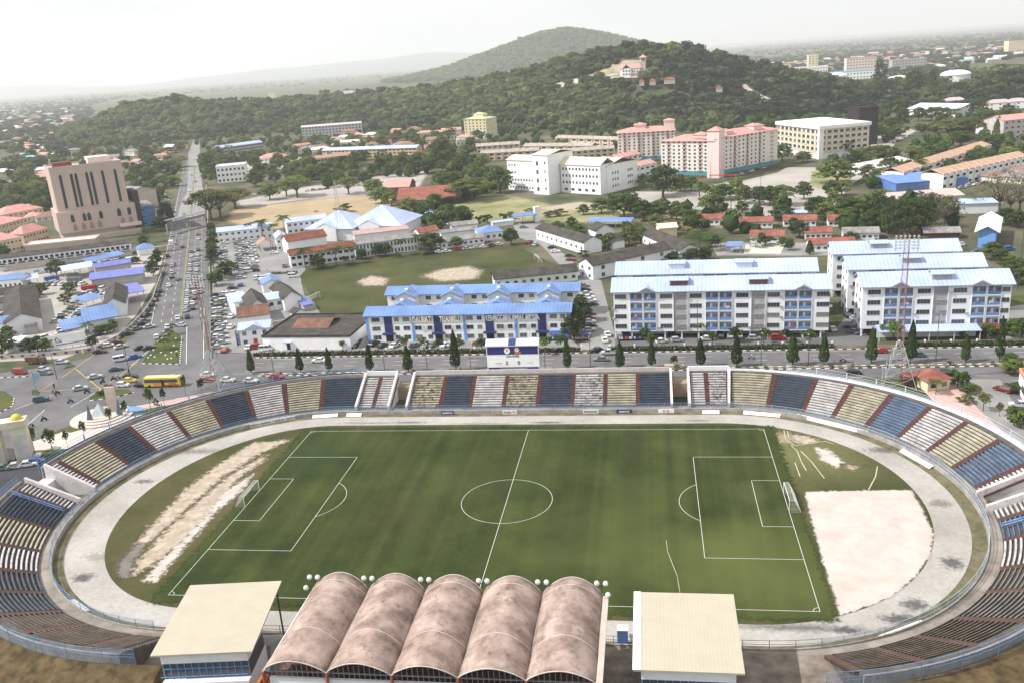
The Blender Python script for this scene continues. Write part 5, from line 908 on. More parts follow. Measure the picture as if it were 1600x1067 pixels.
# ---- pink apartment complex
aptw = mat('pale_apartment_wall', (.7, .65, .6), var=.07); teal = turq
def pinkblk(label, X, Y, rot, L, D, h, towers, nc, nl):
    t = empty('apartment_block', (X, Y, 0), R(rot), label, 'apartment block'); slab(t, 'wall', 0, L, 0, D, 4.4, h, aptw); slab(t, 'turquoise_base', -.1, L+.1, -.1, D, 1.6, 4.4, turq); slab(t, 'red_base', -.2, L+.2, -.2, D, -.2, 1.6, rrust)
    roof_mesh('hip', L, D, h, 3.2, 1).obj('roof', rpink, t)
    for (x, y, w, hh) in towers: b = slab(t, 'roof_tower', x, x+w, y, y+w, h, h+hh, palepink); r = roof_mesh('hip', w, w, 0, 1.6, .6).obj('tower_roof', rpink, b); r.location = (x, y, h+hh)
    nf = 8; fh = (h-4.4)/nf; c = 0
    for i in range(nc):
        for f in range(nf):
            c += 1
            if c > 96: break
            x = L*(i+.5)/nc; o_ = window(t, x, -.01, 4.4+f*fh+.9, 1.5, 1.3, 0, False, 'dark' if i % 3 == 1 else 'plain')
    q = MB()
    for i in range(1, nc, 3):
        for f in range(nf): x = L*(i+.5)/nc; q.box(x-1.3, x+1.3, -.7, 0, 4.4+f*fh, 4.4+f*fh+.9)
    q.obj('balconies', mat('rosy_balcony', (.45, .33, .3)), t)
    q = MB()
    for i in range(nl):
        for f in range(nf): y = D*(i+.5)/nl; q.box(-.05, 0, y-.6, y+.6, 4.4+f*fh+.9, 4.4+f*fh+2.1)
    q.obj('side_windows', glass, t); return t
pinkblk('pink-roofed apartment block with long windowed front, right of the set', 72.7, 443.5, 45, 64, 22, 25.5, [(14, 3, 7, 3), (42, 3, 8, 4), (52, 8, 7, 3)], 15, 4)
pinkblk('pink-roofed apartment block facing left of the lift tower, nearest of the set', 38, 462, -28, 38, 24, 24, [(20, 6, 9, 3.5)], 10, 5)
pinkblk('pink-roofed apartment block standing behind, leftmost of the set', 6, 552, 0, 44, 22, 23, [(13, 6, 9, 5), (36, 8, 8, 7)], 12, 4)
slab(empty('lift_tower', (72.5, 446.5, 0), R(-28), 'slim pink lift tower between the two nearer pink-roofed blocks', 'tower'), 'wall', -4.2, 4.2, -3, 6, 0, 30.5, palepink); t = bpy.data.objects['lift_tower']; r = roof_mesh('hip', 8.4, 9, 0, 2.6, .6).obj('roof', rpink, t); r.location = (-4.2, -3, 30.5)
def terrace(label, A, B, D, h, n, rm=rpink, wm=whiteb, rh=2.2, nf=2, name='terrace_house', cat='terrace houses', zr=0, group=None):
    o, rz, L = frame_ab(A, B, zr); t = empty(name, o, rz, label, cat, group); slab(t, 'wall', 0, L, 0, D, 0, h, wm)
    roof_mesh('gable', L, D, h, rh, .6).obj('roof', rm, t); w = L/n; q = MB()
    for i in range(n+1): x = min(L-.1, max(.1, i*w)); q.add([(x-.12, -.6, h+.05), (x+.12, -.6, h+.05), (x+.12, D/2, h+rh+.3), (x-.12, D/2, h+rh+.3), (x+.12, D+.6, h+.05), (x-.12, D+.6, h+.05)], [(0, 1, 2, 3), (3, 2, 4, 5)]); q.box(x-.1, x+.1, -1.0, 0, 0, h)
    q.obj('party_walls', wm, t)
    for i in range(n):
        for f in range(nf): window(t, w*(i+.5), -.01, .8+f*h/nf, w*.5, 1.4, 0, False, 'dark')
    return t
terrace('pink-gabled terrace between the institute and the pink apartments', (975, 283), (1024, 272), 10, 8, 6, rpink); terrace('pale pink-roofed terrace behind the gabled one', (965, 262), (1012, 252), 10, 7, 6, rpink)
for i, (A, B) in enumerate([((752, 252), (842, 247)), ((818, 240), (925, 240)), ((868, 226), (965, 230)), ((880, 250), (960, 244)), ((745, 240), (812, 236))]):
    terrace('tan and grey roofed terrace row behind the institute, %s' % ['lower left', 'middle', 'topmost', 'lowest right', 'upper left'][i], A, B, 10, 6.5, 8, mat('grey_tan_roof', (.38, .33, .29), wave=1.2, bump=.3, var=.3), mat('sandy_wall', (.6, .5, .38)))
terrace('long terrace with orange-tan roof and white bays at the right edge', (1470, 297), (1602, 266), 12, 8.5, 14, mat('tan_orange_roof', (.5, .32, .22), wave=1.2, bump=.3), whiteb); terrace('second orange-roofed terrace standing behind the long one', (1408, 290), (1545, 244), 12, 7.5, 12, mat('tan_orange_roof', (.5, .32, .22), wave=1.2, bump=.3), whiteb)
bld('white_hall', 'wide pale-roofed hall with small orange gables left of the orange terraces', 'hall', (1362, 275), (1430, 262), 26, 4, 'gable', 2.5, whiteb, mat('pale_sheet_roof', (.6, .56, .52), wave=1.2, bump=.3), win=[('F', 6, 1, 1.5, 1.2)])
for i, (A, B, s) in enumerate([((1456, 272), (1490, 268), 'nearest the palm'), ((1490, 280), (1530, 274), 'middle one'), ((1535, 272), (1580, 266), 'right one')]): bld('old_house', 'old grey-brown roofed house below the orange terrace, %s' % s, 'house', A, B, 9, 3.2, 'hip', 2.4, beige, mat('old_roof', (.2, .16, .145), wave=1.2, bump=.3))
# yellow banded office and dark block
o = G(1213, 248); t = empty('office_building', (o.x, o.y, 0), math.atan2(512.4-573, 150.3-128.6), 'glaring white office with yellow window bands right of the pink apartments', 'office building')
A = Vector((128.6, 573, 0)); Bc = Vector((150.3, 514, 0)); Cc = Vector((190.4, 558, 0)); t.location = A; Lf = (Bc-A).length; t.rotation_euler = (0, 0, math.atan2(Bc.y-A.y, Bc.x-A.x)); 
slab(t, 'wall', 0, Lf, 0, 39, 4, 21, mat('office_wall', (.66, .62, .53))); slab(t, 'ground_floor', .5, Lf-.5, .5, 38.5, 0, 4, white); slab(t, 'roof_deck', -1, Lf+1, -1, 40, 21, 23.4, whiteb)
for f in range(4):
    z = 6.2+f*4
    q = MB(); q.box(-.12, Lf+.12, -.12, 39.1, z-1.2, z-.6); q.obj('yellow_band', yellowp, t)
    for i in range(10): window(t, 3+i*(Lf-6)/9, -.13, z-.3, 3.6, 2.2, 0, False)
    for i in range(8): window(t, Lf+.13, 3+i*4.7, z-.3, 3, 2.0, math.pi/2)
slab(t, 'corner_pylon', Lf-2, Lf+.6, -.6, 3, 0, 23, whiteb)
bld('dark_block', 'black-brown tall block right behind the yellow-banded office', 'office block', (1340, 228), (1370, 226), 25, 28, 'flat', 1, mat('dark_facade', (.035, .028, .03)), mat('dark_facade', (.035, .028, .03)))
# yellow eight-storey flats at the foot of the hill
t, L = bld('apartment_tower', 'pale yellow eight-storey block with green roof at the foot of the wooded hill', 'apartment block', (-175.3, 853.7, 0), (-148, 842, 0), 22, 22, 'hip', 3, mat('pale_yellow_wall', (.6, .55, .35)), rgreen, win=[('F', 6, 7, 1.8, 1.5), ('L', 4, 7, 1.8, 1.5)], wst='dark'); b = slab(t, 'roof_tower', L*.3, L*.75, 6, 15, 23, 26.5, cream); r = roof_mesh('hip', L*.45, 9, 0, 2, .6).obj('tower_roof', rgreen, b); r.location = (L*.3, 6, 26.5)
bld('apartment_tower', 'long pale four-storey block with railed balconies under the wooded hill', 'apartment block', (-430, 1012, 0), (-352, 1030, 0), 14, 14.5, 'gable', 2, mat('pale_grey_wall', (.5, .5, .52)), mat('pale_pinkish_roof', (.5, .43, .42)), win=[('F', 18, 4, 2.2, 1.6)], wst='dark')
bld('school_hall', 'long school building with sky-blue roof left of the middle, behind the palms', 'school building', (505, 250), (652, 246), 12, 9, 'gable', 2.2, mat('orange_cream_wall', (.55, .38, .2)), rlight, win=[('F', 24, 3, 3, 1.4)], wst='dark'); bld('school_hall', 'long grey school building with sky-blue roof right of the avenue head', 'school building', (343, 246), (412, 236), 12, 10, 'gable', 2.4, grey, rlight, win=[('F', 16, 3, 2.6, 1.4)], wst='dark')
bld('school_hall', 'brown-roofed long school wing left of the sky-blue roof', 'school building', (497, 262), (560, 254), 10, 8, 'gable', 2.4, mat('tan_wall', (.5, .42, .33)), mat('brown_pink_roof', (.42, .26, .2), wave=1.2), win=[('F', 12, 2, 2.6, 1.4)], wst='dark')
bld('white_block', 'white flat-roofed four-storey block beside the avenue trees', 'office block', (341, 287), (386, 283), 18, 13, 'flat', 1, whiteb, whiteb, win=[('F', 7, 3, 1.8, 1.8), ('L', 4, 3)]); bld('pink_roof_block', 'white two-storey building with pink hipped roof behind the white flat-roofed block', 'office block', (408, 261), (450, 257), 16, 8, 'hip', 3.5, whiteb, rpink, win=[('F', 7, 2, 1.6, 1.4)])
t, L = bld('red_roof_hall', 'large open hall with broad red gabled roof among rain trees', 'hall', (622, 326), (713, 320), 30, 5.5, 'gable', 5, brick, rred, posts=True); bld('red_roof_hall', 'smaller salmon-roofed hall behind the broad red one', 'hall', (603, 305), (640, 303), 22, 5, 'gable', 4, brick, rpink)
for i, (a, b, d, rm) in enumerate([((640, 258), (660, 256), 10, rorange), ((663, 257), (688, 255), 10, rorange), ((612, 262), (632, 261), 8, rorange), ((580, 262), (600, 261), 8, rred)]): bld('school_canopy', 'small orange-roofed walkway hall before the sky-blue school, %s from the right' % nth([2, 1, 3, 4][i]), 'hall', a, b, d, 4, 'hip', 2.5, cream, rm)
# ---- on the hill
p = hit(985, 119); base = p.z+2
t = empty('hill_house', (p.x, p.y, base), R(-8), 'white house with pink roof and lookout tower on the hill clearing', 'house'); slab(t, 'wall', -13, 12, 0, 14, -8, 7, whiteb); r = roof_mesh('gable', 27, 14, 7, 5, .8).obj('roof', rpink, t); r.location = (-14, 0, 0)
slab(t, 'front_bay', -9, 1, -6, 0, -8, 7, whiteb); r = roof_mesh('gabley', 10, 10, 7, 5, .6).obj('bay_roof', palepink, t); r.location = (-9, -6, 0); slab(t, 'lookout_tower', 12, 19, 2, 9, -8, 15, mat('hill_tower_wall', (.5, .4, .36))); r = roof_mesh('hip', 9, 9, 0, 3.5, .8).obj('tower_roof', rpink, t); r.location = (11, 1, 19)
for a in ((12.2, 2.2), (18.5, 2.2), (12.2, 8.5), (18.5, 8.5)): slab(t, 'tower_post', a[0], a[0]+.6, a[1], a[1]+.6, 15, 19, whiteb)
for x in (-7.5, -4, -.5):
    for z in (-1, 3): window(t, x, -6.02, z, 2, 2)
for x in (3, 6, 9): window(t, x, -.02, 2, 1.6, 2)
for i, (px_, py_, w) in enumerate([(1003, 137, 6), (1020, 136, 7), (1046, 134, 13), (1123, 147, 7)]):
    p = hit(px_, py_); bld('hill_cottage', 'small red-roofed cottage in the dark trees below the hill house, %s from the left' % nth(i+1), 'cottage', (p.x-w/2, p.y-12, 0), (p.x+w/2, p.y-12, 0), 8, 2.6, 'hip', 2.5, beige, rred, base=p.z+5, group='cottages on the hill')
p = hit(882, 46); t = empty('radio_mast', (p.x, p.y, p.z-2), 0, 'thin hazy radio mast on top of the distant cone-shaped hill', 'radio mast'); q = MB(); q.tube((0, 0, 0), (0, 0, 75), 1.0, .4, n=4)
for z in range(5, 72, 8): q.tube((-2.2+z*.02, 0, z), (2.2-z*.02, 0, z), .25, n=4)
q.obj('pole', metal, t)
for i, (px_, py_, r_) in enumerate([(1402, 132, 15), (1492, 129, 17), (1306, 130, 14)]):
    p = hit(px_, py_+3); z = p.z; t = empty('storage_tank', (p.x, p.y, z), 0, 'round white tank with shallow dome on the wooded ridge, %s of three' % ['middle', 'right and brightest', 'left and most hidden'][i], 'storage tank', 'tanks on the ridge'); q = MB(); q.tube((0, 0, -8), (0, 0, 11), r_, n=32); q.obj('tank_wall', whiteb, t, smooth=False); q = MB(); q.ball((0, 0, 11), r_+.8, 32, sz=.32, top=True); q.obj('dome', rwhite, t, smooth=True)
bld('ridge_hall', 'wide white-roofed hall at the foot of the right woods', 'hall', (1418, 181), (1492, 183), 40, 7, 'gable', 4, whiteb, rwhite, ov_=1)
for i, (x, y, w) in enumerate([(1492, 168, 22), (1510, 164, 20), (1530, 168, 16), (1562, 172, 24), (1590, 170, 20)]): p = hit(x, y); bld('villa', 'pale villa with grey-pink roof below the right woods, %s from the left' % nth(i+1), 'villa', (p.x-w/2, p.y, 0), (p.x+w/2, p.y-2, 0), 12, 7, 'hip', 3, whiteb, mat('grey_pink_roof', (.45, .36, .34)), base=max(0, p.z), win=[('F', 3, 2, 2, 1.5)])
bld('flats_right', 'pale grey and pink four-storey flats at the right edge with red roof corner', 'apartment block', (1566, 221), (1640, 213), 20, 15, 'gable', 3, mat('grey_pink_wall', (.5, .45, .43)), rpink, win=[('F', 8, 4, 2, 1.5)], group=None); bld('small_villa', 'tiny white villa left of the grey and pink flats', 'villa', (1543, 212), (1554, 210), 10, 8, 'hip', 3, whiteb, rgrey)
# ------------------------------------------------------------------ vegetation
rg = np.random.default_rng(11)
def leaf_mat(name, lo, hi, rough=.75):
    m = bpy.data.materials.new(name); m.use_nodes = True; t = m.node_tree; n = t.nodes.new; l = t.links.new; b = t.nodes['Principled BSDF']; b.inputs['Roughness'].default_value = rough; b.inputs['Specular IOR Level'].default_value = .12
    a = n('ShaderNodeAttribute'); a.attribute_name = 'tint'; o = n('ShaderNodeObjectInfo'); ad = n('ShaderNodeMath'); ad.operation = 'MULTIPLY_ADD'; ad.inputs[1].default_value = .35; l(o.outputs['Random'], ad.inputs[0]); l(a.outputs['Fac'], ad.inputs[2])
    r = n('ShaderNodeValToRGB'); r.color_ramp.elements[0].color = (*lo, 1); r.color_ramp.elements[1].color = (*hi, 1); r.color_ramp.elements[0].position = .15; r.color_ramp.elements[1].position = 1.1 if False else 1.0
    l(ad.outputs[0], r.inputs[0]); l(r.outputs[0], b.inputs['Base Color']); tr = n('ShaderNodeBsdfTranslucent'); l(r.outputs[0], tr.inputs[0]); mx = n('ShaderNodeMixShader'); mx.inputs[0].default_value = .3
    l(b.outputs[0], mx.inputs[1]); l(tr.outputs[0], mx.inputs[2]); l(mx.outputs[0], t.nodes['Material Output'].inputs[0]); return m
LM = {'dark': leaf_mat('dark_foliage', (.018, .036, .013), (.085, .125, .038)), 'mid': leaf_mat('green_foliage', (.03, .06, .016), (.13, .18, .045)), 'light': leaf_mat('light_foliage', (.06, .1, .02), (.22, .27, .07)), 'olive': leaf_mat('olive_foliage', (.05, .065, .02), (.19, .2, .065)), 'grey': leaf_mat('greyish_foliage', (.1, .095, .06), (.24, .21, .14)), 'far': leaf_mat('hill_foliage', (.008, .022, .009), (.17, .21, .075)), 'gold': leaf_mat('yellowing_foliage', (.12, .1, .025), (.3, .23, .08))}
def quads(P, N, size, rg=rg):            # leaf-clump quads at P facing about N
    n = len(P); T = rg.normal(size=(n, 3)); T -= (T*N).sum(1, keepdims=True)*N; T /= np.linalg.norm(T, axis=1, keepdims=True)+1e-9; B = np.cross(N, T)
    s = (size*rg.uniform(.55, 1.25, n))[:, None]; a = rg.uniform(.6, 1, n)[:, None]
    return np.stack([P-T*s-B*s*a, P+T*s*.9-B*s*a*.7, P+T*s+B*s*a, P-T*s*.8+B*s*a*.9], 1).reshape(-1, 3), np.arange(4*n).reshape(n, 4)
def crown(cl, per, size, up=.25):         # cl: (x, y, z, rx, rz) clumps
    P = []; N = []; T = []
    for (x, y, z, rx, rz_) in cl:
        d = rg.normal(size=(per, 3)); d /= np.linalg.norm(d, axis=1, keepdims=True); d[:, 2] = np.abs(d[:, 2])*np.where(rg.random(per) < .8, 1, -1)
        r = rg.uniform(.62, 1.06, per)[:, None]; P.append(np.array([x, y, z])+d*r*np.array([rx, rx, rz_])); nn = d+rg.normal(size=(per, 3))*.45+np.array([0, 0, up]); N.append(nn/np.linalg.norm(nn, axis=1, keepdims=True))
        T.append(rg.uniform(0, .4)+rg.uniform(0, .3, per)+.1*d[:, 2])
    P = np.concatenate(P); V, F = quads(P, np.concatenate(N), size); return V, F, np.repeat(np.concatenate(T), 4)
def limbs(mb, tips, fork, r):
    for t in tips: m_ = Vector(fork).lerp(Vector(t), .5)+Vector((0, 0, .03)); mb.tube(fork, m_, r*.6, r*.35, 5, cap=False); mb.tube(m_, t, r*.35, r*.12, 4, cap=False)
def make_proto(kind, v):
    r = np.random.default_rng(hash((len(kind), v, kind[0])) % 1000 if False else sum(map(ord, kind))*7+v); T = MB(); u = r.uniform
    if kind in ('round', 'tall', 'bush', 'small'):
        z0 = dict(round=.2, tall=.16, bush=.12, small=.5)[kind]; n = dict(round=15, tall=16, bush=8, small=5)[kind]; cl = []
        for i in range(n):
            a = i*2.4+u(0, .6); q_ = (i+.5)/n; z = z0+.08+(.84-z0)*q_; rr = .33*math.sin(math.pi*min(1, .22+.72*q_))*u(.75, 1.1)
            cl.append((rr*math.cos(a), rr*math.sin(a), z, u(.13, .21) if n > 6 else .24, u(.08, .14) if n > 6 else .16))
        cl.append((0, 0, (z0+1)/2, .25, .22)); T.tube((0, 0, -.03), (0, 0, z0+.1), .035, .022, 6); limbs(T, [c[:3] for c in cl[:7]], (0, 0, z0+.02), .024); cr_ = crown(cl, 105 if n > 6 else 60, .03 if n > 6 else .05)
    elif kind == 'rain':
        cl = []
        for i in range(22): a = i*2.4; rr = .42*math.sqrt((i+.5)/22)*u(.9, 1.1); cl.append((rr*math.cos(a), rr*math.sin(a), .84-.28*(rr/.42)**2+u(-.04, .04), u(.1, .15), u(.07, .11)))
        T.tube((0, 0, -.03), (0, 0, .28), .035, .028, 7); limbs(T, [c[:3] for c in cl[3::2]], (0, 0, .27), .03); cr_ = crown(cl, 90, .024, .6)
    elif kind == 'wispy':
        cl = []
        for i in range(20): a = i*2.4; q_ = i/20; rr = .3*(1-q_*.6)*u(.5, 1.1); cl.append((rr*math.cos(a), rr*math.sin(a), .25+.7*q_, u(.09, .16), u(.08, .13)))
        T.tube((0, 0, -.03), (0, 0, .9), .03, .008, 6); limbs(T, [c[:3] for c in cl[::2]], (0, 0, .3), .018); cr_ = crown(cl, 70, .02, .1)
    elif kind == 'bare':
        cl = []
        for i in range(16): a = i*2.4; rr = u(.2, .42); cl.append((rr*math.cos(a), rr*math.sin(a), u(.5, .95), .1, .07))
        T.tube((0, 0, -.03), (0, 0, .35), .03, .022, 6); limbs(T, [c[:3] for c in cl], (0, 0, .33), .026); cr_ = crown(cl, 26, .017, .2)
    elif kind == 'cypress':
        n = 900; z = u(.16, 1, n) if False else r.uniform(.14, 1, n); a = r.uniform(0, 6.283, n); prof_ = np.interp(z, [.14, .22, .5, .85, 1], [.2, .46, .38, .2, .03])*(1+.12*np.sin(a*3+z*20)); d = np.stack([np.cos(a), np.sin(a), np.full(n, .35)], 1); P = np.stack([prof_*np.cos(a), prof_*np.sin(a), z], 1)*[1, 1, 1]
        N = d+r.normal(size=(n, 3))*.4; N /= np.linalg.norm(N, axis=1, keepdims=True); V, F = quads(P, N, .045, r); cr_ = (V, F, np.repeat(r.uniform(0, .6, n), 4)); T.tube((0, 0, -.02), (0, 0, .5), .05, .03, 6)
    elif kind in ('palm', 'youngpalm'):
        top = .84 if kind == 'palm' else .35; b = Vector((0, 0, -.02)); bend = Vector((u(-.06, .06), u(-.06, .06), 0))
        for i in range(5): c = Vector((0, 0, top*(i+1)/5))+bend*((i+1)/5)**2; T.tube(b, c, .022-.002*i, .02-.002*i, 6, cap=False); b = c
        V = []; F = []; tt = []
        for i in range(17):
            a = i*2.4; el = [.9, .45, .1, -.25][i % 4]; ln_ = u(.36, .5); pp = []
            for s in range(8):
                q_ = s/7; pp.append(Vector((b.x+math.cos(a)*ln_*(q_*.95), b.y+math.sin(a)*ln_*(q_*.95), b.z+ln_*(.16*(el*q_*1.6)-.38*q_*q_*(1.0-.3*el)))))
            sd = Vector((-math.sin(a), math.cos(a), 0))
            for s in range(7):
                w = .075*math.sin(math.pi*(.15+.8*s/7)); 
                for sg in (-1, 1):
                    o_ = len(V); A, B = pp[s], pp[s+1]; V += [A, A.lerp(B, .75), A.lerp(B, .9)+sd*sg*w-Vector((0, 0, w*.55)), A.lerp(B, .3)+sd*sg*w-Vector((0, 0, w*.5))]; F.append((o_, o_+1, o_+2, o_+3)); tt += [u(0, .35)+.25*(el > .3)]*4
        cr_ = (np.array([tuple(v) for v in V]), np.array(F), np.array(tt))
    elif kind == 'banana':
        cl = [(.25*math.cos(i*2.4), .25*math.sin(i*2.4), u(.35, .8), .16, .16) for i in range(7)]; cr_ = crown(cl, 35, .08, .1); T.tube((0, 0, 0), (0, 0, .5), .04, .02, 5)
    return T.mesh('trunk', trunkm), cr_
PROTO = {}
def proto(kind, v, tone):
    if (kind, v) not in PROTO: PROTO[(kind, v)] = make_proto(kind, v)
    tm_, cr_ = PROTO[(kind, v)]; k = (kind, v, tone)
    if k not in PROTO: PROTO[k] = np_mesh('crown', *cr_[:2], LM[tone], cr_[2])
    return tm_, PROTO[k]
NAMES = dict(round=('broadleaf_tree', 'tree'), tall=('broadleaf_tree', 'tree'), bush=('bush', 'bush'), small=('young_tree', 'tree'), rain=('rain_tree', 'tree'), wispy=('casuarina_tree', 'tree'), bare=('sparse_tree', 'tree'), cypress=('cypress_tree', 'tree'), palm=('coconut_palm', 'palm'), youngpalm=('young_palm', 'palm'), banana=('banana_plant', 'plant'))
def tree(kind, p, h, w, tone, label, group=None):
    v = rnd.randrange(3); tm_, cm = proto(kind, v, tone); nm, cat = NAMES[kind]; t = empty(nm, (p.x, p.y, p.z-.05), rnd.uniform(0, 6.28), label, cat, group); t.scale = (w, w*rnd.uniform(.9, 1.1), h)
    part('trunk', tm_, t); part('crown', cm, t); return t
TN = dict(dark='dark', mid='green', light='light green', olive='olive', grey='greyish', gold='yellowing')
KN = dict(round='round-crowned tree', tall='tall leafy tree', bush='bush', small='small round tree', rain='flat-topped rain tree', wispy='feathery casuarina', bare='thin-leaved bare-limbed tree', cypress='slim cypress', palm='coconut palm', youngpalm='young palm', banana='banana plant')
def cluster(place, L, group=None, order='left'):   # L: (px, py, kind, tone, height, width)
    L = sorted(L, key=lambda e: e[0]); cnt = {}
    tot_ = {}
    for e in L: tot_[e[2:4]] = tot_.get(e[2:4], 0)+1
    for e in L:
        px_, py_, k, tn, h, w = e; cnt[e[2:4]] = cnt.get(e[2:4], 0)+1; c = cnt[e[2:4]]; p = G(px_, py_)
        lab = '%s %s %s' % (TN[tn], KN[k], place)
        if tot_[e[2:4]] > 1: lab += ', %s from the left' % nth(c) if c > 1 else ', leftmost'
        tree(k, p, h*rnd.uniform(.9, 1.1), w*rnd.uniform(.88, 1.2), tn, lab, group or (place+' trees' if len(L) > 1 else None))
M_ = lambda s: [tuple(e) for e in s]
cluster('on the road median', [(393.6, 583, 'cypress', 'dark', 8, 2.6), (469.6, 582, 'cypress', 'dark', 8.2, 2.5), (515, 581, 'cypress', 'dark', 8, 2.4), (578.7, 581, 'cypress', 'dark', 8, 2.5), (638.3, 580.6, 'cypress', 'dark', 8, 2.8), (712.8, 579, 'cypress', 'dark', 11, 2.6), (887, 577, 'cypress', 'dark', 9.6, 2.4), (969, 575, 'cypress', 'dark', 8.6, 2.8), (1018.5, 574, 'cypress', 'dark', 8, 2.4), (1094.7, 573, 'cypress', 'dark', 8.6, 2.8), (1151, 573, 'cypress', 'dark', 8.6, 3.2), (1238.3, 571, 'cypress', 'dark', 8.6, 2.8), (1287, 570, 'cypress', 'dark', 8.8, 2.5), (1361, 568, 'cypress', 'dark', 10.4, 2.8), (1422.8, 567, 'cypress', 'dark', 11, 3.2), (1508, 566, 'cypress', 'dark', 7.6, 2.6), (1561, 565, 'cypress', 'dark', 12, 3.0)], 'cypresses on the median')
cluster('along the right of the avenue', [(323, 262, 'tall', 'mid', 16, 22), (334, 274, 'round', 'mid', 12, 16), (330, 344, 'rain', 'olive', 21, 30), (345, 340, 'rain', 'olive', 16, 22), (368, 326, 'rain', 'olive', 16, 24), (331, 366, 'round', 'dark', 7, 7), (333, 376, 'round', 'mid', 7, 7), (332, 388, 'round', 'dark', 6, 7), (333, 400, 'round', 'mid', 6, 6), (334, 412, 'tall', 'dark', 7, 6), (336, 432, 'palm', 'dark', 9, 10), (344, 440, 'palm', 'dark', 8, 9), (352, 436, 'round', 'dark', 7, 8), (362, 431, 'round', 'mid', 7, 8), (338, 447, 'round', 'dark', 6, 8)])
cluster('along the left of the avenue', [(262, 352, 'tall', 'dark', 15, 14), (252, 362, 'round', 'dark', 10, 10), (234, 380, 'palm', 'dark', 10, 9), (225, 385, 'round', 'mid', 6, 6), (271, 292, 'round', 'light', 10, 17), (268, 268, 'round', 'light', 12, 17), (280, 262, 'rain', 'light', 13, 22), (252, 270, 'round', 'mid', 12, 18), (245, 417, 'round', 'dark', 7, 7), (240, 431, 'tall', 'dark', 7, 6), (246, 406, 'round', 'mid', 6, 6), (216, 276, 'round', 'mid', 11, 18), (206, 288, 'round', 'light', 11, 16), (228, 252, 'tall', 'olive', 18, 24), (262, 248, 'rain', 'olive', 14, 28), (240, 262, 'round', 'mid', 11, 16)])
cluster('behind the dry brown field', [(400, 292, 'tall', 'olive', 13, 17), (422, 313, 'round', 'light', 11, 13), (465, 309, 'rain', 'light', 16, 24), (448, 307, 'rain', 'light', 13, 16), (545, 304, 'rain', 'olive', 13, 20), (584, 304, 'round', 'light', 12, 17), (597, 318, 'round', 'light', 11, 18), (612, 322, 'round', 'light', 9, 16), (510, 281, 'round', 'mid', 9, 14), (487, 281, 'round', 'dark', 9, 14), (574, 274, 'palm', 'dark', 12, 13), (583, 276, 'palm', 'dark', 13, 13), (566, 272, 'palm', 'dark', 11, 12), (606, 273, 'round', 'mid', 9, 14), (536, 266, 'tall', 'dark', 13, 15), (455, 262, 'rain', 'mid', 12, 18), (420, 285, 'palm', 'dark', 10, 11), (408, 286, 'palm', 'dark', 9, 11), (430, 286, 'round', 'dark', 9, 12), (538, 332, 'bush', 'mid', 5.5, 16), (494, 332, 'youngpalm', 'mid', 3, 4), (470, 292, 'palm', 'dark', 10, 10), (522, 285, 'round', 'mid', 8, 13), (555, 280, 'round', 'dark', 9, 12)])
cluster('in front of the pale blue barrack roofs', [(392, 373, 'palm', 'dark', 10, 9), (411, 374, 'palm', 'dark', 12, 9), (430, 374, 'palm', 'mid', 10, 8), (446, 374, 'palm', 'mid', 14, 11), (350, 379, 'palm', 'dark', 6, 6)])
cluster('at the top edge of the training field', [(478, 421, 'palm', 'dark', 11, 10), (506, 418, 'palm', 'mid', 10, 8), (526, 416, 'palm', 'dark', 9.5, 10), (552, 413, 'palm', 'dark', 10, 9), (628, 400, 'palm', 'dark', 9, 9), (655, 394, 'palm', 'dark', 10, 9), (497, 421, 'round', 'dark', 6, 8), (540, 413, 'small', 'mid', 4, 5), (592, 402, 'round', 'dark', 6.5, 8), (604, 401, 'round', 'dark', 6, 7), (622, 403, 'bush', 'mid', 3, 4), (674, 391, 'round', 'dark', 8.5, 13), (713, 387, 'round', 'mid', 5.5, 8), (799, 383, 'round', 'dark', 8, 10.5), (566, 406, 'round', 'dark', 5, 7)])
cluster('around the red-roofed hall', [(640, 338, 'round', 'light', 10, 18), (664, 348, 'round', 'dark', 10, 13), (724, 350, 'round', 'dark', 9.5, 13), (706, 352, 'round', 'dark', 7, 9), (656, 334, 'palm', 'mid', 10, 10), (678, 333, 'palm', 'dark', 7, 9), (737, 314, 'rain', 'light', 17, 31), (703, 300, 'rain', 'mid', 14, 22), (690, 296, 'round', 'mid', 12, 17), (782, 302, 'tall', 'mid', 17, 20), (768, 296, 'round', 'mid', 13, 17), (628, 266, 'tall', 'mid', 12, 13), (665, 272, 'round', 'dark', 12, 16), (694, 262, 'tall', 'mid', 24, 22), (721, 268, 'round', 'mid', 15, 19), (745, 276, 'round', 'mid', 12, 20), (755, 262, 'round', 'light', 12, 18), (762, 349, 'banana', 'dark', 5, 8), (787, 345, 'banana', 'dark', 5, 7), (800, 343, 'banana', 'mid', 4.5, 7), (749, 348, 'banana', 'mid', 4, 6), (829, 334, 'bush', 'olive', 3.5, 9), (858, 340, 'bush', 'dark', 4, 9), (874, 338, 'bush', 'dark', 4, 9), (684, 350, 'round', 'mid', 7, 9), (638, 352, 'round', 'mid', 8, 12)])
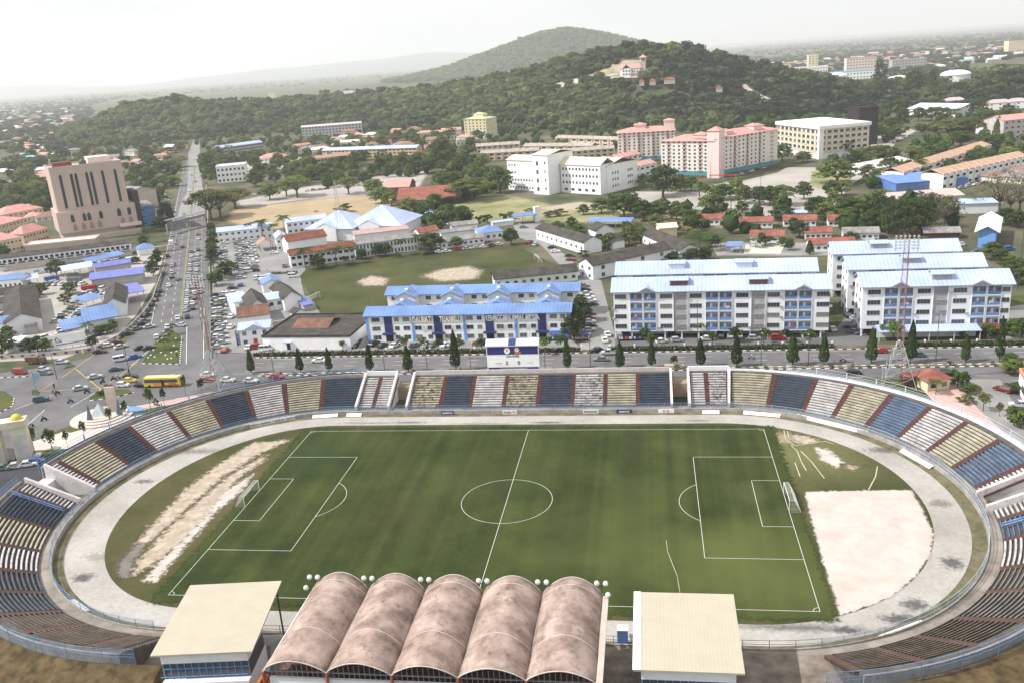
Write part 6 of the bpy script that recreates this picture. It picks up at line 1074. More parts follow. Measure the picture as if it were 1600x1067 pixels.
cluster('right of the white institute', [(940, 334, 'round', 'mid', 9, 15), (958, 337, 'wispy', 'dark', 12, 12), (975, 340, 'round', 'mid', 12, 16), (990, 342, 'wispy', 'dark', 15, 15), (1006, 346, 'round', 'dark', 12, 15), (1022, 345, 'round', 'mid', 9, 14), (1035, 348, 'palm', 'dark', 11, 11), (1036, 308, 'round', 'dark', 18, 22), (1006, 292, 'round', 'light', 8, 11), (1063, 300, 'round', 'mid', 9, 12), (1080, 300, 'round', 'mid', 9, 11), (1093, 309, 'small', 'light', 9, 9), (1102, 312, 'small', 'light', 8, 8), (1119, 312, 'round', 'light', 9, 11), (1131, 314, 'round', 'mid', 9, 10), (1150, 312, 'tall', 'light', 13, 12), (1164, 318, 'round', 'mid', 10, 10), (1186, 320, 'round', 'dark', 11, 15), (1203, 322, 'round', 'dark', 11, 13), (1222, 322, 'rain', 'mid', 13, 18), (1230, 336, 'palm', 'dark', 12, 12), (1256, 312, 'round', 'mid', 9, 12), (912, 336, 'round', 'mid', 6, 8)])
cluster('behind the long flats', [(1070, 355, 'palm', 'dark', 10, 9), (1102, 346, 'palm', 'dark', 11, 11), (1125, 330, 'palm', 'dark', 9, 10), (1142, 332, 'palm', 'olive', 9, 10), (1153, 330, 'palm', 'dark', 8, 9), (1056, 360, 'bush', 'gold', 5, 8), (1074, 374, 'palm', 'gold', 7, 8), (1087, 378, 'palm', 'olive', 7, 8), (1104, 394, 'palm', 'mid', 9, 9), (1093, 388, 'palm', 'dark', 8, 8), (983, 384, 'tall', 'olive', 9.5, 10), (1001, 382, 'tall', 'olive', 9, 9), (951, 388, 'round', 'mid', 7, 9), (936, 387, 'round', 'dark', 6, 7), (1003, 396, 'round', 'light', 4.5, 8), (1002, 407, 'bush', 'light', 3.5, 6), (1025, 411, 'round', 'dark', 5, 9), (1040, 410, 'round', 'dark', 5, 8), (1060, 410, 'round', 'dark', 4.5, 9), (1082, 409, 'round', 'dark', 5.5, 12), (1101, 406, 'round', 'dark', 5, 9), (1118, 386, 'round', 'dark', 5, 6), (1172, 360, 'bush', 'mid', 3.5, 6), (1200, 368, 'bush', 'mid', 3, 9), (1249, 372, 'round', 'dark', 8, 9), (1265, 398, 'cypress', 'dark', 6, 4), (1330, 378, 'bush', 'mid', 4, 9), (904, 372, 'round', 'mid', 7, 9), (870, 366, 'round', 'mid', 6, 8), (893, 358, 'round', 'mid', 6, 7), (1240, 356, 'round', 'mid', 5, 7), (1286, 358, 'bush', 'dark', 3, 5), (912, 402, 'bush', 'dark', 3.5, 6), (1085, 362, 'round', 'dark', 6, 8)])
cluster('in the casuarina grove at the right', [(1372, 358, 'wispy', 'dark', 19, 15), (1386, 366, 'wispy', 'dark', 16, 16), (1400, 370, 'wispy', 'dark', 17, 17), (1413, 372, 'wispy', 'dark', 16, 17), (1427, 372, 'wispy', 'dark', 16, 16), (1440, 366, 'wispy', 'dark', 17, 16), (1452, 352, 'wispy', 'dark', 15, 12), (1360, 362, 'round', 'mid', 9, 11), (1474, 358, 'bare', 'grey', 17, 16), (1484, 356, 'round', 'dark', 9, 8), (1560, 340, 'bare', 'grey', 20, 18), (1577, 342, 'bare', 'grey', 19, 17), (1592, 338, 'bare', 'grey', 17, 17), (1530, 330, 'bare', 'olive', 12, 14), (1440, 380, 'bush', 'light', 3, 7)])
cluster('on the slope below the orange terraces', [(1308, 287, 'round', 'light', 15, 25), (1334, 266, 'round', 'dark', 12, 14), (1354, 264, 'round', 'mid', 10, 14), (1354, 282, 'round', 'olive', 9, 14), (1374, 287, 'round', 'mid', 9, 14), (1300, 310, 'round', 'mid', 9, 12), (1315, 306, 'round', 'light', 8, 12), (1325, 340, 'round', 'mid', 9, 13), (1270, 338, 'tall', 'dark', 9, 10), (1281, 338, 'tall', 'mid', 9, 10), (1372, 256, 'rain', 'olive', 14, 26), (1390, 256, 'round', 'dark', 10, 14), (1435, 277, 'palm', 'mid', 12, 14), (1442, 279, 'round', 'mid', 7, 16), (1484, 258, 'palm', 'dark', 11, 12), (1526, 260, 'palm', 'dark', 10, 11), (1548, 264, 'round', 'mid', 9, 9), (1576, 250, 'round', 'light', 9, 15), (1460, 268, 'round', 'light', 6, 10)])
cluster('behind the curved road at the right', [(1370, 219, 'round', 'light', 14, 20), (1354, 222, 'tall', 'light', 16, 17), (1410, 200, 'tall', 'dark', 17, 16), (1435, 190, 'round', 'mid', 13, 18), (1455, 190, 'round', 'mid', 12, 17), (1477, 189, 'round', 'dark', 13, 18), (1482, 219, 'rain', 'olive', 17, 32), (1512, 218, 'rain', 'olive', 17, 30), (1500, 230, 'rain', 'mid', 12, 20), (1527, 182, 'tall', 'dark', 18, 18), (1545, 204, 'tall', 'mid', 16, 18), (1558, 220, 'cypress', 'olive', 17, 7), (1320, 244, 'round', 'dark', 13, 16), (1338, 238, 'round', 'dark', 12, 16), (1288, 246, 'round', 'mid', 9, 15), (1255, 254, 'round', 'mid', 8, 16), (1222, 252, 'round', 'mid', 12, 16), (1400, 213, 'bush', 'light', 5, 16), (1573, 190, 'round', 'mid', 12, 18), (1390, 206, 'round', 'mid', 12, 15)])
cluster('around the left market yard', [(89, 431, 'round', 'dark', 8, 9.5), (8, 409, 'round', 'mid', 9, 10), (138, 532, 'palm', 'mid', 7, 7.5), (168, 521, 'round', 'mid', 4, 6), (156, 524, 'round', 'dark', 4, 5), (178, 517, 'round', 'mid', 4, 5), (144, 542, 'round', 'dark', 4, 5), (14, 532, 'round', 'dark', 5, 6.5), (47, 553, 'round', 'dark', 6, 7.5), (60, 550, 'round', 'dark', 6, 7), (72, 550, 'round', 'mid', 5, 6), (3, 556, 'round', 'dark', 7, 9), (52, 466, 'banana', 'olive', 4, 5), (20, 536, 'palm', 'dark', 5, 6)])
cluster('left of the pink tower', [(85, 328, 'round', 'dark', 12, 12), (60, 326, 'round', 'dark', 11, 14), (45, 330, 'round', 'dark', 10, 14), (28, 322, 'round', 'olive', 9, 15), (72, 312, 'round', 'mid', 11, 13), (4, 298, 'round', 'dark', 10, 14), (49, 266, 'round', 'mid', 15, 24), (66, 264, 'round', 'mid', 15, 22), (13, 272, 'round', 'dark', 13, 20), (30, 262, 'round', 'mid', 13, 22), (35, 295, 'round', 'mid', 7, 12), (100, 250, 'round', 'dark', 16, 22)])
cluster('in the paved plaza by the left curve', [(133, 686, 'small', 'dark', 5, 2), (174, 666, 'small', 'dark', 5.5, 2.4), (198, 655, 'small', 'dark', 5, 2), (236, 641, 'small', 'mid', 6.5, 2.8), (257.5, 635, 'small', 'dark', 5, 1.6), (291, 620, 'small', 'mid', 6, 2.2), (316, 615, 'small', 'dark', 5, 2.2), (54, 704, 'small', 'mid', 6, 3), (83, 707, 'small', 'mid', 6, 3.4), (106, 699, 'small', 'dark', 5, 1.8), (246, 637, 'bush', 'dark', 3, 2.4)])
cluster('on the triangular traffic island', [(258.5, 547, 'palm', 'dark', 5, 5.5), (265, 534, 'palm', 'dark', 5, 5), (271, 523, 'palm', 'dark', 4.6, 4.6), (160, 616, 'bush', 'dark', 1.4, 5)])
cluster('in front of the banner block', [(632, 547, 'small', 'dark', 4.4, 4), (662, 548, 'small', 'mid', 4.2, 3.6), (686, 548, 'small', 'mid', 3.6, 3.4), (718, 548, 'small', 'mid', 4, 3.4), (753, 548, 'small', 'dark', 4.4, 3.8), (852, 554, 'small', 'light', 6, 5), (876, 546, 'small', 'mid', 4.4, 4.4), (907, 503, 'tall', 'dark', 9, 9), (900, 524, 'tall', 'dark', 9, 8), (906, 484, 'palm', 'dark', 6, 6), (891, 530, 'tall', 'dark', 7, 6), (536, 546, 'small', 'mid', 3, 3), (350, 486, 'palm', 'dark', 5, 5)])
cluster('in the front gardens of the flats', [(1008, 533, 'small', 'mid', 4, 4), (1019, 547, 'small', 'mid', 4.6, 4.4), (1093, 528, 'palm', 'light', 5.6, 5.6), (1113, 540, 'small', 'dark', 4, 3.4), (1149, 535, 'small', 'dark', 5, 4.4), (1193, 540, 'small', 'dark', 4.6, 4.4), (1228, 535, 'small', 'dark', 4.4, 4), (1264, 543, 'small', 'light', 5, 5), (1396, 531, 'small', 'light', 4.6, 7), (1543, 531, 'small', 'mid', 4.4, 4.4), (1583, 526, 'round', 'mid', 5, 7), (1596, 526, 'round', 'mid', 5, 7), (1503, 530, 'bush', 'mid', 2.6, 2.6)])
cluster('in the right-hand plaza', [(1462, 616, 'palm', 'mid', 4.4, 4.6), (1438, 604, 'palm', 'light', 3, 3), (1496, 604, 'banana', 'mid', 5, 4), (1506, 606, 'tall', 'mid', 4.4, 3), (1515, 613, 'bush', 'mid', 2.2, 6), (1509, 629, 'bush', 'mid', 2, 4), (1536, 642, 'small', 'olive', 4.4, 3), (1561, 650, 'small', 'olive', 3, 2), (1577, 573, 'round', 'mid', 4, 6), (1582, 584, 'round', 'light', 4.4, 6), (1586, 610, 'bush', 'mid', 2.4, 6), (1598, 616, 'bush', 'dark', 2.6, 6), (1584, 664, 'banana', 'mid', 4.4, 4), (1594, 668, 'banana', 'dark', 4, 4), (1596, 650, 'bush', 'mid', 2.4, 4)])
cluster('in the yard right of the flats', [(1550, 406, 'round', 'mid', 6.4, 9), (1563, 412, 'round', 'dark', 6, 8), (1576, 424, 'round', 'mid', 6, 9), (1590, 430, 'round', 'mid', 6, 9), (1571, 352, 'round', 'dark', 7, 11), (1590, 356, 'round', 'dark', 7, 10), (1596, 445, 'round', 'mid', 6, 8), (1320, 478, 'bush', 'dark', 3, 4)])
# small plants along the median and forecourts
PL = [(x, 'bush' if rnd.random() < .6 else 'youngpalm') for x in range(-84, 182, 5)]
for i, (x, k) in enumerate(PL):
    x += rnd.uniform(-1.4, 1.4); tree(k, Vector((x, 76.75-(x+86)*.0055, .12)), rnd.uniform(.9, 1.6), rnd.uniform(1.2, 2.2), rnd.choice(['mid', 'light', 'olive', 'dark']), 'low ornamental plant between the kerbs of the road median, %s from the left' % nth(i+1), 'median plants')
t = MB(); P = [(-95+i*.5, 94.6-(i*.5)*.0145) for i in range(560)]
hp = []
for x, y in P:
    if 8 < x < 17 or 80 < x < 97: continue
    for k in range(12): hp.append((x+rg.uniform(-.3, .3), y-.3+rg.uniform(-.6, .6), rg.uniform(.25, 1.3)))
hp = np.array(hp); nn = rg.normal(size=hp.shape)+[0, -.4, .8]; nn /= np.linalg.norm(nn, axis=1, keepdims=True); V, F = quads(hp, nn, .3)
tag(link(bpy.data.objects.new('hedge', np_mesh('hedge', V, F, LM['dark'], np.repeat(rg.uniform(0, .5, len(hp)), 4)))), 'long low clipped hedge along the far side of the road', 'hedge')
# ---- scattered town trees, kept clear of buildings and roads
FOOT = []
bpy.context.view_layer.update()
for o in COL.objects:
    if o.parent and o.name.split('.')[0] in ('wall', 'roof', 'middle_wall', 'right_wing', 'left_roof'):
        bb = [o.matrix_world @ Vector(c) for c in o.bound_box]; q_ = [bb[0], bb[3], bb[7], bb[4]]; FOOT.append([(v.x, v.y) for v in q_])
FA = [np.array(f) for f in FOOT]
def clear(x, y, m_=2.5):
    for f in FA:
        d = np.roll(f, -1, 0)-f; c = d[:, 0]*(y-f[:, 1])-d[:, 1]*(x-f[:, 0]); L = np.hypot(d[:, 0], d[:, 1])+1e-6; s = c/L
        if (s > -m_).all() or (s < m_).all(): return False
    return True
def inpoly(x, y, P):
    c = False; n = len(P); j = n-1
    for i in range(n):
        if (P[i][1] > y) != (P[j][1] > y) and x < (P[j][0]-P[i][0])*(y-P[i][1])/(P[j][1]-P[i][1])+P[i][0]: c = not c
        j = i
    return c
ROADPX = [[(240, 430), (262, 430), (330, 560), (326, 360), (312, 236), (292, 236)], [(1385, 250), (1400, 215), (1445, 200), (1430, 215), (1420, 250), (1340, 290), (1300, 325), (1060, 325), (985, 312), (985, 298), (1090, 298), (1215, 268), (1340, 258)], [(355, 345), (365, 325), (480, 300), (700, 268), (690, 325), (480, 352)], [(690, 325), (800, 306), (1000, 330), (980, 352), (740, 352)]]
def scatter(place, poly, n, kinds, hr, group):
    L = []; k = 0
    while len(L) < n and k < n*40:
        k += 1; x = rnd.uniform(min(p[0] for p in poly), max(p[0] for p in poly)); y = rnd.uniform(min(p[1] for p in poly), max(p[1] for p in poly))
        if not inpoly(x, y, poly) or any(inpoly(x, y, r) for r in ROADPX): continue
        p = G(x, y)
        if not clear(p.x, p.y): continue
        kd = rnd.choice(kinds); h = rnd.uniform(*hr); L.append((x, y, kd, rnd.choice(['dark', 'mid', 'mid', 'light', 'olive']), h, h*rnd.uniform(1.0, 1.5)*(.85 if kd == 'palm' else 1)))
    cluster(place, L, group)
RT_ = ['round', 'round', 'tall', 'palm', 'rain']
scatter('in the suburb behind the pink tower', [(0, 240), (120, 232), (200, 240), (205, 268), (120, 300), (60, 345), (0, 340)], 42, ['round', 'round', 'tall', 'rain'], (10, 15), 'trees of the left suburb')
scatter('left of the avenue head', [(200, 238), (292, 228), (290, 262), (262, 330), (210, 300)], 12, ['round', 'tall', 'rain'], (9, 13), 'trees left of the avenue head')
scatter('among houses under the hill', [(320, 232), (470, 222), (720, 212), (760, 222), (740, 252), (560, 262), (330, 268)], 46, RT_, (10, 16), 'trees at the foot of the hill')
scatter('around the schools and concrete yard', [(400, 262), (560, 262), (620, 262), (760, 258), (770, 290), (620, 300), (500, 285), (400, 292)], 22, RT_, (9, 14), 'trees around the schools')
scatter('on the scrub below the pink apartments', [(1000, 312), (1400, 312), (1360, 356), (1050, 356)], 16, ['round', 'palm', 'round', 'round'], (6, 9), 'trees on the scrub')
scatter('by the right-hand terraces', [(1400, 190), (1600, 175), (1600, 250), (1440, 290), (1380, 290)], 22, RT_, (9, 13), 'trees by the right-hand terraces')
scatter('between the low quarters behind the flats', [(985, 352), (1500, 350), (1500, 372), (1300, 400), (1000, 400)], 16, ['round', 'palm', 'bush', 'banana'], (3.5, 6), 'garden trees behind the flats')
scatter('between market roofs', [(0, 440), (240, 405), (235, 450), (150, 520), (0, 540)], 7, ['round', 'bush'], (3, 5), 'market yard trees')
# ---- the wooded hills: one mass
def low_crown(n, s, seed):
    r = np.random.default_rng(seed); cl = [(r.uniform(-.22, .22), r.uniform(-.22, .22), r.uniform(.35, .75), .24, .22) for _ in range(6)]
    global rg; k = rg; rg = r; V, F, T = crown(cl, n//6, s, .3); rg = k
    # an inner body so that the crown is not see-through
    mb = MB(); mb.ball((0, 0, .5), .36, 7, sz=1.0); B = np.array(mb.v); B *= 1+r.uniform(-.12, .12, (len(B), 1)); return V, F, T, B, np.array(mb.f)
PRT = [low_crown(84, .085, s) for s in range(6)]
def wood(name, X, Y, Z, Wd, H, T0, mt_, label):
    VS = []; FS = []; TS = []; off = 0; ang = rg.uniform(0, 6.28, len(X)); pi = rg.integers(0, len(PRT), len(X))
    for k, (V, F, T, B, BF) in enumerate(PRT):
        ii = np.nonzero(pi == k)[0]
        if not len(ii): continue
        VV = np.concatenate([V, B]); FF = np.concatenate([F, BF+len(V)]); TT = np.concatenate([T, np.full(len(B), .12)])
        c, s = np.cos(ang[ii])[:, None], np.sin(ang[ii])[:, None]; w = Wd[ii][:, None]; x = (VV[None, :, 0]*c-VV[None, :, 1]*s)*w+X[ii][:, None]; y = (VV[None, :, 0]*s+VV[None, :, 1]*c)*w+Y[ii][:, None]; z = VV[None, :, 2]*H[ii][:, None]+Z[ii][:, None]
        VS.append(np.stack([x, y, z], -1).reshape(-1, 3)); FS.append((FF[None]+(np.arange(len(ii))*len(VV))[:, None, None]+off).reshape(-1, 4)); TS.append((TT[None]*.8+T0[ii][:, None]).ravel()); off += len(ii)*len(VV)
    return tag(link(bpy.data.objects.new(name, np_mesh(name, np.concatenate(VS), np.concatenate(FS), mt_, np.concatenate(TS)))), label, 'woodland', kind='stuff')
def proj(X, Y, Z):
    d = np.stack([X-CAM[0], Y-CAM[1], Z-CAM[2]], -1); w = d@np.array(FW); return 800+FPX*(d@np.array(RT))/w, 533.5-FPX*(d@np.array(UP))/w
clearing = [hit(*p) for p in [(862, 135), (900, 127), (960, 105), (975, 92), (1006, 92), (1014, 112), (1004, 124), (990, 128), (930, 128), (880, 141)]]
CL = [(p.x, p.y) for p in clearing]; cxs = [p[0] for p in CL]; cys = [p[1] for p in CL]
HH = [(o.location.x, o.location.y, 17 if 'tank' in o.name else 13) for o in COL.objects if o.name.split('.')[0] in ('storage_tank', 'hill_cottage', 'hill_house', 'ridge_hall')]
cl_m = mat('cleared_hillside', (.2, .17, .1), coord='W', scale=.05, col2=(.38, .33, .24)); road_m = mat('cut_earth', (.4, .36, .31), coord='W', scale=.1)
def drape(name, pts, mt, up):
    P = [hit(*p) for p in pts]; cx = sum((p.x for p in P))/len(P); cy_ = sum((p.y for p in P))/len(P); V = []; F = []; n = len(P); K = 8
    for k in range(K+1):
        for p in P: x = cx+(p.x-cx)*k/K; y = cy_+(p.y-cy_)*k/K; V.append((x, y, float(hz(x, y))+up))
    for k in range(K):
        for i in range(n): F.append((k*n+i, k*n+(i+1) % n, (k+1)*n+(i+1) % n, (k+1)*n+i))
    me = bpy.data.meshes.new(name); me.from_pydata(V, [], F); me.materials.append(mt); me.update(); struct(link(bpy.data.objects.new(name, me)))
drape('hill_clearing', [(866, 139), (880, 130), (905, 124), (940, 112), (962, 100), (976, 96), (1006, 96), (1010, 116), (995, 124), (965, 124), (930, 131), (890, 138)], cl_m, 1.2)
drape('hill_cutting', [(866, 141), (866, 134), (884, 128), (910, 125), (940, 122), (964, 117), (966, 120), (940, 125), (900, 131), (885, 141)], road_m, 2.0)
sp = 9.4; gx, gy = np.meshgrid(np.arange(-1300, 900, sp), np.arange(640, 1600, sp)); X = (gx+rg.uniform(-4, 4, gx.shape)).ravel(); Y = (gy+rg.uniform(-4, 4, gy.shape)).ravel(); Z = hz(X, Y)
px_, py_ = proj(X, Y, Z); k = (Z > 1.2) & (px_ > -60) & (px_ < 1660); X, Y, Z = X[k], Y[k], Z[k]
# drop what the crest hides: keep the slope that faces the camera
def slope_ok(X, Y, Z):
    ux, uy = X-CAM[0], Y-CAM[1]; L = np.hypot(ux, uy); ok = np.ones(len(X), bool)
    for s in (25, 60, 110): zz = hz(X-ux/L*s, Y-uy/L*s); line = Z+14+(CAM[2]-Z-14)*s/L; ok &= zz+2 < line+6
    return ok
k = slope_ok(X, Y, Z); X, Y, Z = X[k], Y[k], Z[k]
drape('hill_road', [(1158, 136), (1164, 145), (1188, 160), (1214, 160), (1192, 152), (1172, 141), (1165, 134)], road_m, 1.5)
CL2 = [tuple(hit(*p)[:2]) for p in [(1156, 134), (1160, 147), (1186, 167), (1220, 168), (1192, 149), (1172, 138), (1167, 132)]]
k = np.array([not inpoly(x, y, CL) and not inpoly(x, y, CL2) for x, y in zip(X, Y)])
for hx, hy, hr in HH: k &= np.hypot(X-hx, Y-hy+ (6 if hr < 15 else 10)) > hr
X, Y, Z = X[k], Y[k], Z[k]
patch = .1*np.sin(X*.012+Y*.009)+.1*np.sin(X*.031-Y*.023)+rg.choice([-.12, 0, .12, .32], len(X), p=[.3, .35, .22, .13])+.12*np.clip((-X-50)/300, 0, 1)-.16*np.clip((X+60)/160, 0, 1)*(Y < 1080)+.06; big = rg.random(len(X)); Wd = np.where(big > .72, rg.uniform(17, 25, len(X)), rg.uniform(10, 15, len(X))); H = Wd*rg.uniform(.55, .8, len(X))  # sun glow painted into the tint: lighter leftward, darker at the right foot
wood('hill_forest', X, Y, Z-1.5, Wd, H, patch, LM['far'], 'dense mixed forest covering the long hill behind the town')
sp = 23; gx, gy = np.meshgrid(np.arange(-1700, 1200, sp), np.arange(3600, 5000, sp)); X = (gx+rg.uniform(-5, 5, gx.shape)).ravel(); Y = (gy+rg.uniform(-5, 5, gy.shape)).ravel(); Z = hz(X, Y); k = Z > 8; X, Y, Z = X[k], Y[k], Z[k]; k = slope_ok(X, Y, Z); X, Y, Z = X[k], Y[k], Z[k]
wood('far_hill_forest', X, Y, Z-2, rg.uniform(26, 42, len(X)), rg.uniform(16, 26, len(X)), rg.uniform(-.1, .35, len(X)), LM['far'], 'hazy forest on the distant cone-shaped hill')
X = []; Y = []
rr_ = random.Random(21)
for poly, n_ in [([(110, 226), (300, 218), (470, 205), (760, 196), (1200, 190), (1390, 180), (1390, 196), (1200, 206), (1000, 212), (760, 214), (470, 224), (300, 232), (130, 238)], 420), ([(300, 232), (470, 220), (760, 208), (1010, 215), (960, 235), (760, 245), (740, 262), (560, 270), (380, 282), (320, 285)], 300), ([(0, 225), (130, 222), (292, 226), (288, 262), (262, 330), (205, 330), (180, 262), (100, 300), (60, 350), (0, 350)], 210), ([(400, 268), (760, 262), (790, 300), (720, 318), (600, 300), (480, 292)], 60), ([(930, 330), (1060, 330), (1400, 312), (1500, 330), (1500, 360), (1200, 372), (980, 372)], 45), ([(1360, 178), (1600, 172), (1600, 262), (1440, 292), (1290, 300), (1280, 262), (1340, 240)], 130), ([(640, 330), (760, 330), (800, 352), (680, 368)], 22)]:
    c = 0; k = 0
    while c < n_ and k < n_*30:
        k += 1; x = rr_.uniform(min(p[0] for p in poly), max(p[0] for p in poly)); y = rr_.uniform(min(p[1] for p in poly), max(p[1] for p in poly))
        if not inpoly(x, y, poly) or any(inpoly(x, y, r) for r in ROADPX): continue
        p = G(x, y)
        if clear(p.x, p.y, 3.5): X.append(p.x); Y.append(p.y); c += 1
X = np.array(X); Y = np.array(Y); w_ = rg.uniform(6, 13, len(X)); wood('town_tree_cover', X, Y, np.zeros(len(X))-1.2, w_, w_*rg.uniform(.75, 1.1, len(X)), rg.uniform(-.05, .4, len(X)), LM['mid'], 'dense small trees and shrubs filling the gaps between the town buildings')
# distant tree cover on the plains
def plain(n, polys, seed):
    r = np.random.default_rng(seed); xs = []; ys = []
    for poly, m_ in polys:
        c = 0
        while c < m_:
            x = r.uniform(min(p[0] for p in poly), max(p[0] for p in poly)); y = r.uniform(min(p[1] for p in poly), max(p[1] for p in poly))
            if inpoly(x, y, poly): p = G(x, y); xs.append(p.x); ys.append(p.y); c += 1
    return np.array(xs), np.array(ys)
X, Y = plain(0, [([(0, 168), (60, 165), (150, 168), (110, 235), (0, 240)], 380), ([(0, 152), (120, 150), (200, 150), (110, 175), (0, 172)], 300), ([(0, 150), (100, 142), (400, 125), (650, 108), (640, 120), (400, 140), (130, 160)], 500), ([(1160, 72), (1600, 50), (1600, 62), (1160, 84)], 700), ([(1150, 82), (1600, 60), (1600, 90), (1480, 108), (1180, 115)], 900), ([(1180, 112), (1480, 105), (1480, 118), (1200, 130)], 260)], 5)
k = hz(X, Y) < 2; X, Y = X[k], Y[k]; dd = np.hypot(X, Y)
wood('distant_tree_cover', X, Y, np.zeros(len(X))-1, rg.uniform(11, 18, len(X))*np.clip(dd/1500, 1, 2.2), rg.uniform(8, 13, len(X)), rg.uniform(-.1, .3, len(X)), LM['far'], 'distant trees scattered over the hazy plains')
for i, (x, y, h, w, kd, tn, lb) in enumerate([(1372, 146, 44, 26, 'wispy', 'dark', 'tall dark tree rising above the right ridge between the tanks'), (1268, 134, 20, 20, 'wispy', 'dark', 'dark tree on the ridge left of the most hidden tank'), (1455, 150, 34, 24, 'wispy', 'dark', 'dark feathery tree between the middle and right tanks'), (657, 136, 24, 18, 'wispy', 'dark', 'lone taller tree on the skyline left of the cone hill'), (1428, 140, 30, 26, 'round', 'mid', 'green tree behind the middle tank'), (275, 160, 22, 22, 'round', 'dark', 'bulging tree on the left end skyline of the long hill'), (1505, 110, 20, 24, 'round', 'mid', 'tall green tree left of the right-hand wooded knoll')]):
    p = hit(x, y+6); tree(kd, p, h, w, tn, lb)
# ------------------------------------------------------------------ vehicles
CC = {}
for nm, c in dict(white=(.72, .72, .72), silver=(.42, .44, .46), grey=(.16, .165, .17), black=(.018, .018, .02), red=(.38, .02, .02), darkred=(.13, .015, .02), blue=(.03, .1, .35), teal=(.04, .1, .13), yellow=(.65, .47, .06), green=(.12, .18, .14), brown=(.12, .06, .04), orange=(.6, .25, .05), gold=(.36, .31, .2)).items(): CC[nm] = mat(nm+'_car_paint', c, rough=.3, var=.03)
LT = mat('lamp_lens', (.7, .7, .65), rough=.2); RL = mat('red_lens', (.45, .02, .02), rough=.3); VM = {}
def vmesh(kind, col):
    k = (kind, col)
    if k in VM: return VM[k]
    m_ = CC[col]; B = MB(); g_ = MB()
    P = {'sedan': ([(-2.15, .3), (-2.2, .72), (-1.95, .9), (-1.35, .95), (.85, .93), (1.9, .8), (2.18, .6), (2.18, .3)], [(-1.6, .93), (-1.05, 1.4), (.2, 1.43), (1.0, .93)], 1.68),
         'hatch': ([(-1.75, .3), (-1.8, .85), (-1.7, .98), (.85, .95), (1.6, .82), (1.8, .6), (1.8, .3)], [(-1.7, .96), (-1.45, 1.45), (.2, 1.48), (1.05, .94)], 1.6),
         'suv': ([(-2.1, .4), (-2.15, 1.0), (-2.05, 1.1), (1.0, 1.08), (2.0, .98), (2.15, .7), (2.15, .4)], [(-2.05, 1.08), (-1.85, 1.72), (.35, 1.75), (1.15, 1.07)], 1.75),
         'van': ([(-2.2, .35), (-2.25, 1.1), (-2.2, 1.15), (1.6, 1.12), (2.1, .95), (2.2, .35)], [(-2.2, 1.13), (-2.1, 1.9), (1.0, 1.92), (1.75, 1.1)], 1.7),
         'pickup': ([(-2.5, .45), (-2.55, 1.0), (-.5, 1.02), (1.2, 1.05), (2.3, .98), (2.5, .7), (2.5, .45)], [(-.55, 1.03), (-.4, 1.68), (.7, 1.7), (1.35, 1.04)], 1.75),
         'truck': ([(1.4, .5), (1.35, 2.3), (2.6, 2.3), (3.0, 1.4), (3.1, .5)], [(2.62, 1.45), (2.5, 2.1), (2.66, 2.1), (3.02, 1.42)], 2.1)}[kind]
    hull, cab, w = P; B.prof(hull, -w/2, w/2)
    if kind == 'truck': B.box(-3.2, 1.2, -1.15, 1.15, .9, 2.5); g_.prof(cab, -w/2+.15, w/2-.15)
    else:
        g_.prof(cab, -w/2+.1, w/2-.1); z = cab[1][1]; i = .13; B.box(cab[1][0]-.02, cab[2][0]+.02, -w/2+.1, w/2-.1, z, z+.05)
        for x0, z0, x1, z1 in ((cab[0][0], cab[0][1], cab[1][0], z), (cab[3][0], cab[3][1], cab[2][0], z)):
            for s in (-1, 1): B.tube((x0, s*(w/2-.1), z0), (x1, s*(w/2-.1), z1+.02), .045, n=4)
        for s in (-1, 1): B.box(-.35, -.25, s*(w/2-.1)-.02, s*(w/2-.1)+.02, cab[0][1]-.05, z)
    if kind == 'pickup': g_.box(-2.45, -.65, -w/2+.12, w/2-.12, 1.0, 1.035)
    wr = .31 if kind != 'truck' else .45; Wm = MB(); Wm.tube((0, -.1, 0), (0, .1, 0), wr, n=12); Wm.tube((0, -.11, 0), (0, .11, 0), wr*.55, n=8, k=1)
    x0, x1 = hull[0][0], hull[-1][0]; H = MB(); H.box(x1-.02, x1+.02, -.02, .3, .55, .7); T = MB(); T.box(-.02, .02, -.15, .15, 0, .14)
    VM[k] = (B.mesh('body', m_), g_.mesh('windows', glass), Wm.mesh('wheel', [rubber, metal]), w, (x0*.6 if kind != 'truck' else -2.1, x1*.63 if kind != 'truck' else 2.2), wr, (x0, x1), T.mesh('headlight', LT), T.mesh('tail_light', RL)); return VM[k]
VN = dict(sedan=('parked_car', 'car'), hatch=('parked_car', 'car'), suv=('parked_car', 'car'), van=('van', 'van'), pickup=('pickup_truck', 'pickup'), truck=('lorry', 'lorry'))
def car(p, hd, kind, col, label, group=None, moving=False, full=True):
    b, g_, w_, w, wx, wr, xe, hm, tm2 = vmesh(kind, col); nm, cat = VN[kind]
    if moving and nm == 'parked_car': nm = 'car'
    t = empty(nm, (p.x, p.y, p.z+.06), R(hd), label, cat, group); part('body', b, t); part('windows', g_, t)
    for x in wx:
        for s in (-1, 1): part('wheel', w_, t, (x, s*(w/2-.08), wr))
    if full:
        zz = .95 if kind == 'truck' else .66
        for s in (-1, 1): part('headlight', hm, t, (xe[1], s*(w/2-.3), zz)); part('tail_light', tm2, t, (xe[0], s*(w/2-.3), zz))
    return t
KL = dict(sedan='saloon', hatch='hatchback', suv='boxy car', van='van', pickup='pickup truck', truck='lorry')
CL_ = dict(darkred='dark red', teal='dark teal', gold='pale gold', green='grey-green')
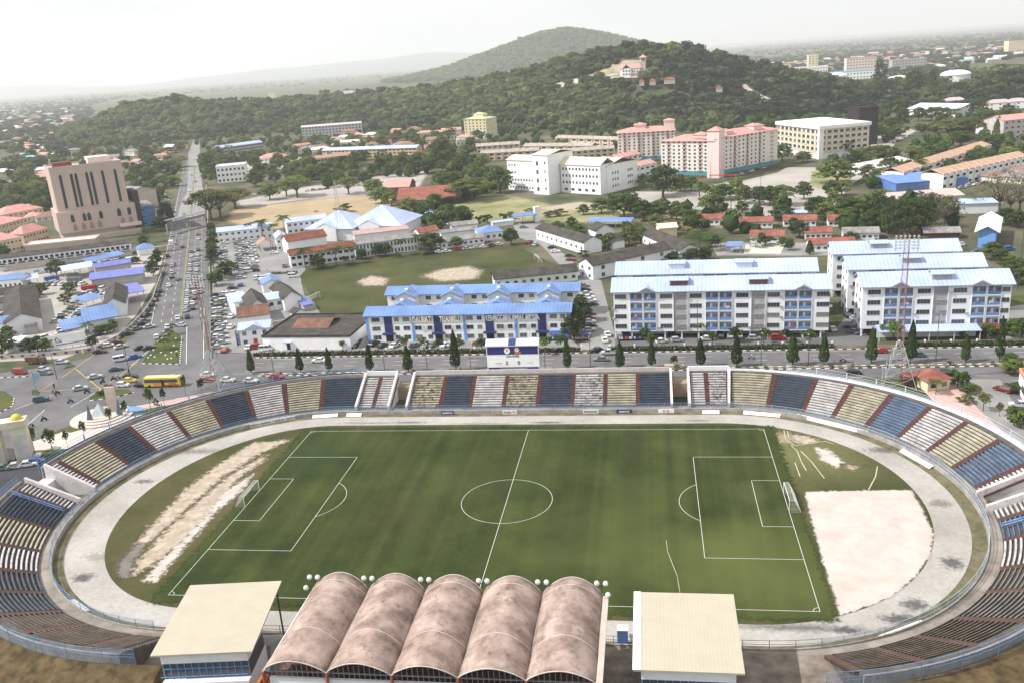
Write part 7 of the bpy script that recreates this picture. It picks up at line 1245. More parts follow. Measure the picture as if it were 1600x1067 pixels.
def cars(place, L, hd, group, moving=True, order='left'):
    tot_ = {}; cnt = {}
    for e in L: tot_[e[2:4]] = tot_.get(e[2:4], 0)+1
    L = sorted(L, key=lambda e: e[0] if order == 'left' else -e[1])
    for e in L:
        x, y, kd, c = e[:4]; h = e[4] if len(e) > 4 else hd; k = (kd, c); cnt[k] = cnt.get(k, 0)+1
        lab = '%s %s %s' % (CL_.get(c, c), KL[kd], place)
        if tot_[k] > 1: lab += ', %s %s' % (nth(cnt[k]), 'from the left' if order == 'left' else 'counted from the camera')
        car(G(x, y), h, kd, c, lab, group, moving)
PAL = ['white', 'white', 'white', 'silver', 'silver', 'silver', 'grey', 'grey', 'black', 'black', 'silver', 'white', 'darkred', 'teal', 'gold', 'green']
def row(place, a, b, n, hd, group, pal=PAL, order='left', kinds=('sedan', 'hatch', 'sedan', 'suv')):
    if (order == 'near' and a[1] < b[1]) or (order == 'left' and a[0] > b[0]): a, b = b, a
    A, B = G(*a), G(*b); E = []
    for i in range(n):
        p = A.lerp(B, i/(n-1) if n > 1 else .5); p += Vector((rnd.uniform(-.3, .3), rnd.uniform(-.3, .3), 0)); E.append((p, rnd.choice(kinds), rnd.choice(pal)))
    for i, (p, kd, c) in enumerate(E): car(p, hd+rnd.uniform(-4, 4)+(180 if rnd.random() < .3 else 0), kd, c, '%s %s %s, %s' % (CL_.get(c, c), KL[kd], place, nth(i+1)+(' from the left' if order == 'left' else ' from near end')), group, False)
AV = math.degrees(math.atan2(354.9-138.4, -252.1+143.6))
cars('crossing the junction', [(149, 591, 'sedan', 'silver', 35), (126, 609, 'sedan', 'silver', 30), (182, 579, 'sedan', 'teal', 28), (189, 564, 'van', 'white', 35), (211, 560, 'sedan', 'blue', 40), (220, 546, 'sedan', 'black', 45), (233, 546, 'sedan', 'black', 45), (189, 544, 'sedan', 'silver', 50), (234, 513, 'sedan', 'silver', 40), (65, 627, 'suv', 'teal', 30), (193, 604, 'hatch', 'white', 2), (204, 597, 'hatch', 'yellow', 2), (222, 604, 'sedan', 'black', 2), (204, 590, 'sedan', 'black', 4), (325, 588, 'sedan', 'white', 5), (322, 596, 'sedan', 'red', 5), (274, 592, 'hatch', 'green', 3)], 0, 'cars at the junction')
cars('on the side road at the far left', [(32, 584, 'van', 'red', 0), (58, 568, 'truck', 'brown', 0), (68, 579, 'sedan', 'silver', 0), (71, 585, 'sedan', 'grey', 0), (97, 568, 'sedan', 'silver', 5)], 0, 'cars at the left')
cars('along the wall of the market yard', [(157, 552, 'sedan', 'black', 15), (170, 542, 'hatch', 'white', 35), (181, 537, 'sedan', 'darkred', 35), (199, 524, 'sedan', 'black', 45), (214, 516, 'sedan', 'grey', 50), (221, 509, 'sedan', 'black', 55), (225, 504, 'sedan', 'grey', 60), (229, 495, 'sedan', 'black', 75), (232, 486, 'hatch', 'grey', 85), (238, 479, 'hatch', 'black', 100), (243, 471, 'sedan', 'darkred', 105), (246, 464, 'sedan', 'black', 105), (250, 457, 'sedan', 'black', 110)], 0, 'cars parked along the market wall', False)
cars('queueing right of the avenue median', [(290, 487, 'sedan', 'silver'), (291, 480, 'sedan', 'silver'), (292, 473, 'sedan', 'white'), (293, 466, 'sedan', 'silver'), (293, 459, 'hatch', 'white'), (294, 452, 'sedan', 'silver'), (295, 445, 'sedan', 'white'), (295, 438, 'sedan', 'silver'), (296, 431, 'sedan', 'silver'), (297, 424, 'sedan', 'silver'), (297, 417, 'hatch', 'white'), (298, 410, 'sedan', 'silver'), (299, 402, 'sedan', 'white'), (299, 395, 'sedan', 'grey'), (307, 424, 'sedan', 'white'), (308, 416, 'sedan', 'silver'), (308, 408, 'hatch', 'silver'), (309, 400, 'sedan', 'white'), (310, 392, 'sedan', 'darkred'), (313, 458, 'sedan', 'silver'), (313, 449, 'sedan', 'white'), (314, 438, 'hatch', 'silver'), (278, 499, 'sedan', 'white'), (262, 513, 'sedan', 'white'), (245, 529, 'hatch', 'white'), (259, 524, 'hatch', 'silver'), (283, 510, 'sedan', 'silver', 160), (293, 497, 'sedan', 'black'), (301, 484, 'hatch', 'black'), (301, 476, 'sedan', 'white'), (304, 468, 'sedan', 'darkred'), (305, 460, 'hatch', 'white'), (306, 450, 'suv', 'red'), (306, 441, 'sedan', 'silver'), (306, 432, 'sedan', 'silver')], AV, 'cars queueing on the avenue', True, 'near')
cars('farther up the avenue', [(264, 448, 'sedan', 'white'), (278, 438, 'sedan', 'grey'), (268, 435, 'sedan', 'black'), (269, 428, 'sedan', 'silver'), (255, 430, 'suv', 'darkred'), (269, 417, 'sedan', 'silver'), (256, 414, 'sedan', 'white'), (268, 383, 'truck', 'white'), (285, 388, 'sedan', 'black'), (282, 365, 'sedan', 'grey'), (268, 370, 'sedan', 'silver'), (288, 337, 'sedan', 'grey'), (287, 317, 'sedan', 'grey'), (310, 375, 'sedan', 'white'), (309, 368, 'suv', 'orange'), (262, 402, 'suv', 'darkred'), (300, 340, 'sedan', 'white'), (296, 300, 'sedan', 'white'), (306, 285, 'sedan', 'grey'), (299, 275, 'sedan', 'silver'), (303, 262, 'van', 'white'), (324, 290, 'sedan', 'grey'), (322, 287, 'sedan', 'black')], AV, 'cars on the upper avenue', True, 'near')
row('along the near car park fence', (337, 464), (341, 545), 13, 20, 'fence-side car park', order='near'); row('behind the near car park fence', (347, 462), (350, 478), 4, 25, 'fence-side car park', order='near')
cars('in the near car park', [(362, 497, 'sedan', 'white', 95), (361, 513, 'sedan', 'white', 95), (389, 545, 'sedan', 'white', 95), (402, 545, 'suv', 'red', 10), (416, 548, 'van', 'white', 5), (361, 478, 'sedan', 'silver', 45), (352, 549, 'sedan', 'red', 100)], 0, 'near car park', False)
row('in the upper car park, left packed row', (371, 377), (377, 424), 14, 12, 'upper car park', order='near', pal=['white', 'silver', 'white', 'silver', 'grey', 'gold']); row('in the upper car park, right packed row', (380, 376), (386, 416), 12, 12, 'upper car park', order='near', pal=['white', 'silver', 'white', 'silver', 'black']); row('in the row under the avenue trees', (348, 391), (351, 422), 8, 15, 'upper car park', order='near')
cars('in the upper car park', [(388, 426, 'van', 'white', 10), (399, 425, 'van', 'black', 10), (351, 382, 'sedan', 'white', 20), (387, 374, 'sedan', 'silver', 10), (400, 402, 'sedan', 'grey', 100), (428, 397, 'sedan', 'white', 5), (390, 408, 'sedan', 'white', 10), (446, 418, 'suv', 'grey', 100), (458, 434, 'van', 'white', 5), (377, 436, 'sedan', 'silver', 15), (376, 448, 'hatch', 'blue', 100), (366, 460, 'sedan', 'white', 20), (356, 461, 'sedan', 'white', 20), (364, 452, 'sedan', 'black', 10)], 0, 'upper car park', False)
row('in front of the compound roofs', (402, 437), (422, 434), 5, 95, 'upper car park', pal=['white', 'silver']); row('behind the compound roofs', (408, 443), (425, 440), 4, 95, 'upper car park')
cars('parked at the top of the training field', [(676, 398, 'sedan', 'black'), (687, 396, 'sedan', 'white'), (698, 395, 'sedan', 'white'), (716, 392, 'suv', 'red'), (730, 391, 'sedan', 'silver'), (746, 389, 'sedan', 'silver'), (756, 388, 'sedan', 'white'), (765, 387, 'sedan', 'darkred'), (769, 385, 'sedan', 'teal'), (781, 384, 'hatch', 'white'), (668, 399, 'sedan', 'black')], 15, 'cars at the training field', False)
cars('beside the lane up to the gatehouse', [(828, 380, 'sedan', 'red', 70), (837, 384, 'sedan', 'silver', 70), (868, 395, 'sedan', 'white', 0), (890, 402, 'sedan', 'black', 0), (892, 408, 'sedan', 'darkred', 0), (863, 389, 'sedan', 'black', 0), (912, 419, 'pickup', 'silver', 20), (913, 432, 'sedan', 'white', 5), (818, 357, 'sedan', 'grey', 0)], 0, 'cars by the lane', False)
cars('right of the banner block', [(912, 449, 'sedan', 'grey', 10), (914, 455, 'sedan', 'black', 10), (917, 461, 'sedan', 'silver', 10), (920, 467, 'sedan', 'white', 10), (923, 472, 'sedan', 'white', 10), (925, 478, 'sedan', 'black', 10), (921, 493, 'sedan', 'black', 10), (921, 500, 'sedan', 'red', 10), (921, 505, 'sedan', 'white', 10), (922, 511, 'sedan', 'black', 10), (920, 518, 'sedan', 'silver', 10), (915, 527, 'hatch', 'blue', 10), (909, 534, 'suv', 'black', 10), (949, 525, 'sedan', 'white', 100), (945, 534, 'sedan', 'white', 100)], 10, 'cars in the lane car park', False)
cars('in front of the banner block', [(585, 540, 'suv', 'black'), (598, 542, 'sedan', 'black'), (617, 542, 'sedan', 'white'), (667, 542, 'sedan', 'silver'), (677, 541, 'sedan', 'grey'), (696, 541, 'sedan', 'white'), (704, 540, 'sedan', 'silver'), (716, 538, 'sedan', 'white'), (760, 537, 'sedan', 'grey'), (836, 535, 'sedan', 'white'), (648, 542, 'sedan', 'grey'), (800, 536, 'sedan', 'silver')], 70, 'cars at the banner block', False)
cars('parked under and before the left flats', [(1034, 536, 'hatch', 'white', 20), (1058, 534, 'hatch', 'silver', 10), (1106, 532, 'sedan', 'white', 5), (1179, 531, 'hatch', 'silver', 5), (1215, 531, 'suv', 'red', 5), (1140, 527, 'sedan', 'silver', 90), (1155, 527, 'sedan', 'silver', 90), (1126, 528, 'sedan', 'black', 90)], 5, 'cars at the flats', False)
cars('between the left and right flats', [(1323, 495, 'sedan', 'black', 95), (1300, 517, 'sedan', 'silver', 100), (1328, 515, 'sedan', 'black', 120), (1333, 521, 'sedan', 'grey', 120), (1333, 500, 'sedan', 'silver', 95)], 0, 'cars at the flats', False)
cars('right of the rear flats', [(1579, 507, 'sedan', 'black', 5), (1590, 512, 'van', 'white', 5), (1576, 392, 'suv', 'blue', 10), (1502, 384, 'sedan', 'silver', 90), (1527, 396, 'sedan', 'grey', 10)], 0, 'cars by the right flats', False)
cars('driving on the far carriageway', [(932, 550, 'sedan', 'black', 200), (952, 554, 'pickup', 'silver', 180), (939, 564, 'sedan', 'grey', 180), (498, 566, 'sedan', 'white', 180), (1376, 551, 'hatch', 'red', 178), (1432, 557, 'sedan', 'teal', 178)], 180, 'cars on the road')
cars('on the near carriageway behind the stand', [(356, 596, 'sedan', 'white'), (392, 597, 'sedan', 'white'), (432, 591, 'sedan', 'red'), (496, 594, 'sedan', 'white'), (1334, 584, 'hatch', 'black')], 0, 'cars on the road')
cars('by the kiosk and service building', [(1479, 587, 'suv', 'black', 0), (1567, 611, 'sedan', 'darkred', 130), (1592, 635, 'sedan', 'silver', 170), (1583, 578, 'hatch', 'grey', 170)], 0, 'cars at the right plaza', False)
row('right of the diagonal market shed', (136, 462), (88, 504), 11, 25, 'market car park'); row('left of the cross-gabled market roof', (127, 488), (95, 524), 9, 30, 'market car park'); row('left of the diagonal market shed', (4, 482), (16, 476), 3, 20, 'market car park', pal=['white', 'silver', 'black'])
cars('in the market yard', [(141, 455, 'truck', 'red', 20), (161, 454, 'van', 'white', 90), (150, 456, 'sedan', 'black', 90), (82, 440, 'truck', 'blue', 45), (118, 436, 'truck', 'green', 10), (118, 442, 'truck', 'grey', 10), (208, 410, 'truck', 'white', 10), (232, 418, 'sedan', 'silver', 60), (230, 424, 'sedan', 'white', 60), (228, 412, 'sedan', 'silver', 60), (8, 494, 'sedan', 'black', 20), (3, 502, 'sedan', 'silver', 20), (35, 530, 'sedan', 'white', 20)], 0, 'market yard vehicles', False)
cars('parked at the lower left beside the arch', [(6, 734, 'sedan', 'green', 15), (26, 731, 'sedan', 'silver', 25), (45, 728, 'sedan', 'white', 25), (48, 716, 'pickup', 'white', 20), (36, 719, 'sedan', 'grey', 20), (58, 724, 'hatch', 'blue', 25)], 0, 'cars by the arch', False)
row('on the pale road below the pink apartments', (1110, 295), (1140, 288), 8, 100, 'cars below the apartments'); row('at the foot of the pink apartments', (1150, 276), (1200, 262), 7, 45, 'cars below the apartments'); row('on the concrete behind the dry field', (372, 308), (430, 302), 6, 10, 'cars behind the dry field'); row('by the shops left of the upper avenue', (252, 300), (262, 318), 7, 20, 'cars by the shops', order='left')
row('on the curved road at the right', (1395, 225), (1425, 212), 5, 60, 'cars on the curved road')
row('along the shaded edge of the near car park', (344, 468), (348, 538), 11, 20, 'fence-side car park', order='near'); row('in the third row of the upper car park', (392, 378), (397, 418), 8, 10, 'upper car park', order='near', pal=['white', 'silver', 'grey']); row('before the long market shophouse', (20, 447), (130, 446), 14, 80, 'market yard vehicles'); row('under the violet market roofs', (150, 462), (215, 452), 9, 80, 'market yard vehicles'); row('left of the white hoarding', (36, 538), (72, 530), 5, 60, 'market yard vehicles'); row('along the upper shophouse front', (60, 428), (190, 408), 14, 10, 'market yard vehicles'); row('on the concrete beside the schools', (480, 300), (590, 288), 12, 15, 'cars by the schools'); row('behind the grey sheds', (692, 352), (745, 350), 6, 80, 'cars by the sheds'); row('in front of the orange terraces', (1480, 300), (1596, 274), 12, 25, 'cars at the terraces')
# bus
p = G(257, 603); t = empty('bus', (p.x, p.y, .04), R(2), 'yellow single-decker bus with orange stripes at the junction', 'bus'); Lb = 5.6
q = MB(); q.prof([(-Lb, .45), (-Lb-.05, 1.4), (-Lb+.15, 3.0), (Lb-.35, 3.0), (Lb, 1.6), (Lb+.05, .45)], -1.22, 1.22); q.obj('body', CC['yellow'], t)
q = MB(); q.box(-Lb+.3, Lb-.7, -1.25, 1.25, 1.55, 2.55); q.box(-Lb-.06, -Lb+.1, -1.0, 1.0, 1.6, 2.6); q.obj('windows', glass, t); q = MB(); q.box(Lb-.42, Lb+.04, -1.1, 1.1, 1.5, 2.7); q.obj('windscreen', mat('pale_screen', (.4, .38, .48), rough=.2), t)
slab(t, 'orange_stripe', -2.6, 0, -1.24, -1.2, .6, 1.5, CC['orange']); slab(t, 'red_stripe', .8, Lb-.2, -1.24, -1.2, .55, .95, CC['red']); slab(t, 'door', -.1, .75, -1.26, -1.22, .5, 2.4, darkin); slab(t, 'roof_panel', -Lb+.3, Lb-.6, -1.1, 1.1, 3.0, 3.08, mat('pale_yellow_roof', (.72, .62, .28)))
text('lettering', 'transit', .55, blkp, t, (3.2, -1.26, 1.25), (R(90), 0, 0), width=2.2, depth=.01)
Wb = MB(); Wb.tube((0, -.15, 0), (0, .15, 0), .48, n=14); wm_ = Wb.mesh('wheel', rubber)
for x in (-3.9, 2.4):
    for s in (-1, 1): part('wheel', wm_, t, (x, s*1.08, .48))
# motorcycles and people
def moto_meshes():
    b = MB(); b.prof([(-.75, .55), (-.6, .85), (.1, .8), (.35, .95), (.5, .7), (.2, .4), (-.4, .4)], -.14, .14); f = MB(); f.tube((.45, 0, .95), (.62, 0, .3), .05); f.tube((.42, -.32, 1.0), (.42, .32, 1.0), .03); w = MB(); w.tube((0, -.06, 0), (0, .06, 0), .29, n=10); return b, f, w
b_, f_, w_ = moto_meshes(); MF = f_.mesh('handlebar', dsteel); MW = w_.mesh('wheel', rubber); MBs = {c: b_.mesh('body', CC[c]) for c in ('black', 'red', 'blue', 'silver', 'grey')}
def moto(p, hd, c, label, group):
    t = empty('motorcycle', (p.x, p.y, p.z+.05), R(hd), label, 'motorcycle', group); part('body', MBs[c], t); part('handlebar', MF, t); part('wheel', MW, t, (-.6, 0, .29)); part('wheel', MW, t, (.62, 0, .29)); return t
def person_mesh(pose, shirt, trousers, helmet):
    J = dict(stand=[(0, 0, .95), (0, 0, 1.25), (0, 0, 1.45), (0, 0, 1.52), (0, 0, 1.68), (0, .19, 1.42), (.04, .25, 1.12), (.12, .24, .88), (0, -.19, 1.42), (.02, -.26, 1.12), (.06, -.25, .86), (0, .1, .9), (.1, .11, .5), (.04, .11, .06), (.16, .12, .03), (0, -.1, .9), (-.06, -.11, .5), (-.18, -.11, .08), (-.06, -.12, .03)],
             ride=[(-.25, 0, .9), (-.2, 0, 1.2), (-.12, 0, 1.42), (-.1, 0, 1.5), (-.06, 0, 1.66), (-.12, .2, 1.38), (.08, .27, 1.15), (.36, .27, 1.04), (-.12, -.2, 1.38), (.08, -.27, 1.15), (.36, -.27, 1.04), (-.22, .12, .88), (.18, .2, .82), (.1, .2, .38), (.24, .2, .33), (-.22, -.12, .88), (.18, -.2, .82), (.1, -.2, .38), (.24, -.2, .33)])[pose]
    E = [(0, 1), (1, 2), (2, 3), (3, 4), (2, 5), (5, 6), (6, 7), (2, 8), (8, 9), (9, 10), (0, 11), (11, 12), (12, 13), (13, 14), (0, 15), (15, 16), (16, 17), (17, 18)]
    Rr = [.14, .13, .13, .055, .11, .07, .045, .035, .07, .045, .035, .09, .06, .04, .04, .09, .06, .04, .04]
    me = bpy.data.meshes.new('person'); me.from_pydata(J, E, []); o = bpy.data.objects.new('person_tmp', me); COL.objects.link(o); md = o.modifiers.new('s', 'SKIN')
    for v, r in zip(me.skin_vertices[0].data, Rr): v.radius = (r, r)
    me.skin_vertices[0].data[0].use_root = True; o.modifiers.new('u', 'SUBSURF').levels = 1; bpy.context.view_layer.update()
    m2 = bpy.data.meshes.new_from_object(o.evaluated_get(bpy.context.evaluated_depsgraph_get())); COL.objects.unlink(o); bpy.data.objects.remove(o); m2.name = 'person'
    for c in ((.3, .2, .14), shirt, trousers, helmet): m2.materials.append(mat('cloth_%d_%d_%d' % tuple(int(v*99) for v in c), c))
    for f in m2.polygons: c = f.center; f.use_smooth = True; f.material_index = 3 if c.z > 1.6 else (0 if c.z > 1.48 or (abs(c.y) > .2 and c.z < 1.2 and pose == 'stand' and c.z > .8) or (pose == 'ride' and c.x > .12 and c.z > .95) else (1 if c.z > .93 and not (pose == 'ride' and c.x > .1 and c.z < 1.0) else 2))
    return m2
PMs = {(p, i): person_mesh(p, *c) for p in ('stand', 'ride') for i, c in enumerate([((.6, .6, .6), (.03, .03, .05), (.05, .04, .03)), ((.05, .06, .1), (.04, .04, .06), (.5, .5, .5)), ((.45, .06, .05), (.05, .05, .08), (.03, .03, .03))])}
SH = ['white shirt', 'dark top', 'red top']
for i, (x, y, hd, c, k, lb) in enumerate([(110, 629, 60, 'blue', 1, 'lone rider below the silver car'), (90, 616, 60, 'black', 1, 'rider by the small island left of the junction'), (136, 614, 45, 'black', 1, 'rider just behind the lower silver car'), (161, 599, 20, 'black', 1, 'foremost rider in the queue by the red bush'), (167, 605, 20, 'grey', 0, 'second rider in the queue by the red bush'), (174, 606, 20, 'red', 2, 'third rider in the queue by the red bush'), (178, 594, 20, 'black', 1, 'rider left of the black cars at the junction'), (184, 592, 20, 'silver', 0, 'rider next to the yellow car'), (48, 667, 60, 'silver', 0, 'rider heading down the lower left road'), (69, 657, 60, 'black', 1, 'rider following on the lower left road'), (1174, 561, 178, 'silver', 0, 'rider in yellow-white on the far carriageway before the flats'), (1317, 565, 178, 'silver', 0, 'rider in white on the far carriageway before the cypress gap'), (274, 415, AV, 'black', 1, 'rider going up the avenue'), (276, 378, AV, 'black', 2, 'distant rider on the upper avenue')]):
    p = G(x, y); moto(p, hd, c, 'small %s motorcycle under the %s' % (c, lb), 'ridden motorcycles'); tag(part('person', PMs[('ride', k)], None, (p.x, p.y, .05), R(hd)), 'seated person in %s, %s' % (SH[k], lb), 'person', 'motorcycle riders')
def motos(place, a, b, n, hd, group):
    A, B = G(*a), G(*b)
    for i in range(n): c = rnd.choice(['black', 'black', 'red', 'blue', 'grey', 'silver']); moto(A.lerp(B, i/(n-1)), hd+rnd.uniform(-6, 6), c, '%s parked motorcycle %s, %s from the left' % (c, place, nth(i+1)), group)
motos('under the left end of the flats', (966, 532), (1008, 531), 22, 95, 'motorcycles at the flats'); motos('in the row above the compound roofs', (421, 429), (464, 427), 22, 95, 'motorcycles in the upper car park'); motos('right of the blank-walled hall', (554, 545), (573, 514), 20, 20, 'motorcycles by the hall'); motos('at the right end of the banner block', (858, 532), (884, 531), 14, 95, 'motorcycles at the banner block'); motos('left of the corner office', (371, 520), (375, 540), 9, 20, 'motorcycles by the office'); motos('by the wall under the market bushes', (146, 527), (160, 524), 8, 60, 'motorcycles at the market')
for i in range(12): x = 738+i*1.3; p = G(x+rnd.uniform(-.4, .4), 541+rnd.uniform(-1, 1.5)); k = i % 3; tag(part('person', PMs[('stand', k)], None, (p.x, p.y, .05), rnd.uniform(0, 6.28)), 'standing person in %s in the group before the banner block, %s from the left' % (SH[k], nth(i+1)), 'person', 'people before the banner block')
for i, (x, y, lb) in enumerate([(277, 372, 'on the avenue near the footbridge'), (418, 425, 'crossing the upper car park'), (242, 492, 'walking along the left lane of the avenue'), (895, 534, 'by the gatepost right of the banner block'), (84, 617, 'on the small traffic island')]):
    p = G(x, y); tag(part('person', PMs[('stand', i % 3)], None, (p.x, p.y, .05), R(40*i)), 'standing person in %s %s' % (SH[i % 3], lb), 'person')
# ------------------------------------------------------------------ street furniture
def lamp(px_, py_, h, n, label, arm=1.6, rz=0, group='street lamps'):
    p = G(px_, py_); t = empty('street_lamp', (p.x, p.y, 0), R(rz), label, 'street lamp', group); q = MB(); q.tube((0, 0, 0), (0, 0, h), .13, .08); q.obj('pole', dsteel, t)
    for s in ((-1, 1) if n == 2 else (1,)): q = MB(); q.tube((0, 0, h-.1), (0, s*arm, h+.25), .05); q.obj('arm', dsteel, t); q = MB(); q.box(-.15, .15, s*arm-.4, s*arm+.4, h+.2, h+.35); q.obj('lamp_head', metal, t)
for i, (x, y, h, n) in enumerate([(428, 583, 7.5, 2), (601.5, 581, 5, 1), (668, 581, 8.6, 2), (736, 579, 5.5, 1), (852, 577, 6, 1), (923, 576, 9.6, 2), (1189, 571.5, 9.5, 2), (1461.7, 566, 13, 2)]): lamp(x, y, h, n, 'dark lamp post on the road median, %s from the left' % nth(i+1))
for i, (x, y, h) in enumerate([(205, 594, 11), (89, 592, 8), (1263, 571, 8), (63, 568, 7)]): lamp(x, y, h, 1, ['tall lamp post on the junction behind the yellow car', 'lamp post at the blue-poled sign of the left island', 'pale lamp post on the median left of the red car', 'lamp post on the far left road'][i])
for i, (x, y, h) in enumerate([(1086, 288, 11), (1110, 289, 14), (1165, 278, 14), (1146, 281, 20), (1207, 272, 10), (1188, 336, 27), (1090, 535, 12), (1590, 455, 26), (1360, 520, 12)]): lamp(x, y, h, 1, ['arched lamp left of the red canopy under the pink apartments', 'lamp just right of the red canopy under the pink apartments', 'tall lamp before the pink apartments, third', 'tallest lamp before the pink apartments', 'arched lamp at the right of the pink apartments', 'very tall pole among the scrub below the apartments', 'pole before the left flats', 'tall pole at the right edge beyond the flats', 'pole at the left corner of the right front flats'][i], group='lamps further off')
# mast at the left junction
mast(337, 603, 33, (6, 5), 'brown lattice floodlight mast on splayed legs at the left junction', mat('brown_steel', (.16, .1, .07)))
# radio lattice over the great hall
p = G(535, 385); t = empty('radio_mast', (p.x, p.y, 0), 0, 'slender grey lattice radio mast beside the left pyramid-roofed hall', 'radio mast'); q = MB(); H = 33
for s in (-1, 1):
    for u_ in (-1, 1): q.tube((s*1.9, u_*1.9, 0), (s*.3, u_*.3, H), .09, .05, 4)
for i in range(14):
    a = 1.9-1.6*i/14; b = 1.9-1.6*(i+1)/14; z0, z1 = H*i/14, H*(i+1)/14
    for s, u_, s2, u2 in ((-1, -1, 1, -1), (1, -1, 1, 1), (1, 1, -1, 1), (-1, 1, -1, -1)): q.tube((s*a, u_*a, z0), (s2*b, u2*b, z1), .04, n=3, cap=False)
q.obj('lattice', metal, t)
# footbridge gantry over the avenue
o, rz, L = frame_ab((262, 367), (322, 351)); t = empty('footbridge', o, rz, 'slim grey covered footbridge across the upper avenue', 'footbridge'); gm = mat('grey_bridge_steel', (.2, .2, .2)); slab(t, 'deck', 0, L, -1, 1, 5.2, 5.6, gm); slab(t, 'roof', 0, L, -1.3, 1.3, 8, 8.3, mat('grey_bridge_sheet', (.24, .24, .24))); slab(t, 'parapet', 0, L, -1, -.9, 5.6, 6.6, gm)
for x in (0, L/2, L-.5): slab(t, 'pier', x, x+.6, -.3, .3, 0, 5.2, concrete)
for i in range(10): x = L*i/9; slab(t, 'roof_post', x, x+.12, -1, -.88, 6.6, 8, gm)
# plaza: ring, pool, sails, arch
p = G(160, 652); t = empty('fountain', (p.x, p.y, .1), R(10), 'round stepped monument with glass pyramid and tall slab in the left plaza', 'monument')
for r_, z in ((8, .3), (6.6, .6), (5.2, .9)): q = MB(); q.tube((0, 0, 0), (0, 0, z), r_, n=28); q.obj('step', plazam, t)
q = MB(); q.add([(-2.4, -1.8, .9), (1.4, -1.8, .9), (1.4, 1.6, .9), (-2.4, 1.6, .9), (-.4, 0, 4.2)], [(0, 1, 4), (1, 2, 4), (2, 3, 4), (3, 0, 4)]); q.obj('glass_pyramid', mat('pale_glass', (.45, .5, .5), rough=.2), t); q = MB(); q.box(1.5, 4.2, 1, 1.6, .9, 8); q.obj('tall_slab', mat('pinkish_stone', (.5, .42, .38)), t)
for i, (x, y) in enumerate([(142, 661), (188, 652)]): p = G(x, y); q = MB(); q.prof([(-1.1, 0), (1, 0), (.5, 3.2), (.2, 5.2)], -.1, .1); o = q.obj('sail_sculpture', mat('slate_panel', (.1, .13, .18))); o.location = (p.x, p.y, .1); tag(o, 'pointed dark blue panel %s of the round monument' % ['left', 'right'][i], 'sculpture')
pts = [(195, 638), (212, 636), (227, 639), (229, 642), (215, 645), (203, 644)]; P = [G(*q_) for q_ in pts]; q = MB(); q.prism([(a.x, a.y) for a in P], .1, .45); o = q.obj('ornamental_pool', mat('blue_pool_water', (.12, .25, .5), rough=.2)); tag(o, 'curved blue pool beside the round monument', 'pool')
p = G(14, 722); t = empty('gateway_arch', (p.x, p.y, 0), R(25), 'cream gateway with fluted columns and yellow domes at the left edge', 'gateway'); 
for x in (-3.6, 2.2): 
    slab(t, 'column', x, x+3.4, -1.5, 1.5, 0, 9, mat('cream_column', (.62, .58, .45)))
    q = MB()
    for i in range(5): q.box(x+.3+i*.6, x+.6+i*.6, -1.62, -1.5, .6, 7)
    q.obj('fluting', mat('pale_lilac_paint', (.5, .52, .55)), t); q = MB(); q.ball((x+1.7, 0, 10.6), 1.3, 12, top=True); q.obj('dome', mat('yellow_dome', (.6, .5, .1)), t)
slab(t, 'lintel', -3.9, 5.9, -1.8, 1.8, 9, 10.6, mat('cream_column', (.62, .58, .45)))
# planter on median, road sign, red canopy, pedestrian bits
p = G(1053, 575); t = empty('planter', (p.x, p.y, .1), 0, 'boat-shaped stone planter with a round shrub on the median', 'planter'); q = MB(); q.prof([(-2.6, 1.0), (-1.8, 0), (1.8, 0), (2.6, 1.0)], -.6, .6); q.obj('bowl', mat('pinkish_stone', (.5, .42, .38)), t); tree('small', Vector((p.x, p.y, .2)), 3.4, 2.6, 'dark', 'round shrub growing in the boat-shaped planter')
p = G(57, 610); t = empty('direction_sign', (p.x, p.y, 0), R(20), 'blue direction panel on a pole on the left island', 'sign'); q = MB(); q.tube((0, 0, 0), (0, 0, 6.5), .12); q.obj('pole', railb, t); slab(t, 'panel', -.2, 2.0, -.08, 0, 3.2, 5.4, mat('pale_blue_sign', (.3, .42, .55)))
slab(empty('red_canopy', (77, 436, 0), R(-20), 'long red canopy strip at the foot of the pink apartments', 'canopy'), 'canopy', -9, 9, -1, 1, 2.6, 3.0, CC['red']); t = bpy.data.objects['red_canopy']
for x in (-8, 0, 8): slab(t, 'post', x, x+.2, -.1, .1, 0, 2.6, grey)
for px_, py_, rz, lb in ((492, 470, 75, 'small white goal at the left corner of the training field'), (838, 409, -70, 'white goal at the right end of the training field')):
    p = G(px_, py_); t = goal(0, 1, lb, 0); t.location = (p.x, p.y, .06); t.rotation_euler = (0, 0, R(rz+90))
# traffic lights
for i, (x, y) in enumerate([(166, 612), (205, 598), (89, 622), (280, 572)]):
    p = G(x, y); t = empty('traffic_light', (p.x, p.y, 0), R(20), 'traffic light %s' % ['beside the motorbike queue', 'behind the yellow car', 'on the lower left corner', 'at the tip of the triangular island'][i], 'traffic light', 'junction traffic lights'); q = MB(); q.tube((0, 0, 0), (0, 0, 4.2), .08); q.obj('pole', dsteel, t); slab(t, 'signal_head', -.2, .2, -.2, .2, 3.4, 4.6, dsteel)
# round island boulders
for i in range(14): x, y = [(232, 560), (240, 548), (247, 535), (253, 530), (259, 556), (252, 552), (268, 552), (272, 541), (262, 562), (275, 530), (242, 559), (236, 556), (268, 561), (276, 550)][i]; p = G(x, y); q = MB(); q.ball((0, 0, .15), .35, 7, sz=.7); o = q.obj('boulder', whiteb); o.location = (p.x, p.y, .16); tag(o, 'white painted boulder on the triangular island, %s in the scatter' % nth(i+1), 'boulder', 'boulders on the island')
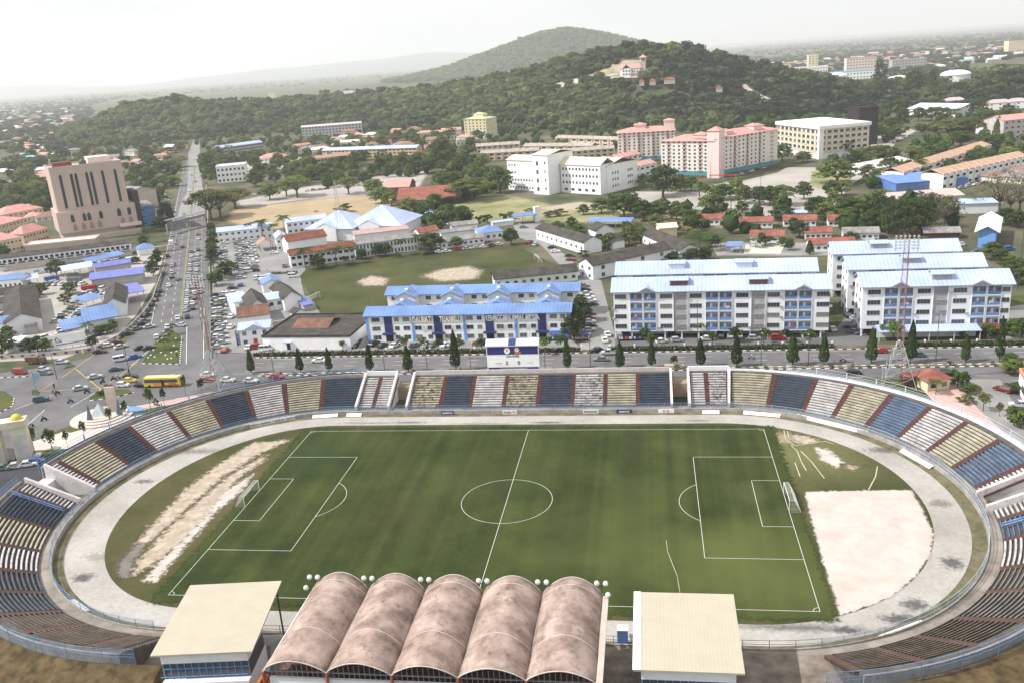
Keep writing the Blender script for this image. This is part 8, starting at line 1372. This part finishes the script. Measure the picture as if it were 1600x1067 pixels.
# ------------------------------------------------------------------ far houses
hw = [mat('far_wall_%s' % n_, c) for n_, c in (('white', (.7, .68, .65)), ('cream', (.6, .54, .42)), ('pink', (.62, .47, .42)))]; hr = [('orange', rorange), ('salmon', rpink), ('grey', rgrey), ('pale', rwhite), ('teal', mat('teal_sheet', (.2, .45, .45))), ('brown', mat('brown_tile', (.25, .15, .11)))]
def far_houses(place, poly, n, wr_, hr_, seed, group, wts):
    r = random.Random(seed); L = []
    k = 0
    while len(L) < n and k < n*60:
        k += 1; x = r.uniform(min(p[0] for p in poly), max(p[0] for p in poly)); y = r.uniform(min(p[1] for p in poly), max(p[1] for p in poly))
        if not inpoly(x, y, poly) or any(inpoly(x, y, q_) for q_ in ROADPX): continue
        p = G(x, y)
        if hz([p.x], [p.y])[0] > 1.5 or not clear(p.x, p.y, 4) or any((p-q_[1]).length < 11 for q_ in L): continue
        L.append((x, p))
    L.sort(key=lambda e: e[0]); cnt = {}
    for x, p in L:
        rn, rm = r.choices(hr, wts)[0]; w, d, h = r.uniform(*wr_), r.uniform(8, 13), r.uniform(*hr_); cnt[rn] = cnt.get(rn, 0)+1
        q = MB(); q.box(-w/2, w/2, -d/2, d/2, -.5, h, 0); q2 = roof_mesh(r.choice(['hip', 'gable', 'hip']), w, d, h, r.uniform(1.5, 3), .6); q.add([(a-w/2, b-d/2, c) for a, b, c in q2.v], q2.f, 1)
        for i in range(int(w/4)): q.box(-w/2+1.2+i*4, -w/2+2.6+i*4, -d/2-.05, -d/2, h*.35, h*.65, 2)
        o = q.obj('house', [r.choice(hw), rm, glass]); o.location = (p.x, p.y, 0); o.rotation_euler = (0, 0, r.choice([.2, -.5, .8, -.1])+r.uniform(-.1, .1)); tag(o, '%s-roofed house %s, %s from the left' % (rn, place, nth(cnt[rn])), 'house', group)
far_houses('in the hazy left suburb', [(0, 200), (60, 190), (115, 200), (110, 240), (195, 245), (200, 262), (120, 285), (60, 300), (0, 330)], 60, (10, 20), (3, 6), 3, 'houses of the left suburb', [3, 2, 3, 2, 1, 1]); far_houses('far out on the hazy left plain', [(0, 165), (90, 163), (130, 178), (90, 205), (0, 205)], 80, (12, 26), (3, 7), 4, 'houses of the far left plain', [2, 2, 2, 3, 1, 1])
far_houses('in the strip at the foot of the hill', [(440, 230), (560, 212), (720, 208), (735, 228), (640, 245), (480, 246)], 40, (12, 24), (4, 8), 5, 'houses at the foot of the hill', [3, 3, 2, 2, 0, 2]); far_houses('on the far right plain', [(1180, 100), (1600, 76), (1600, 92), (1480, 108), (1360, 118), (1190, 118)], 80, (14, 40), (4, 9), 6, 'houses of the far right plain', [3, 3, 2, 4, 1, 1]); far_houses('far toward the right horizon', [(1290, 92), (1600, 68), (1600, 80), (1300, 100)], 40, (16, 40), (5, 9), 7, 'houses near the right horizon', [3, 3, 1, 3, 0, 1])
far_houses('below the orange terraces at the right', [(1440, 262), (1600, 258), (1600, 285), (1460, 285)], 9, (10, 16), (3, 4), 8, 'houses below the terraces', [0, 0, 3, 0, 0, 3]); far_houses('beyond the pink tower and avenue', [(205, 240), (292, 232), (285, 262), (210, 262)], 8, (12, 22), (4, 6), 9, 'houses by the avenue head', [2, 2, 2, 2, 0, 1]); far_houses('left of the salmon-roofed school', [(0, 340), (60, 330), (80, 345), (0, 362)], 6, (10, 18), (3, 4), 10, 'houses by the school', [0, 1, 3, 1, 0, 1])
for i, (x, y, w, d, h, wm_, rm_, lb) in enumerate([(1345, 117, 60, 25, 34, palepink, rpink, 'pink mid-rise block beyond the right ridge'), (1270, 116, 22, 20, 42, cream, cream, 'cream tower beyond the right ridge, left of the pink block'), (1250, 120, 120, 40, 18, whiteb, rwhite, 'wide glaring white building beyond the right ridge'), (1340, 124, 90, 40, 14, whiteb, mat('teal_sheet', (.2, .45, .45)), 'wide building with teal roof edge before the pink block'), (1168, 120, 60, 30, 16, whiteb, rpink, 'salmon-roofed white block beyond the hill shoulder'), (1420, 110, 70, 30, 22, grey, grey, 'grey layered office block beyond the right ridge'), (1187, 118, 6, 6, 40, palepink, rred, 'thin water tower beyond the hill shoulder'), (1592, 80, 60, 40, 30, cream, rorange, 'cream mid-rise at the far right horizon'), (545, 150, 18, 14, 14, whiteb, rgrey, 'small white house on the hill crest left of middle'), (425, 152, 24, 16, 22, cream, cream, 'pale mid-rise showing above the crest at the left')]):
    p = G(x, y) if x > 1000 else hit(x, y+5); z0 = 0 if x > 1000 else -40
    p.z = 0 if x > 1000 else p.z; z1 = p.z; p.z = 0; bld('far_building', lb, 'building', (p.x-w/2, p.y, 0), (p.x+w/2, p.y, 0), d, h if x > 1000 else z1+h, 'flat', 1, wm_, rm_, win=[('F', int(w/6), max(2, int(h/5)), 3, 2)])
# ------------------------------------------------------------------ haze
q = MB(); q.box(-21500, 9500, -420, 24500, -4, 420); o = q.obj('haze', None or []); o.data.materials.clear()
hm_ = bpy.data.materials.new('haze'); hm_.use_nodes = True; t_ = hm_.node_tree; t_.nodes.remove(t_.nodes['Principled BSDF']); pv = t_.nodes.new('ShaderNodeVolumePrincipled'); pv.inputs['Density'].default_value = .0001; pv.inputs['Color'].default_value = (.97, .985, 1, 1); pv.inputs['Anisotropy'].default_value = .2
t_.links.new(pv.outputs[0], t_.nodes['Material Output'].inputs['Volume']); o.data.materials.append(hm_); tag(o, 'pale daytime haze over the town and hills', 'haze', kind='stuff')
